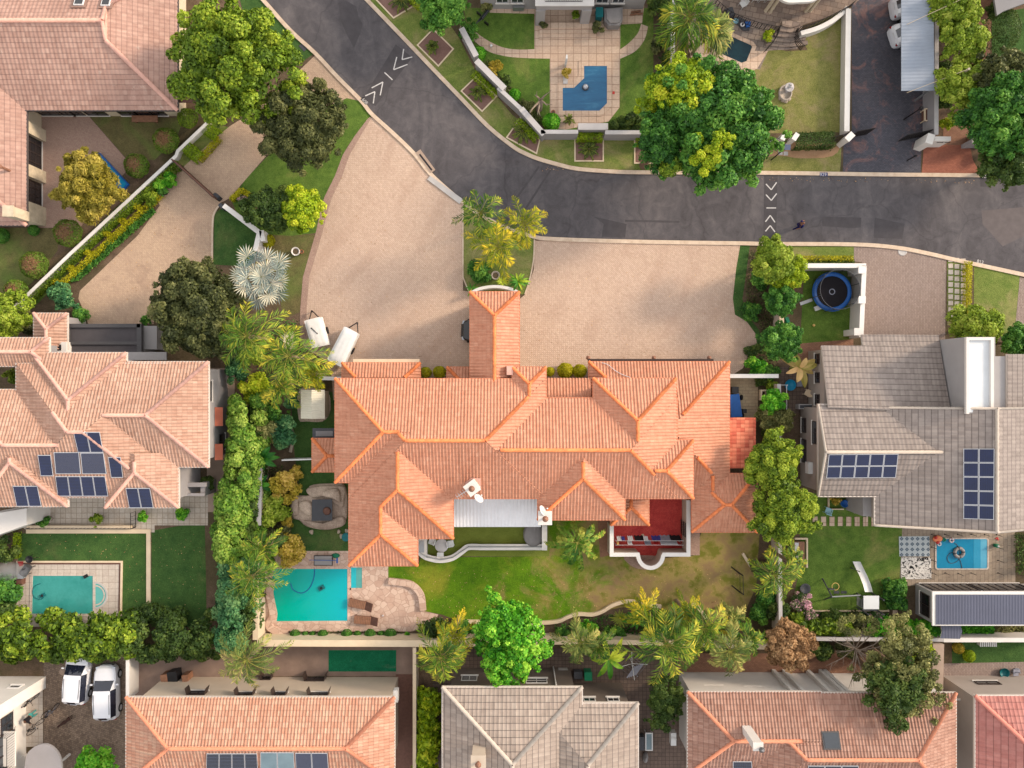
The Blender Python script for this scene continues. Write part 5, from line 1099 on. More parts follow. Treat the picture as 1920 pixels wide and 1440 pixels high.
garden_wall('grey street wall section beside the second diamond planter',[(934,164),(977,204)],.26,1.5,'wall_grey',capm='coping_grey',capw=.3)
garden_wall('grey street wall section ending at the bend by the third cycad',[(977,203),(1020,252)],.3,1.6,'wall_grey',capm='coping_grey',capw=.42)
garden_wall('straight grey street wall left of the square cycad planter',[(1014,247),(1084,247)],.3,1.6,'wall_grey',capm='coping_grey',capw=.3)
garden_wall('recessed grey wall slab behind the square cycad planter',[(1084,237),(1140,237)],.3,1.5,'wall_grey',capm='coping_grey',capw=.5)
garden_wall('straight grey street wall between the square cycad planter and the huge green tree',[(1135,248),(1240,248)],.3,1.6,'wall_grey',capm='coping_grey',capw=.3)
garden_wall('white dividing wall under the feather palm between the top gardens',[(1262,-20),(1262,120)],.24,1.7,'plaster_white',capm='coping_white',capw=.3)
garden_wall('low white wall along the dark driveway at upper right',[(1591,16),(1588,246)],.34,1.0,'plaster_white',capm='coping_white',capw=.4)
garden_wall('curved low white wall below the slate terrace railing',cat([(1590,14),(1565,36),(1535,52),(1502,62)],4),.3,.9,'plaster_white',capm='coping_white',capw=.34)
garden_wall('grey wall beside the carport at upper right',[(1757,-30),(1756,252)],.26,1.9,'wall_grey',capm='coping_grey',capw=.3)
garden_wall('white end wall on the street carrying dark lettering',[(1752,260),(1783,260)],.3,1.8,'plaster_white',capm='coping_white',capw=.34)
garden_wall('thick white gate pillar beside the dark driveway',[(1738,258),(1751,262)],.7,2.0,'plaster_white','gate_pillar',capm='coping_white',capw=.76)
garden_wall('slim white gate pillar left of the dark driveway',[(1588,262),(1600,250)],.4,1.8,'plaster_white','gate_pillar',capm='coping_white',capw=.46)
garden_wall('white fence pillar left of the trimmed street hedge',[(1467,262),(1474,248)],.3,1.7,'plaster_white','gate_pillar',capm='coping_white',capw=.36)
garden_wall('white curved fence pillar touching the trimmed street hedge',[(1488,262),(1496,250)],.3,1.7,'plaster_white','gate_pillar',capm='coping_white',capw=.36)
garden_wall('low white street wall below the black railing right of the huge tree',[(1400,263),(1466,263)],.24,.5,'plaster_white')
railing('black railing on the low street wall right of the huge tree',[(1405,259),(1464,259)],.5,1.1); railing('short black railing beside the slim white gate pillar',[(1567,256),(1590,250)],.1,1.5); railing('short black railing between the two white fence pillars',[(1472,258),(1490,256)],.1,1.5)
garden_wall('pale grey wall behind the red brick drive at right',[(1823,264),(1860,262)],.3,1.6,'wall_grey',capm='coping_grey',capw=.34)
garden_wall('white wall north of the trampoline lawn',[(1496,498),(1624,498)],.26,2.0,'plaster_white',capm='coping_white',capw=.34)
garden_wall('white wall between the trampoline lawn and the grey brick drive',[(1621,498),(1618,560),(1615,632)],.26,2.0,'plaster_white',capm='coping_white',capw=.34,piers=((1616,506),(1616,562),(1608,622)))
garden_wall('beige boundary wall seen between the round shrubs',[(1468,505),(1465,640)],.3,1.7,'plaster_beige',capm='coping_cream',capw=.34)
garden_wall('white cross wall behind the blue covered cart',[(1366,705),(1460,705)],.26,1.7,'plaster_white',capm='coping_white',capw=.3)
garden_wall('beige boundary wall behind the lime trees east of the lawn',[(1461,720),(1462,900),(1464,1190)],.26,1.8,'plaster_beige',capm='coping_grey',capw=.28)
garden_wall('small white wall west of the big orange roof',[(598,709),(640,710)],.25,1.7,'plaster_white',capm='coping_white',capw=.28)
garden_wall('grey boundary wall south of the play lawn',[(1470,1198),(1770,1200)],.22,1.7,'wall_grey',capm='coping_grey',capw=.26)
garden_wall('white boundary wall south of the pool house',[(1770,1200),(1990,1200)],.3,1.7,'plaster_white',capm='coping_white',capw=.34)
garden_wall('wide beige wall between the bottom right houses',[(1760,1208),(1758,1300)],.8,1.9,'plaster_beige',capm='concrete_warm',capw=.84)
garden_wall('short white wall beside the two parked white cars',[(239,1222),(239,1312)],.22,1.7,'plaster_white',capm='coping_white',capw=.26)
garden_wall('thin fence wall dividing the lawn west of the orange roof',[(528,863),(586,861)],.1,1.2,'white_metal')
garden_wall('winding cream stone edging along the south bed',cat([(858,1166),(900,1167),(950,1169),(1005,1169),(1045,1166),(1066,1157),(1085,1152),(1110,1153),(1130,1147),(1150,1135),(1180,1128),(1210,1134),(1240,1138)],4),.26,.3,'coping_cream','stone_edging')
garden_wall('cream stone edging behind the yellow palms at the south bed',cat([(1290,1140),(1300,1135),(1310,1140),(1325,1160)],4),.26,.3,'coping_cream','stone_edging')
garden_wall('curved stone edging in the bed beside the cream shed',cat([(538,792),(547,808),(549,825),(544,848)],4),.22,.22,'rock','stone_edging')
garden_wall('curved cream edging at the east end of the long lawn',[(1393,1038),(1408,1062),(1414,1068)],.2,.25,'coping_cream','stone_edging')
garden_wall('rounded flagstone kerb of the lounging terrace by the pool',cat([(728,1090),(748,1092),(772,1097),(789,1116),(793,1145)],4),.5,.22,'flagstone','stone_edging')
garden_wall('sandy curved kerb at the west end of the turquoise pool',cat([(510,1088),(505,1110),(509,1135),(512,1155),(503,1172),(518,1184),(540,1186)],4),.55,.2,'flagstone','stone_edging')
m = MB(); m.wall(pw([(338,309),(413,377)]),.1,.05,1.7); m.wall(pw([(337,310),(412,378)]),.03,.0,1.75,1); g = px(376,343); tag(m.build('driveway_gate',[MAT['wood_dark'],MAT['iron']]),'brown sliding gate closing the tan driveway at left','gate')
for (x,y),l in (((411,371),'grey gate motor box at the top end of the white gate wall'),((421,390),'dark gate motor box on the inner side of the white gate wall')): q = px(x,y); m = MB(); m.box((q.x,q.y,.35),(.5,.3,.7),R(-42)); m.box((q.x,q.y,.74),(.42,.24,.08),R(-42)); tag(m.build('gate_motor',MAT['dark_grey']),l,'gate motor')
for a,b,l in (((1600,252),(1633,246),'open black gate leaf on the left of the dark driveway'),((1693,259),(1740,249),'open black gate leaf beside the thick white pillar')):
 A,B = px(*a,.9),px(*b,.9); root = thing('driveway_gate',l,'gate',(A.x,A.y,0)); m = MB(); A.z = B.z = 0
 for i in range(15): p = A.lerp(B,i / 14); m.tube([p + Vector((0,0,.1)),p + Vector((0,0,1.7))],.025,5)
 m.build('bars',MAT['iron'],root); m = MB()
 for z in (.12,.6,1.15,1.7): m.tube([A + Vector((0,0,z)),B + Vector((0,0,z))],.035,6)
 m.build('rails',MAT['iron'],root)
railing('curved black balustrade along the left of the slate terrace',cat([(1345,0),(1372,22),(1400,34),(1430,44),(1462,50)],4),.6,.95); railing('curved black stair rail left of the terrace steps',cat([(1464,48),(1460,62),(1450,78),(1438,90)],4),.2,.95); railing('curved black balustrade along the right of the slate terrace',cat([(1502,50),(1530,42),(1560,28),(1590,12),(1606,0)],4),.6,.95); railing('curved black stair rail right of the terrace steps',cat([(1497,52),(1497,66),(1502,78),(1509,86)],4),.2,.95)
def pool(label,outline,wm,cop,cw=.28,z=.03,smooth=0,extra=()):
 pts = cat(outline,smooth,True) if smooth else outline; cx = sum(p[0] for p in pts) / len(pts); cy = sum(p[1] for p in pts) / len(pts); c = px(cx,cy)
 root = thing('swimming_pool',label,'pool',(c.x,c.y,0)); sheet('water',pts,z,MAT[wm],root)
 MB().wall(pw(pts),cw,-.02,z + .03,closed=True).build('coping',MAT[cop],root)
 for nm,p,m in extra: sheet(nm,p,z + .006,MAT[m],root)
 return root
P1 = pool('turquoise swimming pool beside the flagstone terrace',[(655,1063),(655,1104),(655,1167),(515,1168),(517,1150),(508,1125),(506,1090),(512,1063)],'water_turq','flagstone');
sheet('water',[(655,1064),(668,1064),(668,1103),(655,1103)],.037,MAT['water_step'],P1); sheet('water',[(668,1064),(680,1064),(680,1103),(668,1103)],.038,MAT['water_pale'],P1); MB().wall(pw([(656,1062),(681,1062),(681,1104),(656,1104)]),.16,0,.06).build('coping',MAT['flagstone'],P1)
P2 = pool('green swimming pool with a half round step at lower left',[(60,1077),(177,1077),(177,1153),(58,1153)],'water_green','deck_slab',.2); hc = [(178 + 23 * math.sin(a),1116 - 24 * math.cos(a)) for a in np.linspace(0,math.pi,15)]
sheet('water',hc,.036,MAT['water_pale'],P2); MB().wall(pw(hc),.14,0,.065).build('coping',MAT['concrete'],P2); MB().wall(pw([(179 + 17 * math.sin(a),1116 - 18 * math.cos(a)) for a in np.linspace(0,math.pi,15)]),.1,0,.05).build('step_edge',MAT['deck_slab'],P2)
P3 = pool('small blue swimming pool with bench steps beside the pool house',[(1757,1009),(1849,1009),(1852,1012),(1852,1064),(1849,1067),(1757,1067),(1754,1064),(1754,1012)],'water_blue','deck_slab',.12); sheet('water',[(1825,1010),(1838,1010),(1838,1066),(1825,1066)],.037,MAT['water_blue2'],P3); sheet('water',[(1838,1010),(1850,1010),(1850,1066),(1838,1066)],.038,MAT['water_blue3'],P3)
pool('dark garden pool under the feather palm at the top',[(1335,55),(1360,60),(1410,82),(1414,88),(1402,118),(1390,122),(1340,100),(1325,80)],'water_dark','patio_slab',.3)
P5 = pool('stepped pool closed by a blue cover at the top',[(1090,119),(1143,119),(1143,196),(1126,213),(1050,213),(1050,160),(1074,160),(1090,145)],'pool_cover','patio_slab',.42)
for o in P5.children:
 if o.name.startswith('water'): o.name = 'pool_cover'
def hose(label,pts,m,z=.05,r=.035,name='pool_hose'): return tag(MB().tube([px(x,y,z) for x,y in cat(pts,6)],r,6).build(name,MAT[m]),label,'hose')
hose('blue cleaner hose curling in the turquoise pool',[(590,1066),(588,1085),(580,1103),(566,1112),(550,1106),(545,1094)],'blue_plastic',.05,.03)
hose('dark cleaner hose looping in the green pool',[(82,1120),(76,1124),(66,1121),(61,1112),(64,1100),(76,1094)],'bowl_teal',.05,.03); hose('dark cleaner hose looping round the ring float in the blue pool',[(1790,1018),(1797,1026),(1799,1046),(1790,1055),(1780,1055),(1776,1045),(1782,1037),(1792,1038),(1800,1050),(1804,1066)],'dark_grey',.05,.022)
def crawler(label,x,y,m,L=.4):
 c = px(x,y); root = thing('pool_cleaner',label,'pool cleaner',(c.x,c.y,0)); MB().box((c.x,c.y,.08),(L,L * .7,.1),R(30)).build('body',MAT[m],root); MB().lathe([(.06,0),(.1,.04),(.05,.1)],(c.x,c.y,.12),10).build('head',MAT['black_plastic'],root)
crawler('dark cleaner head in the green pool',81,1116,'bowl_teal'); crawler('dark cleaner head in the middle of the turquoise pool',603,1102,'bowl_teal',.5); crawler('black skimmer float at the edge of the green pool',162,1080,'black_plastic',.35)
def ring(label,x,y,R0,r0,m,z=.1,name='ring_float',m2=None):
 c = px(x,y,z); pr = [(R0 + r0 * math.cos(a),r0 * math.sin(a)) for a in np.linspace(-math.pi,math.pi,11)]; mb = MB(); n = 20
 vs = [c + Vector((p * math.cos(6.2832 * j / n),p * math.sin(6.2832 * j / n),q + .02)) for p,q in pr[:-1] for j in range(n)]; k = 10
 for i in range(k):
  for j in range(n): mb.f.append((i * n + j,i * n + (j + 1) % n,((i + 1) % k) * n + (j + 1) % n,((i + 1) % k) * n + j)); mb.m.append(1 if m2 and j % 5 == 0 else 0); mb.sm.append(True)
 mb.v = [tuple(v) for v in vs]; mb.uv = [(0,0)] * len(vs)
 return tag(mb.build(name,[MAT[m]] + ([MAT[m2]] if m2 else [])),label,'pool float')
ring('grey and dark ring float in the blue pool',1798,1036,.34,.13,'grey_cover',.12,m2='dark_grey'); ring('white ring float at the top edge of the blue pool',1784,1013,.14,.06,'cloth_white',.1,m2='red_plastic'); ring('small white ring float below the orange float',1761,1020,.12,.05,'cloth_white',.1); ring('small bright green float at the corner of the blue pool',1770,1012,.1,.05,'leaf_pink' if 0 else 'green_plastic',.1)
c = px(1757,1010,.1); root = thing('pool_float','orange animal shaped float at the pool corner','pool float',(c.x,c.y,0)); MB().lathe([(.05,0),(.3,.05),(.36,.14),(.25,.2),(.03,.16)],(c.x,c.y,.03),14,0,1.1,.8).build('body',MAT['orange_plastic'],root); MB().ball((c.x - .2,c.y + .12,.3),.13,0,10).ball((c.x + .02,c.y - .28,.16),.14,0,10).build('head',MAT['red_plastic'],root)
ring('silver and white life ring on the dark pool shelf',1392,46,.13,.05,'cloth_white',.3,'life_ring')
def dup(root,loc,rz,label=None,name=None):
 r = root.copy(); C.objects.link(r); r.location = loc; r.rotation_euler = (0,0,rz)
 if label: r['label'] = label
 for ch in list(root.children):
  c = ch.copy(); C.objects.link(c); c.parent = r
  for g in list(ch.children):
   d = g.copy(); C.objects.link(d); d.parent = c
 return r
def make_car(label,paint):
 root = thing('parked_car',label,'car',(0,0,0)); # nose along +y; stations: y,half width,belt z,roof z,roof half width
 St = [(-2.1,.42,.6,.6,.34),(-2.06,.66,.84,.9,.5),(-1.94,.8,.98,1.2,.62),(-1.68,.86,1.0,1.5,.66),(-.6,.88,1.0,1.56,.69),(.15,.88,.98,1.53,.67),(.38,.88,.97,1.47,.64),(1.02,.87,.96,1.01,.74),(1.6,.84,.88,.95,.7),(1.9,.72,.78,.84,.58),(2.06,.52,.66,.7,.42),(2.12,.3,.55,.58,.2)]
 B = MB(); Gl = MB(); rows = []
 for y,w,bz,tz,tw in St:
  rows.append([(-w * .96,y,.22),(-w,y,.5),(-w * .97,y,bz),(-tw,y,tz),(-tw * .5,y,tz + .035),(0,y,tz + .045),(tw * .5,y,tz + .035),(tw,y,tz),(w * .97,y,bz),(w,y,.5),(w * .96,y,.22)])
 for i in range(len(St) - 1):
  for j in range(10):
   q = [rows[i][j],rows[i][j + 1],rows[i + 1][j + 1],rows[i + 1][j]]
   side = j in (2,7) and 1 <= i <= 6; top = 3 <= j <= 6
   gl = (side and 3 <= i <= 5) or (top and i == 6) or (4 <= j <= 5 and i == 2)
   if gl:
    n = (Vector(q[1]) - Vector(q[0])).cross(Vector(q[3]) - Vector(q[0]));
    Gl.add(q,[(0,3,2,1)],smooth=False); B.add(q,[(0,3,2,1)],1)
   else: B.add(q,[(0,3,2,1)],smooth=top)
 B.add(rows[0],[tuple(range(11))]); B.add(rows[-1],[tuple(range(11))[::-1]])
 Gl.v = [(x * 1.006,y,z + .006) for x,y,z in Gl.v]
 # roof and pillars read as one skin
 B.build('body',[MAT[paint],MAT['car_glass']],root); Gl.build('windows',MAT['car_glass'],root)
 for sx in (-1,1):
  for y in (-1.3,1.32):
   w = MB(); n = 18; v = [(sx * xx,y + .33 * rr * math.cos(6.2832 * k / n),.33 + .33 * rr * math.sin(6.2832 * k / n)) for xx,rr in ((.70,.9),(.70,1),(.91,1),(.92,.9),(.92,.66)) for k in range(n)]
   w.add(v,[(a * n + k,a * n + (k + 1) % n,(a + 1) * n + (k + 1) % n,(a + 1) * n + k) for a in range(4) for k in range(n)]); wo = w.build('wheel',MAT['tyre'],root)
   w = MB(); w.add([(sx * .915,y + .22 * math.cos(6.2832 * k / n),.33 + .22 * math.sin(6.2832 * k / n)) for k in range(n)],[tuple(range(n))]); w.build('rim',MAT['alu'],wo)
  MB().box((sx * 1.0,.72,1.02),(.2,.1,.13)).build('mirror',MAT[paint],root); MB().box((sx * .62,1.93,.74),(.26,.16,.13),R(-14 * sx)).build('headlight',MAT['lamp_clear'],root); MB().box((sx * .68,-2.0,.84),(.2,.1,.16)).build('taillight',MAT['lamp_red'],root)
  MB().tube([(sx * .58,-1.4,1.57),(sx * .6,.1,1.57)],.018,6).build('roof_rail',MAT['black_plastic'],root)
 MB().box((0,2.09,.45),(1.0,.06,.2)).build('grille',MAT['black_plastic'],root); MB().box((0,-2.05,1.0),(.5,.04,.11)).build('number_plate',MAT['cloth_white'],root)
 return root
car = make_car('silver white hatchback parked on the cobbled yard beside the wall','car_paint'); car.location = px(208,1292); car.rotation_euler = (0,0,R(1)); car['group'] = 'white cars in the cobbled yard'
dup(car,px(154,1263),R(-4),'white hatchback with its bonnet under the hedge in the cobbled yard');
for x,y,l in ((1714,15,'pale car almost hidden under the top of the grey carport'),(1712,62,'white car with its tail peeking out left of the grey carport')):
 k = dup(car,px(x,y),R(-72) if y > 40 else R(-80),l); k['group'] = 'cars under the carport'
plain('car_black',col(36,34,38),.25,.05,3,0,.6); kb = make_car('dark car half hidden under the orange entrance roof','car_black'); kb.location = px(916,622); kb.rotation_euler = (0,0,R(88))
def trailer(label,corners,hgt,dome,m,strap=False):
 P = [px(x,y,hgt) for x,y in corners]; c = sum(P,Vector()) / 4; root = thing('luggage_trailer',label,'trailer',(c.x,c.y,0)); tl,tr,br,bl = P; mb = MB(); nu,nv = 10,14; g = []
 for j in range(nv + 1):
  for i in range(nu + 1):
   u,v = i / nu,j / nv; k = min(1,min(u,1 - u) * 5) ** .5 * min(1,min(v + .0,1 - v) * 6) ** .5
   rr = .10 if (v < .12) else 0; uu = .5 + (u - .5) * (1 - (rr * (1 - v / .12) ** 2 * 2 if rr else 0)); p = tl.lerp(tr,uu).lerp(bl.lerp(br,uu),v); g.append((p.x,p.y,hgt - .12 + dome * k + .03 * (1 if abs(u - .5) < .06 and v > .3 else 0)))
 mb.add(g,[(j * (nu + 1) + i,(j + 1) * (nu + 1) + i,(j + 1) * (nu + 1) + i + 1,j * (nu + 1) + i + 1) for j in range(nv) for i in range(nu)],smooth=True); mb.build('lid',MAT[m],root)
 b = MB(); b.prism([(p.x * .97 + c.x * .03,p.y * .97 + c.y * .03) for p in P],.35,hgt - .08); b.build('body',MAT[m],root); f = (tl + tr) / 2; d = (f - (bl + br) / 2).normalized(); d.z = 0; s = Vector((-d.y,d.x,0))
 MB().tube([Vector((f.x,f.y,.4)) + s * .4,Vector((f.x,f.y,.4)) + d * .7],.04,6).tube([Vector((f.x,f.y,.4)) - s * .4,Vector((f.x,f.y,.4)) + d * .7],.04,6).tube([Vector((f.x,f.y,0)) + d * .62,Vector((f.x,f.y,.5)) + d * .62],.05,6).build('drawbar',MAT['iron'],root)
 hw = (tr - tl).length / 2
 for sg in (-1,1): q = Vector((c.x,c.y,.28)) + s * sg * hw * .98; MB().tube([q - s * .1,q + s * .1],.28,14).build('wheel',MAT['tyre'],root)
 if strap: a = tl.lerp(br,.32) + Vector((0,0,dome)); e = tl.lerp(br,.54) + Vector((0,0,dome)); a.z = e.z = hgt - .1 + dome; MB().tube([a,e],.03,6).ball(a,.05).ball(e,.05).build('strap',MAT['black_plastic'],root)
 return root
trailer('off white lidded trailer with a black strap on the brick forecourt',[(569,601),(602,593),(617,646),(584,653)],1.0,.14,'flat_roof_white' if 0 else 'coping_white',True); trailer('bright white lidded trailer parked askew by the orange garage roof',[(645,611),(672,625),(641,690),(612,674)],1.25,.16,'white_metal')
q = px(1379,757); root = thing('garden_cart','blue covered cart parked on the pale paving right of the orange roof','cart',(q.x,q.y,0)); MB().prism(pw([(1369,740),(1386,738),(1392,781),(1371,783)],.8),.3,.8).build('cover',MAT['cloth_blue' if 0 else 'blue_plastic'],root); MB().box((px(1373,731).x,px(1373,731).y,.5),(.5,.5,.9)).box((px(1391,770).x,px(1391,770).y,.6),(.3,.3,.5)).build('engine',MAT['black_plastic'],root)
for x,y in ((1370,745),(1389,745),(1371,778),(1391,778)): p = px(x,y); MB().tube([(p.x - .07,p.y,.2),(p.x + .07,p.y,.2)],.2,12).build('wheel',MAT['tyre'],root)
q = px(587,758); sh = thing('garden_shed','cream ribbed metal shed west of the orange roof','shed',(q.x,q.y,0)); a,b = px(564,785,2.0),px(609,731,2.0); MB().prism([(a.x + .12,a.y + .1),(b.x - .12,a.y + .1),(b.x - .12,b.y - .1),(a.x + .12,b.y - .1)],0,1.98).build('wall',MAT['plaster_beige'],sh); m = MB(); rx = px(584,0,2.4).x
m.quad3([(a.x,a.y,2.0),(rx,a.y,2.38),(rx,b.y,2.38),(a.x,b.y,2.0)],.05); m.quad3([(rx,a.y,2.382),(b.x,a.y,2.0),(b.x,b.y,2.0),(rx,b.y,2.382)],.05); m.build('roof',MAT['sheet_cream'],sh); m = MB(); m.box(((a.x + b.x) / 2,a.y + .08,.95),(.9,.05,1.8)); m.build('door',MAT['coping_cream'],sh)
sheet('shed_base',[(562,728),(612,735),(620,755),(618,775),(605,790),(575,790),(560,785)],Z2,MAT['rockwork'],smooth=3)
q = px(600,952); rk = thing('rock_spa','sculpted grey rockwork spa under a dark square cover west of the house','rock feature',(q.x,q.y,0))
def blob(pts,z1,seed): rr = random.Random(seed); p = cat([(x + rr.uniform(-2,2),y + rr.uniform(-2,2)) for x,y in pts],4,True); mb = MB(); n = len(p); w = [px(x,y,z1) for x,y in p]; cc = sum(w,Vector()) / n; mb.add([(v.x,v.y,-.03) for v in w] + [(v.x,v.y,z1 * .8) for v in w] + [tuple(cc.lerp(v,.9).xy) + (z1 + rr.uniform(-.03,.03),) for v in w] + [(cc.x,cc.y,z1 + .02)],[(i,(i + 1) % n,n + (i + 1) % n,n + i) for i in range(n)] + [(n + i,n + (i + 1) % n,2 * n + (i + 1) % n,2 * n + i) for i in range(n)] + [(2 * n + i,2 * n + (i + 1) % n,3 * n) for i in range(n)],smooth=True); return mb
for i,(pts,z) in enumerate((([(546,932),(580,930),(580,912),(615,908),(645,910),(649,950),(646,980),(620,994),(590,990),(570,984),(562,975),(545,968)],.35),([(578,914),(640,912),(645,935),(640,950),(618,938),(600,930),(582,934)],.6),([(604,920),(634,918),(637,940),(624,936),(606,930)],.85),([(570,976),(600,982),(640,970),(646,984),(615,994),(585,988)],.55),([(562,945),(575,941),(586,948),(584,964),(570,966),(561,956)],.75),([(547,936),(556,933),(558,962),(547,964)],.5))): blob(pts,z,i).build('rock_ledge',MAT['rockwork'],rk)
MB().quad3([px(585,937,.95),px(623,936,.95),px(623,976,.9),px(584,977,.9)],.06).build('spa_cover',MAT['dark_grey'],rk); MB().lathe([(.02,0),(.32,.02),(.25,.12),(.02,.1)],px(613,958,.93),12).build('leaf_litter',MAT['wood_dark'],rk)
for i,(x,y) in enumerate(((636,997),(642,1006),(652,996),(582,998))): tag(blob([(x - 3,y - 3),(x + 3,y - 3),(x + 3,y + 3),(x - 3,y + 3)],.16,30 + i).build('stone',MAT['rock']),('pale stepping stone on the grass south of the rock spa' if i < 3 else 'lone pinkish stone on the grass below the rock spa'),'stone','stones on the grass by the rock spa' if i < 3 else None)
q = px(650,1006); MB().lathe([(.02,0),(.28,.0),(.34,.3),(.3,.32),(.05,.25)],(q.x,q.y,0),14).build('tub',MAT['bowl_teal']); tag(bpy.data.objects['tub'],'dark teal tub against the west wall of the house','tub')
# terrace furniture
def lounger(label,x,y,rz):
 root = thing('sun_lounger',label,'sun lounger',px(x,y),'sun loungers by the turquoise pool'); ORI[root.name] = Vector((0,0,0))
 m = MB(); m.box((-.3,0,.3),(1.3,.66,.06)); m.build('seat',MAT['wood_dark'],root); m = MB(); m.quad3([(.36,-.33,.3),(.92,-.33,.62),(.92,.33,.62),(.36,.33,.3)],.06); m.build('backrest',MAT['wood_dark'],root); m = MB()
 for i in range(10): m.box((-.88 + i * .13,0,.335),(.1,.62,.02))
 m.build('slats',MAT['wood'],root)
 for sx,sy in ((-.85,-.28),(-.85,.28),(.3,-.28),(.3,.28)): MB().box((sx,sy,.14),(.07,.07,.28)).build('leg',MAT['wood_dark'],root)
 root.rotation_euler = (0,0,rz); return root
lounger('brown slatted sun lounger nearer the pool steps',678,1132,R(-12)); lounger('brown slatted sun lounger with a tray at its head, lower on the terrace',688,1161,R(-5))
q = px(708,1159,.4); root = thing('side_table','small pale side table with a cup beside the lower lounger','table',(q.x,q.y,0)); MB().box((q.x,q.y,.4),(.4,.4,.04)).build('top',MAT['flagstone'],root); MB().tube([(q.x,q.y,0),(q.x,q.y,.38)],.05,8).build('leg',MAT['wood_dark'],root); q = px(716.5,1157,.5); tag(MB().lathe([(.05,0),(.06,.12),(.02,.1)],(q.x,q.y,.02),10).build('cup',MAT['cloth_white']),'white cup standing right of the lower lounger','cup')
q = px(606,1050); root = thing('frame_table','grey framed low table on the paving north of the turquoise pool','table',(q.x,q.y,0)); a,b = px(589,1060,.5),px(623,1042,.5); MB().box(((a.x + b.x) / 2,(a.y + b.y) / 2,.48),(b.x - a.x,b.y - a.y,.04)).build('top',MAT['grey_cover'],root); MB().wall([(a.x,a.y),(b.x,a.y),(b.x,b.y),(a.x,b.y)],.05,.42,.51,closed=True).build('frame',MAT['iron'],root)
for x,y in ((591,1058),(621,1058),(591,1044),(621,1044)): p = px(x,y,.4); MB().box((p.x,p.y,.21),(.05,.05,.42)).build('leg',MAT['iron'],root)
a,b = px(580,1050,.58),px(632,1051,.58); m = MB(); m.tube([a,b],.022,6); m.box((b.x,b.y,.56),(.12,.4,.08)); tag(m.build('pool_brush',MAT['blue_plastic']),'long blue pool brush lying across the grey framed table','brush'); q = px(629,1042,.1); tag(MB().lathe([(.02,0),(.28,.03),(.2,.12),(.02,.1)],(q.x,q.y,.02),12,0,1.2,.7).build('leaf_net',MAT['green_plastic']),'green leaf net beside the grey framed table','net')
q = px(828,1023,.75); root = thing('round_table','round grey table in the curl of the terrace wall','table',(q.x,q.y,0)); MB().lathe([(.3,0),(.5,.0),(.52,.03),(.5,.05),(.36,.052),(.35,.06),(.1,.06)],(q.x,q.y,.72),28).build('top',MAT['coping_grey'],root); MB().lathe([(.3,0),(.28,.05),(.06,.1),(.06,.72)],(q.x,q.y,0),14).build('pedestal',MAT['steel'],root)
def chair(label,x,y,rz,m,group=None,name='chair'):
 root = thing(name,label,'chair',px(x,y),group); ORI[root.name] = Vector((0,0,0)); MB().box((0,0,.44),(.46,.46,.05)).build('seat',MAT[m],root); MB().box((0,-.24,.68),(.44,.05,.46),0,0,(R(8),0)).build('backrest',MAT[m],root)
 for sx in (-.19,.19):
  for sy in (-.19,.19): MB().tube([(sx,sy,.43),(sx * 1.15,sy * 1.15,0)],.02,6).build('leg',MAT[m],root)
  MB().box((sx * 1.2,-.02,.64),(.05,.42,.03)).build('armrest',MAT[m],root)
 root.rotation_euler = (0,0,rz); return root
chair('white terrace chair left of the round grey table',811,1012,R(70),'white_metal'); chair('white terrace chair right of the round grey table',846,1017,R(-80),'white_metal'); chair('white terrace chair below the round grey table',827,1039,R(180),'white_metal')
m = MB(); slab(m,784,1008,800,1040,0,.85); slab(m,786,1014,795,1036,.85,.9,1); tag(m.build('braai_counter',[MAT['plaster_white'],MAT['steel']]),'white counter with steel grill against the orange roof corner','counter')
q = px(1000,1004,.7); tag(MB().lathe([(.75,0),(.78,.1),(.74,.55),(.6,.66),(.02,.68)],(q.x,q.y,0),24,0,1.0,1.25).box((q.x + .1,q.y + .2,.7),(.12,1.1,.06)).build('covered_table',MAT['grey_cover']),'oval table under a fitted grey cover at the end of the turf terrace','table')
def dish(label,x,y,z,rad,az,el,m='white_metal'):
 c = px(x,y,z); root = thing('satellite_dish',label,'satellite dish',(c.x,c.y,z - .4)); d = Vector((math.cos(az) * math.cos(el),math.sin(az) * math.cos(el),math.sin(el))); rot = d.to_track_quat('Z','Y').to_matrix(); mb = MB(); n = 16; vs = []
 for r_,h_ in ((.0,0),(.4,.03),(.75,.1),(1,.18),(1,.14),(.4,-.01),(0,-.04)): vs += [c + rot @ Vector((rad * r_ * math.cos(6.2832 * j / n),rad * r_ * math.sin(6.2832 * j / n),rad * h_)) for j in range(n)]
 mb.add(vs,[(i * n + j,i * n + (j + 1) % n,(i + 1) * n + (j + 1) % n,(i + 1) * n + j) for i in range(6) for j in range(n)],smooth=True); mb.build('reflector',MAT[m],root); MB().tube([c + rot @ Vector((0,-rad,.1)),c + d * rad * 1.1],.02,5).ball(c + d * rad * 1.1,.06).build('feed_arm',MAT[m],root); MB().tube([c - d * .05,c - d * .25,(c - d * .25) - Vector((0,0,.5))],.03,6).build('mast',MAT['steel'],root)
dish('white satellite dish at the eave above the corrugated canopy',897,935,6.0,.38,R(50),R(30)); dish('white satellite dish beside the column chimney',1017,958,6.2,.4,R(30),R(25))
m = MB(); c = px(866,925,6.0); m.tube([c + Vector((-.35,-.25,0)),c + Vector((.35,.2,.1))],.025,6)
for i in range(5): p = c + Vector((-.35 + i * .17,-.25 + i * .11,.05)); m.tube([p + Vector((.12,-.18,0)),p + Vector((-.12,.18,0))],.014,5)
m.tube([c + Vector((0,0,-.5)),c],.025,6); tag(m.build('aerial',MAT['white_metal']),'white television aerial left of the tilted chimney','aerial')
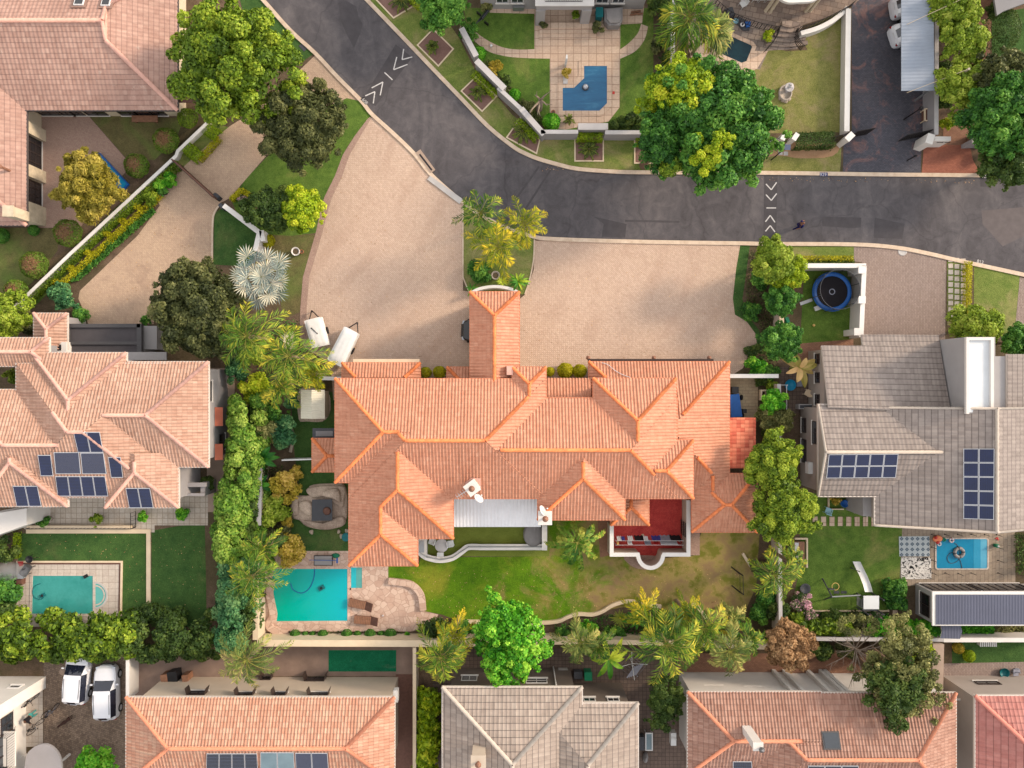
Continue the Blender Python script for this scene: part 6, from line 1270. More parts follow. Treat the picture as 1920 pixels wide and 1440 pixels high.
m = MB(); m.tube([on_plane(x,y,mJ['N'][0] + mJ['N'][1] * .12,mJ['N'][1]) for x,y in cat([(1128,680),(1140,684),(1152,694),(1166,702),(1182,708)],4)],.025,6); tag(m.build('roof_cable',MAT['cloth_white']),'white cable trailing over the lower orange roof','cable')
for x,l in ((1103,'left'),(1226,'middle'),(1330,'right')): q = px(x,671,2.3); root = thing('wall_lantern','dark globe lantern over the garage front, %s of the three' % ('leftmost' if l == 'left' else 'rightmost' if l == 'right' else 'middle one'),'lantern',(q.x,q.y,2)); MB().lathe([(.03,0),(.14,.05),(.17,.18),(.14,.3),(.03,.36)],(q.x,q.y,2.1),12).build('globe',MAT['rust_metal'],root); MB().box((q.x,q.y - .2,2.25),(.06,.4,.05)).build('bracket',MAT['iron'],root)
# washing lines
for k,(y,l) in enumerate(((1014,'upper'),(1022,'lower'))):
 a,b = px(1155,y,1.7),px(1281,y,1.7); root = thing('washing_line','%s washing line stretched across the red yard' % l,'washing line',(a.x,a.y,0)); MB().tube([a,b],.012,5).build('cord',MAT['white_metal'],root)
 for e in (a,b): MB().tube([(e.x,e.y,0),(e.x,e.y,1.75)],.03,6).build('post',MAT['steel'],root)
for x,w,k,m_,l,L in ((1162,.35,0,'cloth_white','white and lilac garment at the left end of the upper washing line',.5),(1169,.25,0,'cloth_blue','small blue garment second on the upper washing line',.4),(1183,.4,0,'cloth_white','white shirt left on the upper washing line',.6),(1200,.7,0,'cloth_black','black trousers on the upper washing line',.8),(1212,.35,0,'cloth_white','white garment between the black and blue washing',.5),(1232,.7,0,'cloth_blue','dark blue garment on the upper washing line',.7),(1250,.85,0,'cloth_grey','pale sheet on the upper washing line',.9),(1269,.85,0,'cloth_black','black sheet at the right end of the upper washing line',.9),(1159,.15,1,'yellow_paint','tiny yellow cloth at the left end of the lower washing line',.3),(1182,.35,1,'cloth_white','white shirt left on the lower washing line',.5),(1216,.5,1,'cloth_grey','pale blue garment on the lower washing line',.6),(1232,.4,1,'cloth_red','bright red garment on the lower washing line',.6),(1256,1.3,1,'cloth_white','large white sheet on the lower washing line',.8)):
 c = px(x,(1014,1022)[k],1.7); mb = MB(); n = 8; vs = []
 for j in range(n + 1):
  for z in (0,-.5,-1): vs.append((c.x + (j / n - .5) * w,c.y + .05 * math.sin(j * 2.1) * -z + .02 + .24 * z * z,1.7 + z * L))
 mb.add(vs,[(j * 3 + i,(j + 1) * 3 + i,(j + 1) * 3 + i + 1,j * 3 + i + 1) for j in range(n) for i in range(2)],smooth=True); tag(mb.build('hanging_cloth',MAT[m_]),l,'laundry','laundry in the red yard')
q = px(1205,1004); tag(MB().lathe([(.13,0),(.12,.06),(.03,.08),(.02,.5)],(q.x,q.y,.02),12).build('line_base',MAT['coping_cream']),'small cream post base on the red floor','post')
# goal frame on the lawn
m = MB();
for a,b in (((1371,1063),(1387,1076)),((1372,1098),(1388,1111))): A,B = px(*a),px(*b); A2 = A.lerp(B,.5) + Vector((0,0,1.2)); m.tube([A,A.lerp(B,1)],.05,6); m.tube([B,B.lerp(A,.3) + Vector((.1,0,1.3))],.04,6); m.tube([A,B.lerp(A,.3) + Vector((.1,0,1.3))],.04,6)
A,B = px(1382,1072) + Vector((.1,0,1.3)),px(1383,1107) + Vector((.1,0,1.3)); m.tube([A,B],.025,6); m.tube([px(1387,1076),px(1388,1111)],.02,5); tag(m.build('goal_frame',MAT['iron']),'black metal goal frame at the worn end of the long lawn','goal')
c = px(1553,549); tr = thing('trampoline','round blue rimmed trampoline with black net on the small lawn','trampoline',(c.x,c.y,0)); Rt = 1.5
MB().lathe([(1.2,0),(.02,0.001)],(c.x,c.y,.76),40).build('mat',MAT['cloth_black'],tr); MB().lathe([(1.2,.0),(1.2,.05),(1.5,.05),(1.54,.0),(1.5,-.03),(1.2,-.0)],(c.x,c.y,.77),40,cap=False).build('rim_pad',MAT['blue_plastic'],tr); MB().lathe([(.17,0),(.17,.012),(.24,.012),(.24,0)],(c.x,c.y,.775),24,cap=False).build('ring_mark',MAT['cloth_grey'],tr)
for i in range(6): a = i * 1.047 + .3; x,y = c.x + 1.52 * math.cos(a),c.y + 1.52 * math.sin(a); MB().tube([(x,y,0),(x,y,2.35)],.025,6).build('net_pole',MAT['dark_grey'],tr)
MB().tube([(c.x + 1.5 * math.cos(t),c.y + 1.5 * math.sin(t),2.35) for t in np.linspace(0,6.2832,41)],.022,5,cap=False).build('net_hoop',MAT['dark_grey'],tr)
t_ = NT('net_mesh'); p = t_.pos(); sp = t_.n('ShaderNodeSeparateXYZ'); t_.l(p,sp.inputs[0]); e = None
t_.out(col(30,30,36),.9); tb = t_.n('ShaderNodeBsdfTransparent'); ms = t_.n('ShaderNodeMixShader'); ms.inputs[0].default_value = .45; t_.l(tb.outputs[0],ms.inputs[1]); t_.l(t_.b.outputs[0],ms.inputs[2]); t_.l(ms.outputs[0],t_.t.nodes['Material Output'].inputs[0])
mb = MB(); n = 40; mb.add([(c.x + 1.49 * math.cos(6.2832 * j / n),c.y + 1.49 * math.sin(6.2832 * j / n),z) for z in (.8,2.33) for j in range(n)],[(j,(j + 1) % n,n + (j + 1) % n,n + j) for j in range(n)],smooth=True); mb.build('net',MAT['net_mesh'],tr)
for x,y,l,m_,s in ((1531,578,'white step stool below the trampoline','white_metal',(.5,.35,.3)),(1511,566,'white and blue ladder left of the trampoline','cloth_white',(1.0,.25,.08)),(1474,601,'green crate beside the beige wall','green_plastic',(.25,.5,.4))):
 q = px(x,y); m = MB(); m.box((q.x,q.y,s[2] * .9),(s[0],s[1],s[2] * .2),R(20));
 for sx in (-.4,.4): m.box((q.x + sx * s[0] * .8,q.y + sx * s[0] * .3,s[2] * .45),(s[0] * .12,s[1] * .9,s[2] * .9),R(20))
 tag(m.build('step_stool' if 'stool' in l else 'ladder' if 'ladder' in l else 'crate',MAT[m_]),l,l.split()[1] if 'crate' in l else 'stool' if 'stool' in l else 'ladder')
q = px(1525,610); tag(MB().ball((q.x,q.y,.11),.11).build('ball',MAT['yellow_paint']),'small yellow ball on the trampoline lawn','ball'); q = px(1528,985); tag(MB().ball((q.x,q.y,.18),.17).build('ball',MAT['green_plastic']),'dark green ball on the second stepping slab','ball')
def stone_row(pts,w,d,m,lab,grp,n0='stepping_stone',jit=.02):
 for i,(x,y) in enumerate(pts): q = px(x,y); mb = MB(); mb.box((q.x,q.y,.02),(w,d,.07),RNG.normal(0,.02)); tag(mb.build(n0,MAT[m]),lab,'stepping stone',grp)
stone_row([(1512.5 + 15.7 * k,977 + .1 * k) for k in range(9)],.38,.72,'patio_slab','pale rectangular stepping slab in the row below the grey house','stepping slabs below the grey house')
stone_row([(1782 + 11.7 * i,487 + 11.6 * j + i * 1.2) for i in range(3) for j in range(11) if not (i == 0 and j == 10)],.36,.36,'deck_slab','square pale stepping slab in the grid beside the grey brick drive','stepping slabs beside the grey brick drive')
stone_row([(1678,1148),(1678,1160),(1692,1162)],.36,.36,'patio_slab','square stepping slab on the soil beside the pool house','stepping slabs by the pool house'); stone_row([(1462,278),(1472,278),(1463,287),(1473,288)],.34,.3,'concrete','grey slab set in the street bed under the solar lamp','slabs under the solar lamp')
t = NT('rug_blue'); uv = t.pos(0); ck = t.n('ShaderNodeTexVoronoi',distance='MANHATTAN'); ck.inputs['Scale'].default_value = 2.4; ck.inputs['Randomness'].default_value = 0; t.l(uv,ck.inputs['Vector']); t.out(t.ramp(ck.outputs['Distance'],[(.0,col(190,200,206)),(.12,col(70,88,106)),(.25,col(160,172,180)),(.34,col(74,92,110)),(.46,col(84,102,118)),(.52,col(196,204,208))]),.9)
t = NT('rug_floral'); v = t.noise(t.pos(),3.0,3,.5,1.5); t.out(t.ramp(v,[(.40,col(24,22,26)),(.47,col(226,222,218)),(.6,col(232,228,224)),(.63,col(40,38,40)),(.66,col(230,226,222))]),.9)
for pts,m_,l in (([(1685,1006),(1742,1005),(1743,1043),(1686,1043)],'rug_blue','blue grey patterned outdoor rug left of the blue pool'),([(1689,1045),(1745,1045),(1746,1085),(1689,1086)],'rug_floral','black and white floral outdoor rug left of the blue pool')): mb = MB(); mb.prism(pw(pts),.02,.045); tag(mb.build('outdoor_rug',MAT[m_]),l,'rug')
for i,(x,y) in enumerate(((385,68),(525,68),(665,68),(810,68),(955,70),(1085,72),(385,205),(385,345),(1100,210),(1100,350),(390,485),(530,485),(670,490),(810,485),(1100,485))):
 q = px(1680 + .1737 * x,990 + .1737 * y); tag(MB().tube([(q.x,q.y,0),(q.x,q.y,.75)],.022,6).lathe([(.06,0),(.05,.02),(.02,.03)],(q.x,q.y,.013),8).build('fence_post',MAT['iron']),'thin black post standing on the deck round the small blue pool','post','posts round the small blue pool')
q = px(1865,1022); m = MB(); m.box((q.x,q.y,.2),(.22,.25,.4)); m.lathe([(.05,0),(.08,.1),(.03,.15)],(q.x,q.y,.4),8,1); tag(m.build('chlorine_bucket',[MAT['green_plastic'],MAT['cloth_white']]),'green and white bottle on the deck right of the pool','bottle'); q = px(1868,1009); tag(MB().box((q.x,q.y,.05),(.22,.08,.06),R(30)).box((q.x + .1,q.y - .08,.05),(.08,.18,.06),R(20)).build('toy',MAT['red_plastic']),'small red toy on the deck above the green bottle','toy')
# play tower with slide,beam and hoop
c = px(1620,1112); pt = thing('play_tower','grey play tower with white roof, slide and swing beam on the lawn','play set',(c.x,c.y,0)); a,b = px(1619,1142,2.2),px(1648,1117,2.2); MB().box(((a.x + b.x) / 2,(a.y + b.y) / 2,2.2),(b.x - a.x,b.y - a.y,.06)).build('roof',MAT['flat_roof_white'],pt)
a,b = px(1606,1138,.0),px(1634,1112,.0)
for x,y in ((a.x,a.y),(b.x,a.y),(a.x,b.y),(b.x,b.y)): MB().box((x,y,1.1),(.09,.09,2.2)).build('post',MAT['dark_grey'],pt)
MB().box(((a.x + b.x) / 2,(a.y + b.y) / 2,1.1),(b.x - a.x,b.y - a.y,.06)).build('deck',MAT['dark_grey'],pt); m = MB()
for i in range(6): m.box((a.x - .04,(a.y + b.y) / 2,.2 + i * .17),(.05,.7,.05))
m.build('ladder',MAT['steel'],pt); m = MB(); s = [(1628,1110,1.15),(1624,1095,.95),(1618,1080,.6),(1611,1066,.22),(1605,1053,.12)]; vs = []
for i,(x,y,z) in enumerate(s): q = px(x,y,z); vs += [(q.x - .3,q.y,z + .14),(q.x - .26,q.y,z),(q.x + .26,q.y,z),(q.x + .3,q.y,z + .14)]
m.add(vs,[(i * 4 + j,i * 4 + j + 1,(i + 1) * 4 + j + 1,(i + 1) * 4 + j) for i in range(4) for j in range(3)],smooth=True); m.build('slide',MAT['white_metal'],pt)
m = MB(); A,B = px(1560,1119,1.9),px(1613,1116,1.9); m.tube([A,B],.06,8); m.build('swing_beam',MAT['steel'],pt); m = MB(); A0 = Vector((A.x,A.y,1.9)); m.tube([A0,px(1542,1085)],.06,6); m.tube([A0,px(1546,1124)],.06,6); m.build('support_leg',MAT['dark_grey'],pt)
q = px(1560,1105,1.9); MB().box((q.x,q.y,1.75),(.45,.06,.4)).build('backboard',MAT['dark_grey'],pt); q = px(1567,1100,1.7); MB().tube([(q.x + .27 * math.cos(t),q.y + .27 * math.sin(t),1.65) for t in np.linspace(0,6.2832,25)],.022,6,cap=False).build('hoop',MAT['yellow_paint'],pt); m = MB()
for x in (1578,1592): A = px(x,1118,1.9); m.tube([A,(A.x,A.y - .05,.5)],.012,5); m.tube([A + Vector((.35,0,0)),(A.x + .35,A.y - .05,.5)],.012,5); m.box((A.x + .17,A.y - .05,.48),(.42,.2,.05))
m.build('swing',MAT['dark_grey'],pt); m = MB(); A,B = px(1597,1065,.9),px(1612,1072,1.0); m.tube([px(1595,1065),A,B],.05,6); m.build('brace',MAT['dark_grey'],pt)
q = px(1507,1102); root = thing('fire_bowl','dark round fire bowl on the grass left of the play tower','fire bowl',(q.x,q.y,0)); MB().lathe([(.02,.1),(.3,.14),(.42,.3),(.4,.32),(.25,.2),(.02,.17)],(q.x,q.y,.05),18).build('bowl',MAT['dark_grey'],root); MB().lathe([(.25,0),(.2,.1),(.1,.2)],(q.x,q.y,0),12).build('stand',MAT['iron'],root)
c = px(1493,1036); bn = thing('garden_bench','wooden bench with white patterned cushion by the play lawn','bench',(c.x,c.y,0)); a,b = px(1485,1063,.5),px(1509,1016,.5); MB().box(((a.x + b.x) / 2,(a.y + b.y) / 2,.42),(b.x - a.x,b.y - a.y,.06)).build('seat',MAT['wood'],bn); MB().box((a.x + .28,(a.y + b.y) / 2,.5),(.45,(b.y - a.y) * .94,.1)).build('cushion',MAT['rug_floral' if 0 else 'cloth_white'],bn); MB().box((a.x + .05,(a.y + b.y) / 2,.65),(.08,b.y - a.y,.5)).build('backrest',MAT['wood'],bn)
for x,y in ((a.x + .1,a.y + .1),(b.x - .1,a.y + .1),(a.x + .1,b.y - .1),(b.x - .1,b.y - .1)): MB().box((x,y,.2),(.08,.08,.4)).build('leg',MAT['wood_dark'],bn)
m = MB(); m.wall(pw([(1488,1009),(1511,1009),(1511,1063)]),.12,0,.3); tag(m.build('bed_edging',MAT['coping_cream']),'pale edging round the bench by the play lawn','edging')
chair('light blue plastic chair on the grass below the grey house',1549,956,R(-20),'light_blue'); q = px(1580,943); tag(MB().lathe([(.22,0),(.3,.45),(.27,.46),(.2,.3),(.02,.3)],(q.x,q.y,0),16).build('plant_tub',MAT['blue_plastic']),'empty blue tub under the eave of the grey house','tub')
m = MB(); m.wall(pw([(1552,932),(1552,954),(1580,954)]),.08,0,.25); tag(m.build('bed_edging',MAT['coping_cream']),'thin pale edging of the small bed below the grey house','edging')
# service yard items
q = px(1480,722); tag(MB().lathe([(.3,.0),(.42,.25),(.44,.26),(.36,.1),(.02,.06)],(q.x,q.y,.02),20).build('wash_tub',MAT['teal_plastic']),'round bright blue wash tub in the service yard','tub'); q = px(1497,718); tag(MB().box((q.x,q.y,.12),(.36,.5,.2),R(15)).wall([(q.x - .18,q.y - .25),(q.x + .18,q.y - .25),(q.x + .18,q.y + .25),(q.x - .18,q.y + .25)],.05,.1,.32,closed=True).build('laundry_basket',MAT['cloth_grey']),'grey laundry basket beside the blue wash tub','basket')
chair('cream plastic chair on the dark service yard floor',1511,737,R(60),'coping_cream'); q = px(1521,741); tag(MB().box((q.x,q.y,.2),(.3,.5,.4)).box((q.x,q.y,.43),(.34,.54,.05)).build('storage_box',MAT['black_plastic']),'black storage box beside the cream chair','box'); m = MB(); q0,q1 = px(1466,725,1.8),px(1476,770,1.8)
for p in ((1466,722),(1475,722),(1475,772)): a = px(*p,1.6); m.tube([(a.x,a.y,0),(a.x,a.y,1.8)],.03,6)
a,b,d = px(1466,722,1.8),px(1475,722,1.8),px(1475,772,1.8); m.tube([a,b,d],.025,6); tag(m.build('clothes_airer',MAT['white_metal']),'white pipe clothes airer at the edge of the service yard','airer')
m = MB(); slab(m,1498,758,1528,767,0,.8); slab(m,1500,759.5,1526,765.5,.8,.85,1); tag(m.build('outdoor_sink',[MAT['coping_grey'],MAT['dark_grey']]),'long outdoor sink against the grey house','sink'); m = MB(); slab(m,1478,785,1487,803,0,.7); slab(m,1479,786.5,1486,801,.7,.74,1); tag(m.build('gas_cage',[MAT['plaster_beige'],MAT['concrete']]),'beige meter box against the beige boundary wall','box'); m = MB(); m.wall(pw([(1424,732),(1424,749),(1435,749),(1435,732)]),.12,0,.5,closed=True); tag(m.build('planter_box',MAT['coping_cream']),'small cream square planter right of the pale paving','planter')
def pot(label,x,y,r,h,m,plant=None,name='plant_pot',tilt=0):
 q = px(x,y,h * .6); root = thing(name,label,'plant pot',(q.x,q.y,0)); MB().lathe([(r * .65,0),(r * .95,h * .7),(r,h),(r * .86,h),(r * .8,h * .88),(.02,h * .86)],(q.x,q.y,0),18).build('pot',MAT[m],root); MB().lathe([(r * .8,0),(.01,.02)],(q.x,q.y,h * .87),14).build('earth',MAT['soil'],root)
 if plant:
  cl = crown_clumps((q.x,q.y,h + r * .7),r * 1.5,r * 1.1,.4,12,-.2); Q,T = clump_cloud(cl,.11,1.6,cap=700); quadmesh('foliage',Q,T,MAT[plant],root)
 return root
pot('grey stone urn with a green plant, left on the tiled terrace',90,974,.32,.6,'stone_pot','leaf_green'); pot('grey stone urn with a yellow green plant, right on the tiled terrace',187,973,.32,.6,'stone_pot','leaf_bright'); pot('large white round pot on the brown bed right of the silver palm',555,472,.34,.5,'plaster_white'); pot('black pot tipped under the hedge by the tan driveway',309,361,.22,.4,'black_plastic','leaf_green'); pot('small terracotta pot right of the white round pot',566,472,.16,.3,'terracotta')
pot('white ring planter on the soil under the fresh green tree',896,1174,.24,.35,'white_metal',None); pot('white ring planter at the stone edging right of the fresh green tree',1008,1170,.24,.35,'white_metal',None); pot('stone urn with a rounded rim among the island plants',929,517,.34,.7,'leaf_pink' if 0 else 'stone_pot',None); pot('brown round pot beside the blue pool cover',1037,211,.17,.35,'terracotta',None)
pot('bowl of bright green leaves by the terrace steps',1440,72,.3,.4,'stone_pot','leaf_lime'); pot('potted leafy plant at the left of the portico steps',1017,48,.24,.45,'stone_pot','leaf_olive'); pot('potted flowering plant at the right end of the portico steps',1119,55,.3,.5,'stone_pot','leaf_olive'); pot('potted plant beside the dark garden bench',912,15,.3,.5,'dark_grey','leaf_grey'); pot('bushy green pot behind the portico',1080,31,.24,.45,'stone_pot','leaf_bright')
m = MB(); q = px(276,226); m.box((q.x,q.y,.42),(2.0,.5,.07));
for s in (-.8,.8): m.box((q.x + s,q.y,.2),(.12,.42,.4))
m.box((q.x,q.y + .2,.48),(2.0,.06,.06)); tag(m.build('garden_bench',MAT['wood']),'wooden backless bench against the pink roofed house','bench'); q = px(905,37); root = thing('garden_bench','dark metal bench at the bend of the curved slab path','bench',(q.x,q.y,0)); m = MB()
for i in range(5): m.box((q.x - .12 + i * .11,q.y + i * .08,.42),(.07,1.2,.03),R(-38))
m.build('seat',MAT['dark_grey'],root); m = MB(); m.box((q.x + .35,q.y + .25,.65),(.05,1.2,.4),R(-38)); m.build('backrest',MAT['dark_grey'],root)
for s in (-.5,.5): MB().box((q.x + s * .6 * -1,q.y + s * .75,.2),(.4,.06,.4),R(-38)).build('leg',MAT['iron'],root)
q = px(195,305); pts = [(177,300),(187,288),(204,302),(226,330),(212,345)]; root = thing('paddling_pool','bright blue sheeted pool half hidden by the yellow tree','pool',(q.x,q.y,0)); w = pw([(176,302),(187,288),(240,345),(228,358)],.2); MB().prism(w,0,.2).build('liner',MAT['teal_plastic'],root); MB().wall(w,.1,0,.26,closed=True).build('rim',MAT['blue_plastic'],root)
# smoking barbecue corner
c = px(54,1049,.8); root = thing('kettle_grill','black round kettle grill at the top corner of the green pool deck','grill',(c.x,c.y,0)); MB().lathe([(.02,.5),(.2,.55),(.28,.75),(.29,.8),(.26,.8),(.18,.65),(.02,.62)],(c.x,c.y,0),18).build('bowl',MAT['black_plastic'],root)
for a in (0,2.1,4.2): MB().tube([(c.x + .1 * math.cos(a),c.y + .1 * math.sin(a),.55),(c.x + .28 * math.cos(a),c.y + .28 * math.sin(a),0)],.018,6).build('leg',MAT['iron'],root)
c = px(48,1070,.8); root = thing('barrel_smoker','grey barrel smoker giving off smoke beside the green pool','smoker',(c.x,c.y,0)); m = MB(); m.tube([(c.x - .25,c.y - .3,.75),(c.x + .2,c.y + .35,.75)],.3,16); m.build('barrel',MAT['dark_grey'],root); m = MB(); m.box((c.x - .42,c.y - .42,.55),(.42,.4,.5)); m.build('firebox',MAT['steel'],root)
for dx,dy in ((-.3,-.1),(0,-.35),(.3,.2),(0,.4)): MB().box((c.x + dx,c.y + dy,.24),(.05,.05,.48)).build('leg',MAT['iron'],root)
MB().tube([(c.x + .1,c.y + .2,1.0),(c.x + .1,c.y + .2,1.35)],.06,8).build('flue',MAT['black_plastic'],root)
q = px(37,1090,.5); tag(MB().box((q.x,q.y,.28),(.35,.55,.56)).box((q.x,q.y,.58),(.4,.6,.05)).build('cool_box',MAT['wood_dark']),'brown box standing below the smoker','box'); q = px(40,1057); tag(MB().prism(pw([(34,1052),(46,1052),(43,1060),(38,1062)]),.02,.12).build('dustpan',MAT['red_plastic']),'red scoop lying between the grill and the smoker','scoop')
# street kerb numbers
def text(s,x,y,size,rz,m,parent,z=.104,name='house_number'):
 cu = bpy.data.curves.new(name,'FONT'); cu.body = s; cu.size = size; cu.align_x = 'CENTER'; cu.align_y = 'CENTER'; cu.extrude = .002
 tmp = bpy.data.objects.new('tmp',cu); C.objects.link(tmp); dg = bpy.context.evaluated_depsgraph_get(); me = bpy.data.meshes.new_from_object(tmp.evaluated_get(dg)); bpy.data.objects.remove(tmp); o = bpy.data.objects.new(name,me); C.objects.link(o); me.materials.clear(); me.materials.append(MAT[m]); q = px(x,y,z); o0 = ORI[parent.name]; o.parent = parent; o.location = (q.x - o0.x,q.y - o0.y,z - o0.z); o.rotation_euler = (0,0,rz); return o
for s,x,y,rz,K,bgm in (('608',684,190,R(-46),KERB_L,'paint_dark'),('929',1543.5,327.5,0,KERB_R,'paint_blue'),('930',1847,331,R(-2),KERB_R,'paint_dark'),('812',1838,491,R(-13),KERB_L,None)):
 text(s,x,y,.36,rz,'road_paint',K,.109)
 if bgm: q = px(x,y); o0 = ORI[K.name]; MB().box((q.x,q.y,.1025),(.62,.29,.009),rz).build('number_plate',MAT[bgm],K)
q = px(1692,471); tag(MB().lathe([(.36,0),(.36,.02),(.3,.022),(.28,.016),(.1,.018),(.01,.02)],(q.x,q.y,.014),24).build('manhole_cover',MAT['concrete']),'round pale manhole cover in the grey brick drive','manhole'); q = px(119,1259); tag(MB().lathe([(.32,0),(.32,.02),(.01,.024)],(q.x,q.y,.008),24).build('manhole_cover',MAT['concrete_warm']),'round manhole cover beside the white cars','manhole'); q = px(568,88); tag(MB().prism(pw([(560,86),(570,80),(580,88),(570,97)]),.0,.03).build('drain_cover',MAT['dark_grey']),'small dark square cover in the grass left of the road','drain cover')
m = MB(); m.wall(pw([(784,284),(812,322)]),.45,.0,.13); m.wall(pw([(787,290),(810,320)]),.14,.0,.135,1); tag(m.build('storm_drain',[MAT['concrete_warm'],MAT['paint_dark']]),'kerb storm drain inlet where the road bends','drain')
def lamp(label,x,y,xt,yt,h):     # x,y foot on the ground; xt,yt head
 f = px(x,y); t = px(xt,yt,h); root = thing('street_lamp',label,'lamp',(f.x,f.y,0)); MB().tube([f,(f.x,f.y,h)],[.06,.04],8).build('pole',MAT['iron'],root); MB().lathe([(.1,0),(.14,.1),(.12,.3),(.03,.36)],(f.x,f.y,h - .05),12).build('lamp_head',MAT['iron'],root); return root
lamp('black lamp post beside the right gate leaf of the dark driveway',1695,224,1710,247,2.6); f = px(1446,300); root = thing('solar_lamp','black post with a small blue solar panel in the street bed','lamp',(f.x,f.y,0)); MB().tube([f,(f.x,f.y,2.6)],.05,8).tube([(f.x,f.y,2.5),(f.x + .3,f.y + .15,2.75)],.03,6).build('pole',MAT['iron'],root); MB().box((f.x + .35,f.y + .2,2.8),(.45,.4,.04),0,0,(R(15),0)).build('panel',MAT['pv_dark'],root)
f = px(1701,301); t2 = px(1712,296,1); root = thing('intercom_post','leaning dark intercom post on the dark driveway apron','post',(f.x,f.y,0)); MB().tube([f,(f.x + .1,f.y + .05,1.1)],.05,8).build('post',MAT['iron'],root); MB().box((f.x + .1,f.y + .05,1.15),(.16,.12,.25)).build('speaker_box',MAT['black_plastic'],root)
cu_parent = next(o for o in bpy.data.objects if o.get('label','').startswith('white end wall on the street')); yb = px(1768,260,1.8).y - .16; x0 = px(1758,260,1.4).x; m = MB()
for i,w in enumerate((.07,.05,.03,.06,.05,.07,.0,.06,.05,.07,.04,.06)):      # worn,no longer legible dark letters
 if w: m.box((x0 + i * .085,yb,1.35),(w,.02,.17 if i % 3 else .12))
m.build('lettering',MAT['paint_dark'],cu_parent)
# fountain,statue,covered grill and other small northern things
q = px(1478,166,.6); root = thing('fountain','tiered grey stone fountain on the dry lawn at upper right','fountain',(q.x,q.y,0)); MB().lathe([(.5,0),(.52,.3),(.42,.32),(.4,.12),(.05,.1)],(q.x - .1,q.y - .2,0),20,0,1,1.2).build('basin',MAT['stone_pot'],root); MB().lathe([(.16,0),(.1,.5),(.34,.7),(.36,.78),(.25,.72),(.06,.7),(.08,1.0),(.2,1.1),(.2,1.16),(.05,1.12),(.04,1.35)],(q.x,q.y,.1),18).build('tiers',MAT['coping_grey'],root)
for i,(x,y) in enumerate(((1463,184),(1468,188),(1474,189),(1480,186))): tag(blob([(x - 2.5,y - 2),(x + 2.5,y - 2),(x + 2.5,y + 2),(x - 2.5,y + 2)],.15,60 + i).build('stone',MAT['rock']),'cream stone at the foot of the tiered fountain','stone','stones at the fountain')
q = px(1060,128); root = thing('water_spout','slim white water spout in a planted patch by the blue pool cover','fountain',(q.x,q.y,0)); MB().box((q.x,q.y + .2,.9),(.12,.3,1.8)).build('blade',MAT['white_metal'],root); MB().prism(pw([(1056,140),(1066,140),(1064,158),(1056,158)]),0,.12).build('channel',MAT['coping_grey'],root)
q = px(1098,162,.3); root = thing('floating_ball','silver ball floating on the blue pool cover','pool float',(q.x,q.y,0)); MB().ball((q.x,q.y,.25),.2,0,14).build('ball',MAT['alu'],root); MB().lathe([(.02,0),(.26,.02),(.26,.06),(.02,.08)],(q.x,q.y,.04),16).build('base',MAT['dark_grey'],root); q = px(1150,174); tag(MB().box((q.x,q.y,.03),(.2,.2,.04)).lathe([(.07,0),(.05,.01)],(q.x,q.y,.05),10).build('skimmer_lid',MAT['red_plastic']),'small dark red skimmer lid right of the blue pool cover','lid')
c = px(1150,28,1.0); root = thing('covered_grill','large gas grill under a fitted grey cover at the top','grill',(c.x,c.y,0)); MB().prism(pw([(1133,14),(1168,12),(1168,36),(1162,46),(1142,46),(1134,36)],1.0),.08,.85).build('cover_skirt',MAT['grey_cover'],root); MB().prism(pw([(1137,16),(1164,15),(1164,34),(1159,42),(1144,42),(1138,34)],1.1),.85,1.05).build('cover_top',MAT['grey_cover'],root)
c = px(1124,24,1.0); root = thing('wheelie_bin','dark green wheeled bin left of the covered grill','bin',(c.x,c.y,0)); m = MB(); a,b = px(1117,32,1),px(1131,14,1); m.prism([(a.x + .05,a.y + .05),(b.x - .05,a.y + .05),(b.x - .05,b.y - .05),(a.x + .05,b.y - .05)],.1,.98); m.build('body',MAT['bowl_teal'],root); m = MB(); m.prism([(a.x,a.y),(b.x,a.y),(b.x,b.y),(a.x,b.y)],.98,1.06); m.build('lid',MAT['bowl_teal'],root)
for s in (a.x + .08,b.x - .08): MB().tube([(s - .04,b.y - .02,.12),(s + .04,b.y - .02,.12)],.12,12).build('wheel',MAT['tyre'],root)
q = px(921,86,.4); tag(MB().tube([(q.x,q.y,0),(q.x,q.y,.4)],.04,8).ball((q.x,q.y,.48),.11).build('path_lamp',MAT['white_metal']),'small white ball lamp beside the curved slab path','lamp');
for k,(x,y) in enumerate(((1188,24),(1192,28),(1196,23),(1200,28),(1186,29))): q = px(x,y); mb = MB(); mb.tube([(q.x - .2,q.y,.1 + .05 * (k % 2)),(q.x + .2,q.y + .05,.1 + .05 * (k % 2))],.08,8); tag(mb.build('firewood_log',MAT['wood']),'split log in the small pile right of the covered grill','log','logs by the covered grill')
chair('white garden chair on the slate terrace behind the balustrade',1391,12,R(120),'white_metal')
for i,x in enumerate((1414,1427,1440)): chair('white chair at the dining spot under the balcony at the top',x,0,R(180),'white_metal','white chairs at the top edge')
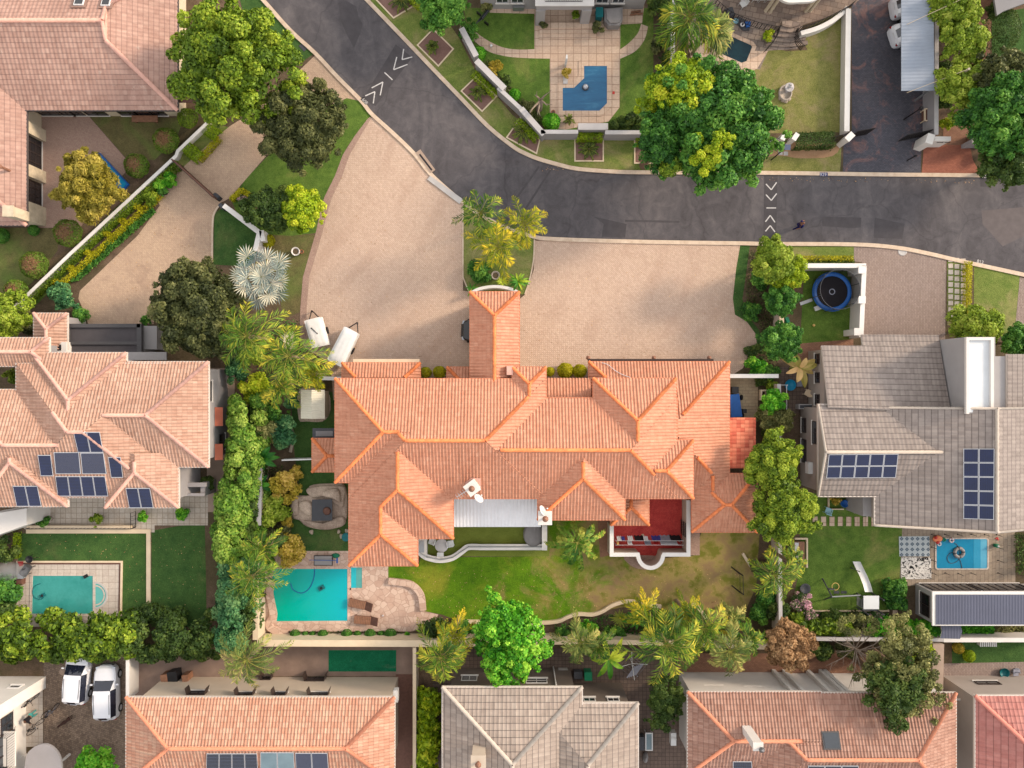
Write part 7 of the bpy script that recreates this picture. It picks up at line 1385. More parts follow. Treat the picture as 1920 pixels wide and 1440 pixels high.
q = px(1366,28); tag(MB().box((q.x,q.y,.25),(.6,.7,.5),R(20)).box((q.x,q.y,.52),(.5,.6,.05),R(20)).build('pump_box',MAT['dark_grey']),'dark pump box left of the blue basins','box'); q = px(1388,46); m = MB(); m.prism(pw([(1374,36),(1384,32),(1408,44),(1404,58),(1392,58)]),0,.12); tag(m.build('stone_ledge',MAT['dark_grey']),'dark ledge holding the blue basins beside the dark pool','ledge'); q = px(1399,48); tag(MB().prism(pw([(1395,44),(1405,43),(1405,52),(1398,54)]),.12,.3).build('storage_tub',MAT['blue_plastic']),'deep blue tub on the dark ledge','tub'); q = px(1378,42); tag(MB().lathe([(.1,0),(.2,.15),(.22,.16),(.1,.08),(.01,.07)],(q.x,q.y,.12),14).build('bowl',MAT['light_blue']),'pale blue bowl on the dark ledge','bowl')
q = px(1730,221); root = thing('drinks_trolley','cream trolley with dark shelf against the grey carport wall','trolley',(q.x,q.y,0)); m = MB(); m.box((q.x,q.y,.7),(.35,.85,.06)); m.box((q.x - .1,q.y,.35),(.3,.8,.05)); m.build('shelf',MAT['wood_dark'],root); m = MB(); m.wall([(q.x - .2,q.y - .45),(q.x + .2,q.y - .45),(q.x + .2,q.y + .45),(q.x - .2,q.y + .45)],.07,.65,.8,closed=True); m.build('frame',MAT['coping_cream'],root)
for dx,dy in ((-.18,-.42),(-.18,.42),(.18,-.42),(.18,.42)): MB().box((q.x + dx,q.y + dy,.34),(.06,.06,.68)).build('leg',MAT['coping_cream'],root)
# southern yards
q = px(1186,1246,1.6); root = thing('rotary_dryer','white rotary clothes dryer between the palms and the taupe house','clothes dryer',(q.x,q.y,0)); MB().tube([(q.x,q.y,0),(q.x,q.y,1.9)],.03,8).build('mast',MAT['white_metal'],root); m = MB()
for a in (.1,1.67,3.24,4.81): m.tube([(q.x,q.y,1.4),(q.x + 1.1 * math.cos(a),q.y + 1.1 * math.sin(a),1.9)],.02,6)
m.build('arms',MAT['white_metal'],root); m = MB()
for f in (.4,.65,.95): m.tube([(q.x + 1.1 * f * math.cos(a),q.y + 1.1 * f * math.sin(a),1.4 + .5 * f) for a in (.1,1.67,3.24,4.81,6.38)],.008,4)
m.build('lines',MAT['cloth_grey'],root); q = px(1190,1258,.4); root = thing('slatted_table','grey slatted table under the rotary dryer','table',(q.x,q.y,0)); m = MB()
for i in range(5): m.box((q.x - .3 + i * .16,q.y - .05 + i * .05,.5),(.1,1.1,.04),R(-35))
m.build('slats',MAT['cloth_grey'],root)
for dx,dy in ((-.4,-.3),(.4,.3),(.3,-.4),(-.3,.4)): MB().box((q.x + dx * .7,q.y + dy,.24),(.06,.06,.48)).build('leg',MAT['steel'],root)
for x,y,l,m_,s in ((1103,1268,'green wheeled bin behind the taupe house','green_plastic',(.55,.6,.95)),(1084,1266,'dark grey water tank box behind the taupe house','dark_grey',(.6,.5,.7)),(1056,1262,'pale box against the wall of the taupe house','concrete',(.7,.5,.5))):
 q = px(x,y,s[2]); root = thing('wheelie_bin' if 'bin' in l else 'utility_box',l,'bin' if 'bin' in l else 'box',(q.x,q.y,0)); MB().box((q.x,q.y,s[2] / 2),s).build('body',MAT[m_],root); MB().box((q.x,q.y,s[2] + .03),(s[0] * 1.08,s[1] * 1.08,.07)).build('lid',MAT[m_],root)
q = px(1217,1391,.8); root = thing('glass_table','white framed glass table in the passage right of the taupe house','table',(q.x,q.y,0)); MB().wall([(q.x - .25,q.y - .65),(q.x + .25,q.y - .65),(q.x + .25,q.y + .65),(q.x - .25,q.y + .65)],.08,.72,.8,closed=True).build('frame',MAT['white_metal'],root); MB().box((q.x,q.y,.77),(.44,1.24,.02)).build('top',MAT['collector_glass'],root)
for dx in (-.22,.22):
 for dy in (-.6,.6): MB().box((q.x + dx,q.y + dy,.36),(.05,.05,.72)).build('leg',MAT['white_metal'],root)
q = px(1203,1393,.6); tag(MB().box((q.x,q.y,.35),(.4,1.0,.7)).box((q.x,q.y,.72),(.44,1.04,.05)).build('utility_box',MAT['dark_grey']),'dark cabinet left of the white framed glass table','box'); q = px(1211,1422,.4); tag(MB().lathe([(.2,0),(.28,.2),(.2,.45),(.05,.55),(.08,.6)],(q.x,q.y,0),10,0,.8,1.6).build('refuse_sack',MAT['grey_cover']),'grey refuse sack below the dark cabinet','sack'); q = px(1262,1384,2.3); tag(MB().box((q.x,q.y,2.2),(.4,.95,.65)).lathe([(.22,0),(.2,.02),(.02,.03)],(q.x,q.y,2.53),14).build('air_conditioner',MAT['white_metal']),'white air conditioner on the west wall of the terracotta roofed house','air conditioner')
q = px(1884,1262,.3); tag(MB().lathe([(.25,0),(.36,.28),(.38,.3),(.3,.1),(.02,.06)],(q.x,q.y,.02),20).build('wash_tub',MAT['bowl_teal']),'dark teal round tub on the grey paving at bottom right','tub'); q = px(1906,1262,.4); tag(MB().box((q.x,q.y,.3),(.4,.5,.08)).tube([(q.x - .15,q.y,0),(q.x + .15,q.y + .1,.7)],.04,6).box((q.x + .2,q.y + .1,.15),(.3,.3,.3)).build('pressure_washer',MAT['cloth_grey']),'grey cleaning machine right of the teal tub','machine'); q = px(1856,1208,.7); root = thing('garden_bench','white slatted bench against the white wall at bottom right','bench',(q.x,q.y,0)); m = MB()
for i in range(9): m.box((q.x - .6 + i * .15,q.y,.5),(.09,.5,.03))
m.build('seat',MAT['white_metal'],root); m = MB(); m.box((q.x,q.y + .26,.75),(1.35,.05,.5)); m.build('backrest',MAT['white_metal'],root)
for dx in (-.6,.6): MB().box((q.x + dx,q.y,.24),(.06,.45,.48)).build('leg',MAT['white_metal'],root)
for i,(x,y,l,m_,r_) in enumerate(((325,1268,'dark lidded box among the clutter above the mottled orange roof','black_plastic',.35),(310,1270,'brown wicker basket left of the dark lidded box','wood',.25),(349,1270,'second brown basket right of the dark lidded box','wood',.22))): q = px(x,y,.8); mb = MB(); mb.box((q.x,q.y,.5),(r_ * 2,r_ * 2.2,1.0),R(8)); mb.box((q.x,q.y,1.03),(r_ * 2.1,r_ * 2.3,.06),R(8)); tag(mb.build('storage_box' if i == 0 else 'basket',MAT[m_]),l,'box' if i == 0 else 'basket')
def skin(name,bones,mats,parent=None,levels=1):
 """bones: list of (id,parent id,xyz,radius); one continuous skinned surface"""
 ids = {b[0]: i for i,b in enumerate(bones)}; me = bpy.data.meshes.new(name); me.from_pydata([b[2] for b in bones],[(ids[b[1]],ids[b[0]]) for b in bones if b[1] is not None],[])
 o = bpy.data.objects.new(name,me); C.objects.link(o); o.modifiers.new('s','SKIN'); sk = me.skin_vertices[0].data
 for i,b in enumerate(bones): r_ = b[3]; sk[i].radius = (r_,r_) if not isinstance(r_,tuple) else r_; sk[i].use_root = i == 0
 sd = o.modifiers.new('d','SUBSURF'); sd.levels = levels; sd.render_levels = levels; dg = bpy.context.evaluated_depsgraph_get(); m2 = bpy.data.meshes.new_from_object(o.evaluated_get(dg)); bpy.data.objects.remove(o); o = bpy.data.objects.new(name,m2); C.objects.link(o); m2.materials.clear()
 for m_ in (mats if isinstance(mats,list) else [mats]): m2.materials.append(MAT[m_])
 m2.polygons.foreach_set('use_smooth',[True] * len(m2.polygons)); o.parent = parent; return o
def person(label,loc,rz,shirt,trouser,lean=0.0,stride=.22,arms=((.28,.1),(-.25,.1)),bow=0.0):
 root = thing('person',label,'person',loc); z = 0.9; ln = lean
 T = [('p',None,(0,0,.93),(.15,.11)),('w','p',(0,ln * .3,1.1),(.14,.1)),('c','w',(0,ln * .75,1.32 - bow * .12),(.17,.11)),('n','c',(0,ln * 1.0,1.47 - bow * .22),.055),('h0','n',(0,ln * 1.12 + .02,1.56 - bow * .3),.085),('h1','h0',(0,ln * 1.2 + .02,1.68 - bow * .38),.09)]
 for s,st in ((-1,1),(1,-1)):
  k = 'l' if s < 0 else 'r'; a = arms[0 if s < 0 else 1]
  T += [(k + 'hip','p',(s * .1,0,.88),.095),(k + 'kn',k + 'hip',(s * .11,st * stride * .6 + .03,.48),.06),(k + 'an',k + 'kn',(s * .11,st * stride - .03,.09),.042),(k + 'to',k + 'an',(s * .12,st * stride + .14,.04),.038)]
  sh = (s * .2,ln * .85,1.38 - bow * .16); T += [(k + 'sh','c',sh,.065),(k + 'el',k + 'sh',(s * .26,sh[1] + a[0] * .5,sh[2] - .27),.045),(k + 'wr',k + 'el',(s * .25,sh[1] + a[0] * 1.2,sh[2] - .46),.032),(k + 'ha',k + 'wr',(s * .24,sh[1] + a[0] * 1.4,sh[2] - .54),.036)]
  for f in range(4): T += [(k + 'f%d' % f,k + 'ha',(s * .24 + (f - 1.5) * .018,sh[1] + a[0] * 1.5 + .01,sh[2] - .62 + abs(f - 1.5) * .01),.009)]
  T += [(k + 'th',k + 'ha',(s * .24 - s * .04,sh[1] + a[0] * 1.45 + .04,sh[2] - .57),.01)]
 skin('body',T,'skin',root,1); D = {t[0]: t for t in T}
 def grow(ids,d,par,drop=None): return [(i,p,D[i][2],(D[i][3] if not isinstance(D[i][3],tuple) else D[i][3][0]) + d if not isinstance(D[i][3],tuple) else (D[i][3][0] + d,D[i][3][1] + d)) for i,p in zip(ids,par)]
 skin('shirt',grow(['p','w','c','lsh','lel','rsh','rel'],.02,[None,'p','w','c','lsh','c','rsh']),shirt,root,1); skin('trousers',grow(['p','lhip','lkn','lan','rhip','rkn','ran'],.016,[None,'p','lhip','lkn','p','rhip','rkn']),trouser,root,1)
 hd = Vector(D['h1'][2]); MB().ball(hd + Vector((0,-.025,.035)),.112,0,12,1.0).build('hair',MAT['hair'],root); f = hd.lerp(Vector(D['h0'][2]),.5); m = MB()
 for s in (-1,1): m.ball(f + Vector((s * .035,.088,.04)),.014,0,8)
 m.build('eyes',MAT['hair'],root); m = MB(); m.ball(f + Vector((0,.105,.0)),.02,0,8); m.box(f + Vector((0,.09,-.045)),(.05,.02,.012)); m.build('nose_and_mouth',MAT['skin'],root); m = MB()
 for s in (-1,1): m.box(Vector(D['lan' if s < 0 else 'ran'][2]) + Vector((0,.06,-.04)),(.09,.27,.08))
 m.build('shoes',MAT['black_plastic'],root); root.rotation_euler = (0,0,rz); return root
person('person in dark blue clothes walking along the road',px(1492,426),R(-75),'navy','navy',.06,.26); person('person in a black top and light blue trousers bent over on the porch',px(70,1334),R(150),'cloth_black','cloth_teal',.34,.1,((.35,.2),(.4,.2)),1.0)
def bicycle(label,x,y,rz,m,group,tilt=R(14)):
 root = thing('bicycle',label,'bicycle',px(x,y),group); ORI[root.name] = Vector((0,0,0))
 for yy in (-.52,.52):
  w = MB().tube([(0,yy + .33 * math.cos(t),.34 + .33 * math.sin(t)) for t in np.linspace(0,6.2832,25)],.024,6,cap=False).build('wheel',MAT['tyre'],root); s = MB()
  for i in range(8): a = i * .785; s.tube([(0,yy,.34),(0,yy + .31 * math.cos(a),.34 + .31 * math.sin(a))],.004,4)
  s.build('spokes',MAT['steel'],w)
 F = MB(); bb,st,hd,ra,fa = (0,-.08,.3),(0,-.2,.78),(0,.36,.8),(0,-.52,.34),(0,.52,.34)
 for a,b in ((bb,st),(st,hd),(hd,bb),(ra,bb),(ra,st),(hd,fa)): F.tube([a,b],.02,6)
 F.build('frame',MAT[m],root); MB().box((0,-.22,.84),(.13,.26,.05)).build('saddle',MAT['black_plastic'],root); MB().tube([(-.3,.3,.98),(-.1,.38,.98),(.1,.38,.98),(.3,.3,.98)],.018,6).tube([(0,.36,.8),(0,.38,.98)],.02,6).build('handlebar',MAT['black_plastic'],root); MB().lathe([(.09,-.01),(.1,0),(.09,.01)],(0,-.08,.3),12).build('chainset',MAT['steel'],root); MB().box((.1,-.08,.14),(.08,.1,.02)).box((-.1,-.08,.46),(.08,.1,.02)).build('pedals',MAT['black_plastic'],root)
 root.rotation_euler = (0,tilt,rz); return root
bg_ = 'bicycles by the cream house'; bicycle('black bicycle leaning by the porch wall behind the bending person',60,1309,R(-55),'black_plastic',bg_); bicycle('grey blue bicycle standing on the cobbles beside the porch',96,1327,R(-55),'denim',bg_,R(25)); bicycle('black bicycle standing near the south end of the porch',73,1362,R(-42),'black_plastic',bg_,R(-20))
# dog: deep chest,tucked belly,head up,tail out
q = px(129,1348); dg_ = thing('dog','dark brown dog walking on the cobbles left of the white cars','dog',q)
B = [('pel',None,(0,-.28,.5),(.1,.1)),('mid','pel',(0,0,.5),(.095,.1)),('che','mid',(0,.25,.49),(.115,.14)),('nk','che',(0,.42,.62),.075),('hd','nk',(0,.54,.7),.075),('mz','hd',(0,.66,.66),.045),('ns','mz',(0,.73,.645),.03),('t1','pel',(0,-.42,.52),.035),('t2','t1',(0,-.6,.46),.02),('t3','t2',(.03,-.72,.5),.012),('el','hd',(.06,.5,.78),.022),('er','hd',(-.06,.5,.78),.022)]
for s,o in ((-1,.08),(1,-.06)):
 k = 'l' if s < 0 else 'r'; B += [(k + 'h','pel',(s * .09,-.28,.42),.075),(k + 'st',k + 'h',(s * .1,-.2 + o,.28),.045),(k + 'hk',k + 'st',(s * .1,-.36 + o,.17),.026),(k + 'hp',k + 'hk',(s * .1,-.32 + o,.03),.028),(k + 's','che',(s * .09,.26,.4),.06),(k + 'e',k + 's',(s * .1,.2 - o,.28),.036),(k + 'w',k + 'e',(s * .1,.26 - o,.13),.026),(k + 'fp',k + 'w',(s * .1,.3 - o,.03),.03)]
skin('body',B,'dog_fur',dg_,1); dg_.rotation_euler = (0,0,R(125))
# drifting barbecue smoke
t = bpy.data.materials.new('smoke_haze'); t.use_nodes = True; n_ = t.node_tree; n_.nodes.remove(n_.nodes['Principled BSDF']); pv_ = n_.nodes.new('ShaderNodeVolumePrincipled'); pv_.inputs['Color'].default_value = (.85,.87,.9,1); tx = n_.nodes.new('ShaderNodeTexCoord'); nz = n_.nodes.new('ShaderNodeTexNoise'); nz.inputs['Scale'].default_value = 1.3; nz.inputs['Detail'].default_value = 4; n_.links.new(tx.outputs['Object'],nz.inputs['Vector']); ln = n_.nodes.new('ShaderNodeVectorMath'); ln.operation = 'LENGTH'
mp = n_.nodes.new('ShaderNodeMapping'); mp.inputs['Scale'].default_value = (.62,1.3,1.5); mp.inputs['Location'].default_value = (0,0,-.75); n_.links.new(tx.outputs['Object'],mp.inputs[0]); n_.links.new(mp.outputs[0],ln.inputs[0]); m1 = n_.nodes.new('ShaderNodeMath'); m1.operation = 'SUBTRACT'; m1.inputs[0].default_value = 1.0; n_.links.new(ln.outputs['Value'],m1.inputs[1]); m2 = n_.nodes.new('ShaderNodeMath'); m2.operation = 'MULTIPLY'; m2.use_clamp = True; n_.links.new(m1.outputs[0],m2.inputs[0]); n_.links.new(nz.outputs[0],m2.inputs[1]); m3 = n_.nodes.new('ShaderNodeMath'); m3.operation = 'MULTIPLY'; m3.inputs[1].default_value = 2.6; n_.links.new(m2.outputs[0],m3.inputs[0]); n_.links.new(m3.outputs[0],pv_.inputs['Density']); n_.links.new(pv_.outputs[0],n_.nodes['Material Output'].inputs['Volume'])
q = px(14,1072,1.4); mb = MB(); mb.box((q.x,q.y,1.45),(3.4,1.7,1.4)); tag(mb.build('smoke',t),'pale smoke drifting left from the barrel smoker','smoke',kind='stuff')
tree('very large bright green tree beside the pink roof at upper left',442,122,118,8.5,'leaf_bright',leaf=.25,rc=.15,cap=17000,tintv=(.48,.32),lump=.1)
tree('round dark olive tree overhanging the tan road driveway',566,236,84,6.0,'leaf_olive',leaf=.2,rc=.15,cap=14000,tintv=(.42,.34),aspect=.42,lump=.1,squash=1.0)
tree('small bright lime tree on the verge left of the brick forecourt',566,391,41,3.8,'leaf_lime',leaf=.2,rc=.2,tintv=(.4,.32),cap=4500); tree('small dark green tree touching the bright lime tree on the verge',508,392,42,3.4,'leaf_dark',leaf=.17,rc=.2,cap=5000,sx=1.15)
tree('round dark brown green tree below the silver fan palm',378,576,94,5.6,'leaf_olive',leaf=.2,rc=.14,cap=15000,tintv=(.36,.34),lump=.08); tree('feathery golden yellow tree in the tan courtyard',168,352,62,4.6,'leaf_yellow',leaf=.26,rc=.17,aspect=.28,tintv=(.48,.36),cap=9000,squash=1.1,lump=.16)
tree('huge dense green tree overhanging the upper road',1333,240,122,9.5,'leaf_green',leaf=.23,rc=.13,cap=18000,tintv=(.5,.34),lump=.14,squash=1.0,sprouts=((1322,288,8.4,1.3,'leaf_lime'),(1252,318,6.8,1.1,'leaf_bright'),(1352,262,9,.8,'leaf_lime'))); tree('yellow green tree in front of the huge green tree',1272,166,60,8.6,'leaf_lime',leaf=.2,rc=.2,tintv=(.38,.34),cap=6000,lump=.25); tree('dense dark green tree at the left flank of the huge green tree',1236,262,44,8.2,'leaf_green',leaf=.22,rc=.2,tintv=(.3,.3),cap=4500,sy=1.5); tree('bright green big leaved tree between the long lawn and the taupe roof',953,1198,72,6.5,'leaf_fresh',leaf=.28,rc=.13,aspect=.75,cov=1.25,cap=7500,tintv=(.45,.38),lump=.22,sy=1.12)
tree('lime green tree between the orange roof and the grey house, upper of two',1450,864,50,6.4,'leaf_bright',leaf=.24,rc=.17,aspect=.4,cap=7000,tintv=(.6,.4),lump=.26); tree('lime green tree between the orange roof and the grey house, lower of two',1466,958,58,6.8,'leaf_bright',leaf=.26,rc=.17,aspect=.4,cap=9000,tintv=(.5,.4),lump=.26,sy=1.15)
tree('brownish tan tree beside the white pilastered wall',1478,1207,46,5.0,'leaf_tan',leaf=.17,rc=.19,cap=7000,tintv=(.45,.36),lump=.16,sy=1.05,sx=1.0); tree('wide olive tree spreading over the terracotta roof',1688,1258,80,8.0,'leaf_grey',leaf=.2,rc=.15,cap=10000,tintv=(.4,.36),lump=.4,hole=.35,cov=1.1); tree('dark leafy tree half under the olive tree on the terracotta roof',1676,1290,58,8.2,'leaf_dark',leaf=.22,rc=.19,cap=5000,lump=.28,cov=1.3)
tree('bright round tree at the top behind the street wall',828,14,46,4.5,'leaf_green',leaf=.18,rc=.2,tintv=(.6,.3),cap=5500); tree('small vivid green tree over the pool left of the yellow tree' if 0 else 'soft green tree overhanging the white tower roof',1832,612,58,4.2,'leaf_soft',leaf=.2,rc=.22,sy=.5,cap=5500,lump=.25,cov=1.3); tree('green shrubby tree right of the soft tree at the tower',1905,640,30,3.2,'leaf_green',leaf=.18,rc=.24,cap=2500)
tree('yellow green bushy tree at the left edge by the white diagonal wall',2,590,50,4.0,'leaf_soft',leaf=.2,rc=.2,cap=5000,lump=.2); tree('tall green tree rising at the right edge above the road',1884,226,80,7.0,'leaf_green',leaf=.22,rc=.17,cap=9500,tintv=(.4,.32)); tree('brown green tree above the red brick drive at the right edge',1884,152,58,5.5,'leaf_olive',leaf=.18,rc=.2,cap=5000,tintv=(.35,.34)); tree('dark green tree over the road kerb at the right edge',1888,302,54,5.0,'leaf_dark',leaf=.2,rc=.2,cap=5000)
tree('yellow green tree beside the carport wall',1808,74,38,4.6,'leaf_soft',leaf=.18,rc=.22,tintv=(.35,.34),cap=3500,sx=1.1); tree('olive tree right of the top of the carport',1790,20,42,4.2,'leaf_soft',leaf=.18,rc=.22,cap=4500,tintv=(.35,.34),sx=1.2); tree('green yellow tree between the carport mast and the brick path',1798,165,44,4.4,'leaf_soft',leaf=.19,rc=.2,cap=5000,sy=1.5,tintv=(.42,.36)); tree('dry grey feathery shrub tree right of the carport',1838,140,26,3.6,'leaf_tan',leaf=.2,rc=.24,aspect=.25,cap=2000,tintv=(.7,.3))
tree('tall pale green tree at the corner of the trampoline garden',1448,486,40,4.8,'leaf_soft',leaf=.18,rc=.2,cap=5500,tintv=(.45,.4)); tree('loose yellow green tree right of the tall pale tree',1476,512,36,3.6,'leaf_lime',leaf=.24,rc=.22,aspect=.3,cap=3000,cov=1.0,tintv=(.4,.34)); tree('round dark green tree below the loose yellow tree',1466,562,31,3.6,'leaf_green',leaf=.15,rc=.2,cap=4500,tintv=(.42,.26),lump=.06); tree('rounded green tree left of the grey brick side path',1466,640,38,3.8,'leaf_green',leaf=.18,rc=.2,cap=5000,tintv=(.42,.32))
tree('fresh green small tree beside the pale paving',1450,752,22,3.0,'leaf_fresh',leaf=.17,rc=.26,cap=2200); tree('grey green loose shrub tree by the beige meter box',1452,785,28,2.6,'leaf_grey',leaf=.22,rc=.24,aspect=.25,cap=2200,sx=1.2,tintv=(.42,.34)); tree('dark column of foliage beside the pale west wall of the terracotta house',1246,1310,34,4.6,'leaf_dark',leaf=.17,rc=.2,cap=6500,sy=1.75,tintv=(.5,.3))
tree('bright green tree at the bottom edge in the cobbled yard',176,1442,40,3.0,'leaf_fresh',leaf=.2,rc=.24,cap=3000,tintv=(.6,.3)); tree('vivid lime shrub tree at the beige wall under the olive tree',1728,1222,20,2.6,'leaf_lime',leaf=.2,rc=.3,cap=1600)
# bare tree by the blue pool cover
q = px(1010,205); root = thing('bare_tree','leafless grey tree left of the blue pool cover','tree',(q.x,q.y,0)); MB().tube([(q.x,q.y,-.05),(q.x + .1,q.y + .1,.8),(q.x + .1,q.y + .2,1.5)],[.28,.2,.16],10).build('trunk',MAT['bark_grey'],root); m = MB()
for tx,ty in ((1003,178),(1025,176),(1026,198),(993,210),(1008,215)):
 e = px(tx,ty,2.4); s = Vector((q.x + .1,q.y + .2,1.4)); m.tube([s,s.lerp(e,.5) + Vector((0,0,.15)),e],[.1,.07,.03],7); f = e + (e - s) * .25; m.tube([s.lerp(e,.7),f + Vector((.25,.1,.2))],[.04,.015],5)
m.build('branches',MAT['bark_grey'],root)
q = px(1612,1225,4); root = thing('bare_tree','spreading bare grey branches left of the wide olive tree','tree',(q.x,q.y,0)); MB().tube([(q.x,q.y,-.05),(q.x,q.y,2.5),(q.x + .2,q.y,3.6)],[.2,.15,.1],8).build('trunk',MAT['bark_grey'],root); m = MB()
for i in range(16):
 a = i * .393 + RNG.uniform(-.15,.15); L = RNG.uniform(1.6,2.9); s = Vector((q.x + .1,q.y,RNG.uniform(2.6,3.5))); e = s + Vector((math.cos(a) * L,math.sin(a) * L,RNG.uniform(.6,1.4))); md = s.lerp(e,.5) + Vector((0,0,.3)); m.tube([s,md,e],[.055,.035,.012],5)
 for k in range(3): t_ = RNG.uniform(.35,.9); b = s.lerp(e,t_) + Vector((0,0,.2)); a2 = a + RNG.uniform(-1,1); m.tube([b,b + Vector((math.cos(a2) * .7,math.sin(a2) * .7,.35))],[.022,.006],4)
m.build('branches',MAT['bark_grey'],root)
cl = [(np.array(px(1608 + 34 * math.cos(a),1172 + 14 * math.sin(a),4.4)),.34,.8) for a in np.linspace(0,6,12)]; Q,T = clump_cloud(cl,.18,.9,.4,cap=1600); quadmesh('crown',Q,T,MAT['leaf_grey'],root)
hedge('tall loose bright conifer hedge beside the salmon house, upper stretch',[(448,752),(446,830),(440,905)],68,4.2,'leaf_hedge',clumpy=.2,leaf=.2,cap=15000,tintv=(.5,.32),wvar=.12,cat_='hedge',name='conifer_hedge')
hedge('tall loose bright conifer hedge beside the lawn, lower stretch',[(434,905),(424,980),(422,1055)],76,4.2,'leaf_hedge',clumpy=.2,leaf=.2,cap=14000,tintv=(.52,.32),wvar=.12,name='conifer_hedge'); hedge('darker shaggy hedge under the feather palms west of the turquoise pool',[(436,1055),(428,1140),(418,1225)],72,3.8,'leaf_blue',clumpy=.2,leaf=.2,cap=14000,tintv=(.55,.34),wvar=.16,name='conifer_hedge')
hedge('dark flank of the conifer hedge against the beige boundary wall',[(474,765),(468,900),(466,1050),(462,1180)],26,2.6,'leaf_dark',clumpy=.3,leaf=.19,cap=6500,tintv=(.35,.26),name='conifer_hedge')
hedge('yellow green informal hedge above the white cars, left stretch',[(-30,1210),(60,1208),(160,1208),(235,1206)],78,3.4,'leaf_bright',clumpy=.2,leaf=.2,cap=15000,tintv=(.24,.42),wvar=.14); hedge('dark green informal hedge above the mottled orange roof, right stretch',[(225,1208),(300,1206),(385,1204)],82,3.2,'leaf_dark',clumpy=.19,leaf=.19,cap=14000,tintv=(.42,.32),wvar=.1)
hedge('yellow green conifer row in the strip beside the taupe roof',[(803,1310),(800,1380),(797,1460)],34,2.4,'leaf_lime',clumpy=.3,leaf=.2,cap=6500,tintv=(.28,.3),wvar=.2,jit=.7,name='conifer_hedge')
hedge('low golden zigzag hedge along the white diagonal wall',[(300,364),(270,390),(215,440),(165,486),(112,534)],9,.55,'leaf_gold',leaf=.1,cap=4500,tintv=(.3,.3));
for i,(x,y,w) in enumerate(((286,369,13),(258,389,13),(229,415,14),(200,440,14),(166,476,14),(134,505,14),(104,530,14))): hedge('short golden spur of the zigzag hedge by the diagonal wall',[(x - 7,y - 5),(x + 7,y + 3)],8,.5,'leaf_gold',leaf=.1,cap=700,tintv=(.2,.3),group='spurs of the golden zigzag hedge')
hedge('clipped square green hedge block near the road end of the diagonal wall',[(385,240),(408,254)],20,.7,'leaf_lime',leaf=.1,cap=3000,tintv=(.2,.24)); hedge('clipped square green hedge block nearest the brown driveway gate',[(348,275),(374,297)],20,.7,'leaf_lime',leaf=.1,cap=3000,tintv=(.2,.24)); hedge('golden clipped strip joining the two square hedge blocks',[(410,258),(395,274),(372,300)],9,.5,'leaf_gold',leaf=.1,cap=1500,tintv=(.2,.28))
hedge('long clipped green hedge between the diagonal wall and the golden zigzag',[(334,306),(300,338),(214,408),(140,476),(52,560)],15,.55,'leaf_bright',leaf=.12,cap=9000,tintv=(.35,.3))
cover('dark green leafy border along the tan driveway',[(284,386),(292,398),(206,474),(150,524),(132,530),(140,512),(200,456)],.5,'leaf_green',3200,tintv=(.4,.3)); cover('green ground cover between the diagonal wall and golden hedge',[(330,300),(338,310),(300,352),(160,476),(60,566),(46,562),(214,396)],.12,'leaf_bright',3600,tintv=(.3,.26),leaf=.13)
hedge('golden border hedge folded round the rose bed',[(432,374),(452,356),(468,367)],8,.45,'leaf_gold',leaf=.1,cap=1400,tintv=(.35,.3)); cover('rose bushes with pale flowers in the folded golden border',[(442,372),(454,362),(466,372),(456,388)],.4,'flower',420,leaf=.12,tintv=(.5,.6))
hedge('tall narrow golden hedge between stepping slabs and lawn',[(1819,490),(1818,545),(1816,598)],8,.7,'leaf_gold',leaf=.1,cap=2600,tintv=(.3,.3)); hedge('golden tipped low hedge north of the trampoline wall',[(1502,484),(1600,484)],7,.45,'leaf_gold',leaf=.1,cap=1500,tintv=(.3,.3)); cover('dark spiky plants between the golden hedge and the trampoline wall',[(1500,487),(1602,487),(1602,494),(1500,495)],.45,'cycad',700,leaf=.22,tintv=(.4,.4))
hedge('clipped green street hedge between the white pillars',[(1492,262),(1566,260)],26,1.1,'leaf_dark',leaf=.11,cap=6000,tintv=(.38,.28)); hedge('small golden hedge strip behind the first diamond planter',[(760,-12),(790,12)],11,.6,'leaf_lime',leaf=.1,cap=1200,tintv=(.3,.3))
for l,a,b in (('second',(888,136),(930,178)),('third',(958,226),(1004,264))): hedge('golden green clipped strip behind the %s diamond planter' % l,[a,((a[0] + b[0]) / 2,(a[1] + b[1]) / 2),b] if l == 'second' else [(970,225),(1008,260)],12,.7,'leaf_lime',leaf=.1,cap=1800,tintv=(.22,.26))
hedge('golden green clipped strip behind the square cycad planter',[(1081,256),(1130,256)],13,.7,'leaf_lime',leaf=.1,cap=1800,tintv=(.22,.26)); hedge('golden green clipped strip beside the trunk of the huge green tree',[(1192,264),(1222,264)],13,.7,'leaf_lime',leaf=.1,cap=1200,tintv=(.22,.26)); hedge('thin golden strip at the left end of the pool lawn',[(29,1000),(28,1048)],8,.5,'leaf_lime',leaf=.1,cap=1200,tintv=(.25,.28))
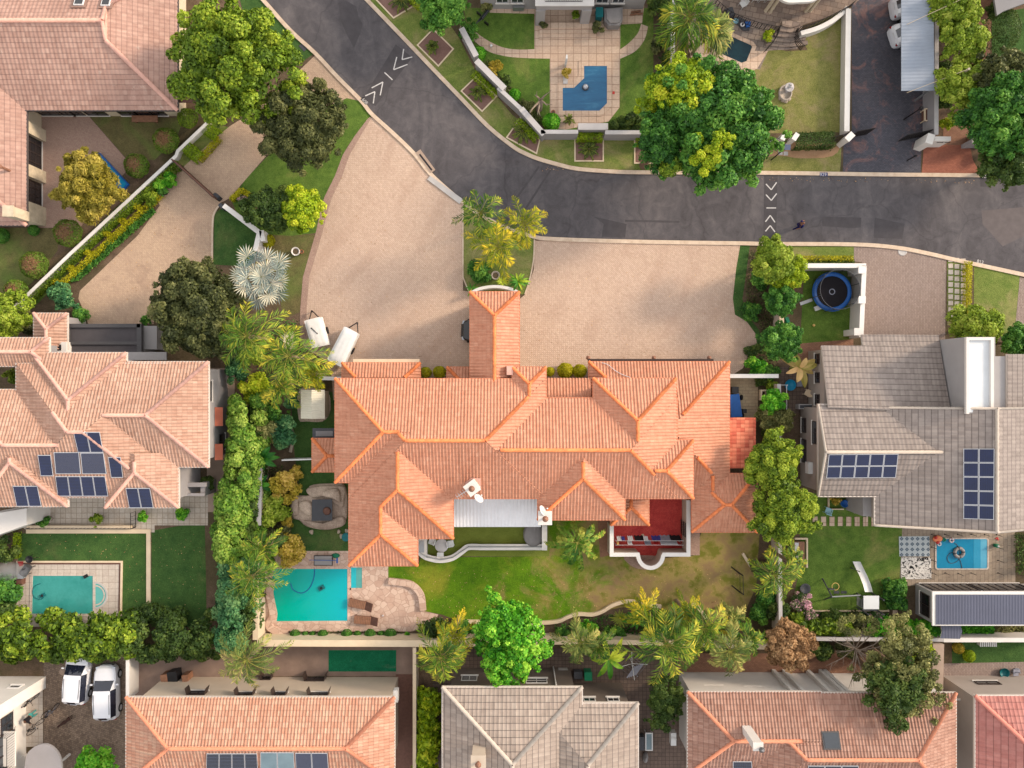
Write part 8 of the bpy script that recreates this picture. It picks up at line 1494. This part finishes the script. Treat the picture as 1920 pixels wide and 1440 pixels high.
hedge('leafy green hedge along the grey wall south of the play lawn, left stretch',[(1500,1182),(1600,1184)],26,1.8,'leaf_bright',clumpy=.3,leaf=.17,cap=5000,tintv=(.3,.34)); hedge('leafy green hedge along the wall south of the play lawn, right stretch',[(1640,1184),(1700,1186),(1762,1186)],28,1.8,'leaf_fresh',clumpy=.3,leaf=.18,cap=5000,tintv=(.35,.34)); hedge('flat green hedge strip south of the pool house',[(1808,1184),(1862,1184)],20,.7,'leaf_fresh',clumpy=.3,leaf=.14,cap=2400,tintv=(.25,.24)); cover('mixed brown and green plants south of the pool house',[(1862,1174),(1960,1174),(1960,1196),(1862,1196)],.4,'leaf_grey',1300,tintv=(.4,.5)); hedge('bushy green hedge between play lawn and pool house',[(1687,1094),(1688,1140)],32,1.3,'leaf_green',clumpy=.28,leaf=.16,cap=3800,tintv=(.36,.34)); cover('dark shrubs beside the deck at the right edge',[(1905,1000),(1960,1000),(1960,1080),(1905,1076)],.9,'leaf_dark',1600)
# clipped balls and domes
TW = 'clipped round shrubs with twiggy brown tops'
for x,y,r_,l in ((311,264,23,'round clipped shrub with bare brown top under the bench, nearest the big tree'),(256,311,22,'round clipped shrub with brown top right of the golden yellow tree'),(127,437,25,'round clipped shrub with brown top below the golden yellow tree'),(64,497,25,'round clipped shrub with brown top on the dark lawn near the left edge'),(30,545,20,'partly hidden round clipped shrub by the yellow green bushy tree')): ballshrub(l,x,y,r_,1.6,'ball_twig',top=.28,group=TW)
ballshrub('green round shrub cut by the left edge below the stone chimney',2,442,14,1.2,'leaf_green'); ballshrub('small round bush beside the bench at the corner of the pink roof',352,222,18,1.3,'leaf_bright',cap=2500); ballshrub('little clipped bush on the slab below the stone piers',63,432,10,.8,'leaf_green')
BL = 'clipped golden balls along the orange house front'
for x,y,r_,h_,l in ((798,699,11,.9,'golden clipped ball left of the pair by the small orange roof'),(824,698,12,.9,'golden clipped ball right of the pair by the small orange roof'),(1031,697,9,.9,'golden clipped ball nearest the small dormer roof'),(1060,695,15,1.0,'largest golden clipped ball between the orange roofs'),(1087,696,13,1.0,'golden clipped ball touching the garage roof')): ballshrub(l,x,y,r_,h_,'leaf_gold',leaf=.09,group=BL,tint=.25,sy=.95)
for i,(x,r_) in enumerate(((553,9),(572,6),(586,6),(605,9),(650,10),(670,7),(694,10),(714,7),(732,11))): ballshrub('%s green clipped ball in the row of nine behind the turquoise pool' % ('first','second','third','fourth','fifth','sixth','seventh','eighth','last')[i],x,1190,r_,.75 if r_ > 8 else .55,'leaf_green',leaf=.09,group='row of clipped balls behind the turquoise pool',tint=.4)
ballshrub('yellow round bush behind the white wall stub',503,452,12,.9,'leaf_gold',leaf=.09,tint=.15); ballshrub('large clipped green dome at the upper right corner',1878,58,32,2.6,'leaf_dark',leaf=.1,sy=1.25,tint=.4); ballshrub('bright round shrub inside the grey street wall',898,101,13,1.1,'leaf_fresh',leaf=.12,tint=.4); ballshrub('small round green shrub at the bend of the grey street wall',965,178,11,.9,'leaf_fresh',leaf=.11,tint=.35); ballshrub('vivid green bush at the lower corner of the blue pool cover',1034,229,16,1.1,'leaf_fresh',leaf=.16,tint=.4); ballshrub('dark bush right of the recessed grey wall slab',1152,236,10,.8,'leaf_dark'); ballshrub('rusty green round shrub on the bottom right lawn',1797,1215,10,.8,'leaf_amber',leaf=.1,tint=.2); ballshrub('lime green ball on the bottom right lawn',1817,1230,11,.8,'leaf_lime',leaf=.09,tint=.25)
palm('feather palm at the road tip of the planted island',901,400,5.0,60,7,'palm',az0=.2,yellow=.3,trunk_r=.12,tint=.35,lmax=.5); palm('golden feather palm at the right of the planted island',982,420,4.6,58,9,'palm_gold',az0=.5,tint=.4,lmax=.5); palm('golden feather palm in the middle of the planted island',932,462,4.8,62,10,'palm_gold',az0=.1,tint=.35,lmax=.55)
shrub('dense green shrub at the left foot of the island',900,512,24,1.2,'leaf_green',leaf=.16,cap=2600); bladeplant('spiky yellow rosette in front of the curved entrance wall',942,529,.7,15,18,'blade',wl=.12,name='agave',elev=.55,droop=.3,tint=.95,tv=.05); bladeplant('arching strap leaved plant right of the entrance wall',972,528,.9,34,14,'blade',wl=.14,elev=.8,droop=.8,tint=.4,tv=.25); bladeplant('low strap leaved plant left of the entrance wall',884,543,.4,20,10,'blade',wl=.16,elev=.6,droop=.6,tint=.35)
fanpalm('silver blue fan palm beside the white gate wall',494,521,4.2,72,19,'fan_silver',.9,nseg=15,tint=.42)
palm('big feather palm beside the dark brown green tree',462,630,5.6,76,11,'palm',az0=.55,yellow=.35,tint=.5,lmax=.62,trunk_r=.16); palm('feather palm above the cream metal shed',540,668,5.2,80,11,'palm',az0=.2,tint=.62,yellow=.3,lmax=.6,trunk_r=.15); palm('golden feather palm over the white trailer corner',588,702,3.8,40,8,'palm_gold',az0=.6,tint=.5,lmax=.42); palm('small feather palm below the shed palms',522,722,4.0,54,8,'palm',az0=3.6,span=4.0,tint=.7,lmax=.45); fanpalm('small pale fan palm at the forecourt edge',543,639,1.6,20,12,'fan_silver',.45,trunk_r=.1,nseg=16,tint=.85)
palm('feather palm leaning fronds over the turquoise pool',470,1084,5.4,66,11,'palm',az0=.1,tint=.42,yellow=.35,lmax=.5,trunk_r=.15); palm('feather palm above the mottled orange roof corner',462,1238,5.6,70,12,'palm_dry',az0=.3,tint=.5,yellow=.4,lmax=.5,trunk_r=.15); palm('upright feather palm at the head of the turquoise pool',492,1028,4.4,48,8,'palm',az0=.9,tint=.5,lmax=.45)
palm('golden feather palm beside the fresh green tree',826,1232,5.0,62,12,'palm',az0=.2,tint=.62,yellow=.4,lmax=.6,trunk_r=.15); palm('tall golden frond palm between terrace and lawn',852,1190,4.6,46,8,'palm_gold',az0=1.1,tint=.6,lmax=.42); palm('broad drooping palm between the column chimney and the red yard',1083,1017,4.2,66,7,'palm_green',az0=.3,tint=.7,yellow=.6,nleaf=22,lmax=.34,wleaf=.2,droop=.95,elev=.4,trunk_r=.13)
palm('large feather palm at the centre of the south palm group',1250,1208,6.2,84,13,'palm',az0=.2,tint=.5,yellow=.4,lmax=.66,trunk_r=.17); palm('feather palm at the right of the south palm group',1318,1178,4.8,62,10,'palm',az0=.4,tint=.5,yellow=.4,lmax=.55); palm('feather palm reaching towards the white pilastered wall',1368,1220,5.0,60,11,'palm_dry',az0=.1,tint=.45,yellow=.4,lmax=.5); palm('feather palm at the left of the south palm group',1088,1204,4.4,52,9,'palm_dry',az0=.3,tint=.4,lmax=.48); palm('upright yellow palm behind the stone edging',1208,1150,3.4,44,7,'palm_gold',az0=.9,span=3.4,tint=.5,lmax=.42); palm('gold tipped palm right of the upright yellow palm',1286,1150,3.6,42,7,'palm_gold',az0=.5,tint=.4,lmax=.4); palm('narrow yellow palm at the right of the south bed',1372,1158,3.2,38,6,'palm_dry',az0=.4,tint=.75,lmax=.4)
palm('dense feather palm between the two largest south palms',1290,1206,4.6,54,9,'palm',az0=.7,tint=.45,yellow=.4,lmax=.5); palm('low feather palm behind the winding stone edging',1228,1168,3.4,44,8,'palm',az0=.2,tint=.4,yellow=.4,lmax=.45); palm('feather palm at the right end of the south palm band',1404,1200,4.2,44,8,'palm',az0=.2,tint=.45,yellow=.4,lmax=.42); palm('dark feather palm left of the giant strelitzia',1120,1212,4.0,44,8,'palm',az0=.5,tint=.3,yellow=.3,lmax=.42)
bladeplant('giant strelitzia with paddle leaves beside the rotary dryer',1142,1236,3.0,52,9,'blade',wl=.2,elev=.55,droop=.75,tint=.55,tv=.35); bladeplant('paddle leaved strelitzia behind the stone edging',1192,1160,1.4,34,10,'blade',wl=.22,elev=.7,droop=.6,tint=.2); bladeplant('grey green agave among the south bed stones',1162,1158,.5,22,22,'cycad',wl=.13,name='agave',elev=.5,droop=.2,tint=.9,tv=.08); bladeplant('dark paddle leaved plant at the right of the south bed',1390,1178,1.2,32,9,'blade',wl=.2,elev=.6,droop=.6,tint=.2)
palm('feather palm at the east end of the long lawn',1452,1078,4.8,60,11,'palm',az0=.3,tint=.45,yellow=.35,lmax=.5); palm('feather palm over the bench by the play lawn',1478,1052,4.0,44,8,'palm',az0=5.2,span=3.4,tint=.5,lmax=.42); palm('large grassy feather palm over the dark garden pool',1292,34,5.6,74,13,'palm',az0=.3,tint=.42,yellow=.5,lmax=1.0,nleaf=30,droop=.75,trunk_r=.2); palm('second grassy feather palm reaching over the dark pool',1322,58,4.2,66,5,'palm_dry',az0=5.2,span=2.2,tint=.45,lmax=.85,nleaf=28)
for x,y,L,l in ((752,0,30,'cycad in the first diamond planter at the top'),(811,87,17,'cycad in the second diamond planter by the hump'),(895,172,20,'sparse cycad in the third diamond planter'),(980,246,29,'cycad in the last diamond planter by the bend'),(1104,280,27,'cycad in the square planter on the verge')): palm(l,x,y,.5,L,22,'cycad',name='cycad',cat_='cycad',group='cycads in the street planters',droop=.25,elev=.3,nleaf=22,lmax=.3,tint=.4,yellow=.3,wleaf=.05,spear=1)
palm('grassy rosette below the blue pool cover',1066,224,.5,18,16,'palm_dry',name='cycad',cat_='cycad',droop=.35,elev=.6,nleaf=18,lmax=.22,tint=.4)
for pts in ([(752,-34),(788,4),(738,34),(700,-6)],[(812,55),(850,92),(822,124),(783,85)],[(892,145),(931,181),(904,209),(865,171)],[(984,210),(1012,262),(1006,288),(950,258)],[(1078,250),(1131,250),(1131,302),(1078,302)],[(1190,250),(1226,250),(1226,306),(1190,306)]):
 i_ = [(752,-34),(812,55),(892,145),(984,210),(1078,250),(1190,250)].index(pts[0]); nm = ('first diamond','second diamond','third diamond','last diamond','square','half hidden square')[i_]; sheet('flower_bed',pts,Z2,MAT['bed_mauve']); tag(MB().wall(pw(pts),.1,0,.07,closed=True).build('planter_edging',MAT['coping_cream']),'pale edging of the %s planter on the street verge' % nm,'edging')
# banana and other big leaved plants
bladeplant('dark banana plant against the beige boundary wall',492,858,2.0,36,9,'blade',wl=.3,elev=.6,droop=.6,tint=.1,tv=.12); bladeplant('smaller banana plant lower on the beige boundary wall',488,908,1.6,28,7,'blade',wl=.3,elev=.5,droop=.6,tint=.12,tv=.1); bladeplant('dried pale banana plant beside the service yard',1500,690,2.2,44,9,'blade_dry',wl=.3,elev=.5,droop=.55,tint=.75,tv=.2,az0=.2)
for x,y,r_,h_,m_,l in ((470,660,30,2.6,'leaf_soft','yellow green shrub under the big feather palm'),(446,700,22,2.0,'leaf_blue','blue green shrub beside the salmon house wall'),(480,726,30,2.4,'leaf_lime','lime shrub above the conifer hedge'),(440,670,18,2.0,'leaf_blue','small blue green shrub under the big feather palm'),(500,802,26,2.4,'leaf_grey','grey green shrub left of the stone edging'),(528,808,30,2.2,'leaf_blue','blue green shrub behind the stone edging'),(520,770,22,1.8,'leaf_green','green shrub below the cream metal shed palms'),(548,758,14,1.2,'leaf_blue','small shrub touching the cream metal shed'),(478,822,18,1.8,'leaf_tan','brown tinged shrub beside the hedge flank'),(532,912,28,2.0,'leaf_amber','amber shrub right of the banana plants'),(556,886,12,1.2,'leaf_amber','small amber shrub at the lawn edge by the thin fence'),(514,960,26,2.0,'leaf_soft','yellow green shrub left of the rock spa'),(540,978,12,1.2,'leaf_amber','small amber shrub at the foot of the rock spa'),(520,1010,24,2.0,'leaf_olive','olive shrub below the rock spa'),(548,1022,24,2.4,'leaf_amber','orange gold shrub at the head of the turquoise pool'),(545,1048,16,2.2,'leaf_gold' if 0 else 'leaf_amber','orange gold shrub dipping over the turquoise pool'),(495,1060,20,1.8,'palm','dark shrub behind the turquoise pool palms')): shrub(l,x,y,r_,h_,m_,cap=2600,tintv=(.5,.36))
for x,y,r_,h_,m_,l in ((300,330,0,0,'',''),(316,338,14,.9,'leaf_fresh','green potted bush at the top of the tan driveway border'),(300,348,12,.9,'leaf_fresh','green bush below the potted bush in the driveway border'),(282,371,15,.8,'leaf_bright','loose green bush at the end of the driveway border'),(124,556,26,1.6,'leaf_blue','blue green shrub by the little pink hip roof'),(152,590,16,1.1,'leaf_green','dark shrub beside the dark carport'),(274,602,10,.8,'leaf_green','small clipped shrub at the carport corner'),(40,600,24,1.4,'leaf_olive','olive shrub at the foot of the diagonal wall'),(270,966,11,.9,'leaf_fresh','small green shrub at the right of the tiled terrace'),(343,962,13,1.0,'leaf_fresh','round green shrub below the porch frame'),(393,905,12,1.8,'leaf_dark','dark narrow shrub at the porch frame'),(34,706,14,3.0,'leaf_soft','light green plant in the light well of the salmon roof'),(8,1105,30,1.8,'leaf_green','big green bush left of the green pool'),(14,1140,24,1.6,'leaf_dark','dark bush below the smoker at the left edge'),(10,1035,26,1.2,'leaf_dark','dark shrub behind the smoke at the left edge'),(142,1166,14,.9,'leaf_blue','small dark shrub at the lower edge of the pool deck')):
 if r_: shrub(l,x,y,r_,h_,m_,cap=2200)
for x,y,r_,h_,m_,l in ((812,1180,26,1.6,'leaf_dark','dark green shrub at the end of the ball row'),(870,1178,16,1.0,'leaf_green','green shrub left of the white ring planters'),(764,1188,6,.5,'leaf_fresh','tiny bright shrub after the last clipped ball'),(1058,1188,15,1.1,'leaf_green','oval green bush right of the cream wall piece'),(1104,1180,21,1.0,'leaf_fresh','glossy green bush in the south bed'),(1150,1188,18,1.2,'leaf_green','green shrub below the grey green agave'),(1240,1176,26,1.4,'leaf_dark','dark shrub under the large south palm'),(1332,1200,26,1.2,'leaf_olive','olive shrub under the right south palm'),(1420,1150,18,1.2,'leaf_green','green shrub at the east end of the south bed'),(1432,1118,18,1.6,'leaf_green','green shrub below the lawn end palm'),(1452,1140,22,1.5,'leaf_dark','dark shrub against the beige boundary wall'),(1424,1060,16,1.2,'leaf_olive','olive shrub inside the curved cream edging'),(1420,690,19,1.1,'leaf_fresh','bright green shrub at the lower forecourt corner'),(1446,700,14,1.0,'leaf_green','green shrub between forecourt corner and dried banana'),(1416,664,16,.8,'leaf_dark','dark low shrub at the curve of the forecourt'),(1426,520,20,1.8,'leaf_green','green shrub at the forecourt edge under the pale tree'),(1412,585,18,1.0,'leaf_green','sprawling shrub beside the green crate'),(1426,716,10,.8,'leaf_dark','dark shrub right of the pale paving'),(1444,722,12,1.0,'leaf_bright','light shrub above the small cream planter'),(1440,815,20,1.2,'leaf_dark','dark shrub between the lean-to roof and beige wall'),(1566,940,9,.7,'leaf_amber','reddish plant in the small bed under the grey eave'),(1500,1128,18,1.0,'flower','white flowering shrub at the corner of the play lawn'),(1520,1154,16,.9,'flower','pink and white flowering shrub below the play lawn'),(1496,1160,16,.9,'leaf_bright','green shrub below the white flowering shrub'),(1560,1162,22,.9,'leaf_dark','dark shrub in the long border below the play lawn'),(1608,1162,20,.9,'leaf_olive','olive shrub in the long border below the play lawn'),(1640,1160,16,.9,'flower','pinkish shrub at the end of the long border'),(1664,1168,8,.6,'flower','small pale pink bush near the stepping slabs'),(1540,1212,22,1.2,'leaf_dark','dark shrub behind the brownish tan tree'),(1585,1215,18,1.2,'leaf_olive','olive shrub under the bare branches')): shrub(l,x,y,r_,h_,m_,cap=2200,tintv=(.45,.4) if m_ != 'flower' else (.55,.6))
for x,y,r_,h_,m_,l in ((880,60,18,1.2,'leaf_green','green shrub at the upper end of the grey street wall'),(928,128,13,.8,'leaf_amber','russet plant in the bed inside the grey street wall'),(948,152,10,.8,'leaf_dark','dark shrub before the small round shrub'),(990,200,14,.8,'leaf_olive','brownish shrub behind the bare tree'),(1180,230,18,.9,'leaf_dark','dark shrubs left of the huge green tree'),(1240,80,20,1.6,'leaf_olive','olive shrub under the grassy palm beside the white wall'),(1232,20,22,1.8,'leaf_dark','dark shrub left of the grassy palm'),(1250,112,14,1.2,'leaf_dark','dark shrub at the end of the white dividing wall'),(1064,158,0,0,'',''),(1062,136,9,.6,'leaf_amber','small planted patch around the white spout'),(1774,232,12,.9,'leaf_lime','lime shrub beside the carport wall end'),(1770,60,18,2.0,'leaf_lime','yellow shrub at the carport mast'),(1766,130,16,2.0,'leaf_dark','dark shrub along the carport wall'),(1768,195,16,2.0,'leaf_dark','dark shrub at the lower carport wall'),(1850,285,12,1.0,'leaf_olive','olive shrub right of the red brick drive'),(1860,20,14,1.5,'leaf_dark','dark shrub left of the clipped dome')):
 if r_: shrub(l,x,y,r_,h_,m_,cap=2000)
cover('leafy mixed plants in the bed left of the forecourt corner',[(1404,470),(1440,470),(1455,560),(1450,640),(1462,690),(1420,690),(1432,650),(1424,612),(1400,588),(1398,530)],.35,'leaf_olive',1500,tintv=(.3,.4)); cover('straggly plants in the shaded bed below the silver palm',[(520,600),(560,600),(565,690),(600,700),(560,735),(540,735),(500,760),(480,700)],.5,'leaf_green',1500,tintv=(.3,.4)); cover('low plants in the south bed under the palms',[(1040,1172),(1150,1150),(1240,1142),(1330,1165),(1420,1180),(1440,1200),(1040,1198)],.5,'leaf_green',2600,tintv=(.25,.34)); cover('low plants behind the beige wall by the amber shrubs',[(492,880),(530,870),(560,930),(540,1010),(500,1030),(490,960)],.5,'leaf_olive',1600); cover('long shaded flower border below the play lawn',[(1480,1150),(1512,1148),(1665,1148),(1665,1172),(1480,1174)],.4,'leaf_green',2200,tintv=(.3,.5)); cover('narrow planting behind the clipped ball row',[(520,1183),(760,1184),(760,1197),(520,1197)],.15,'leaf_olive',500); cover('shrubs and weeds at the bottom of the strip left of the conifer row',[(783,1290),(820,1290),(818,1330),(785,1330)],.6,'leaf_soft',700); cover('planting between the hump verge and grey street wall',[(905,120),(935,160),(980,205),(1010,235),(1025,228),(985,190),(945,150),(915,112)],.25,'leaf_olive',800,tintv=(.35,.5))
# fallen leaves: far too many to count
def litter(label,pts,m,n): return cover(label,pts,.02,m,n,name='fallen_leaves',leaf=.09,tintv=(.6,.6),jit=.35,cat_='leaves',lump=.1)
litter('scattered dry leaves on the brick forecourt',[(640,330),(850,400),(860,540),(1000,520),(1370,480),(1400,650),(1000,700),(640,690),(570,620),(600,420)],'leaf_tan',420); litter('dry leaves scattered on the long lawn',[(740,1070),(1400,1060),(1380,1140),(1200,1120),(1040,1155),(860,1160),(800,1120)],'leaf_tan',420); litter('fallen leaves on the tan driveway',[(310,380),(400,400),(390,490),(200,580),(160,550)],'leaf_tan',120); litter('fallen leaves on the lawns left of the conifer hedge',[(40,1002),(380,1000),(380,1160),(240,1160),(232,1050),(40,1048)],'leaf_tan',160); litter('leaf litter along the road gutter',[(1010,310),(1440,332),(1840,337),(1840,344),(1440,340),(1010,320)],'leaf_tan',160)
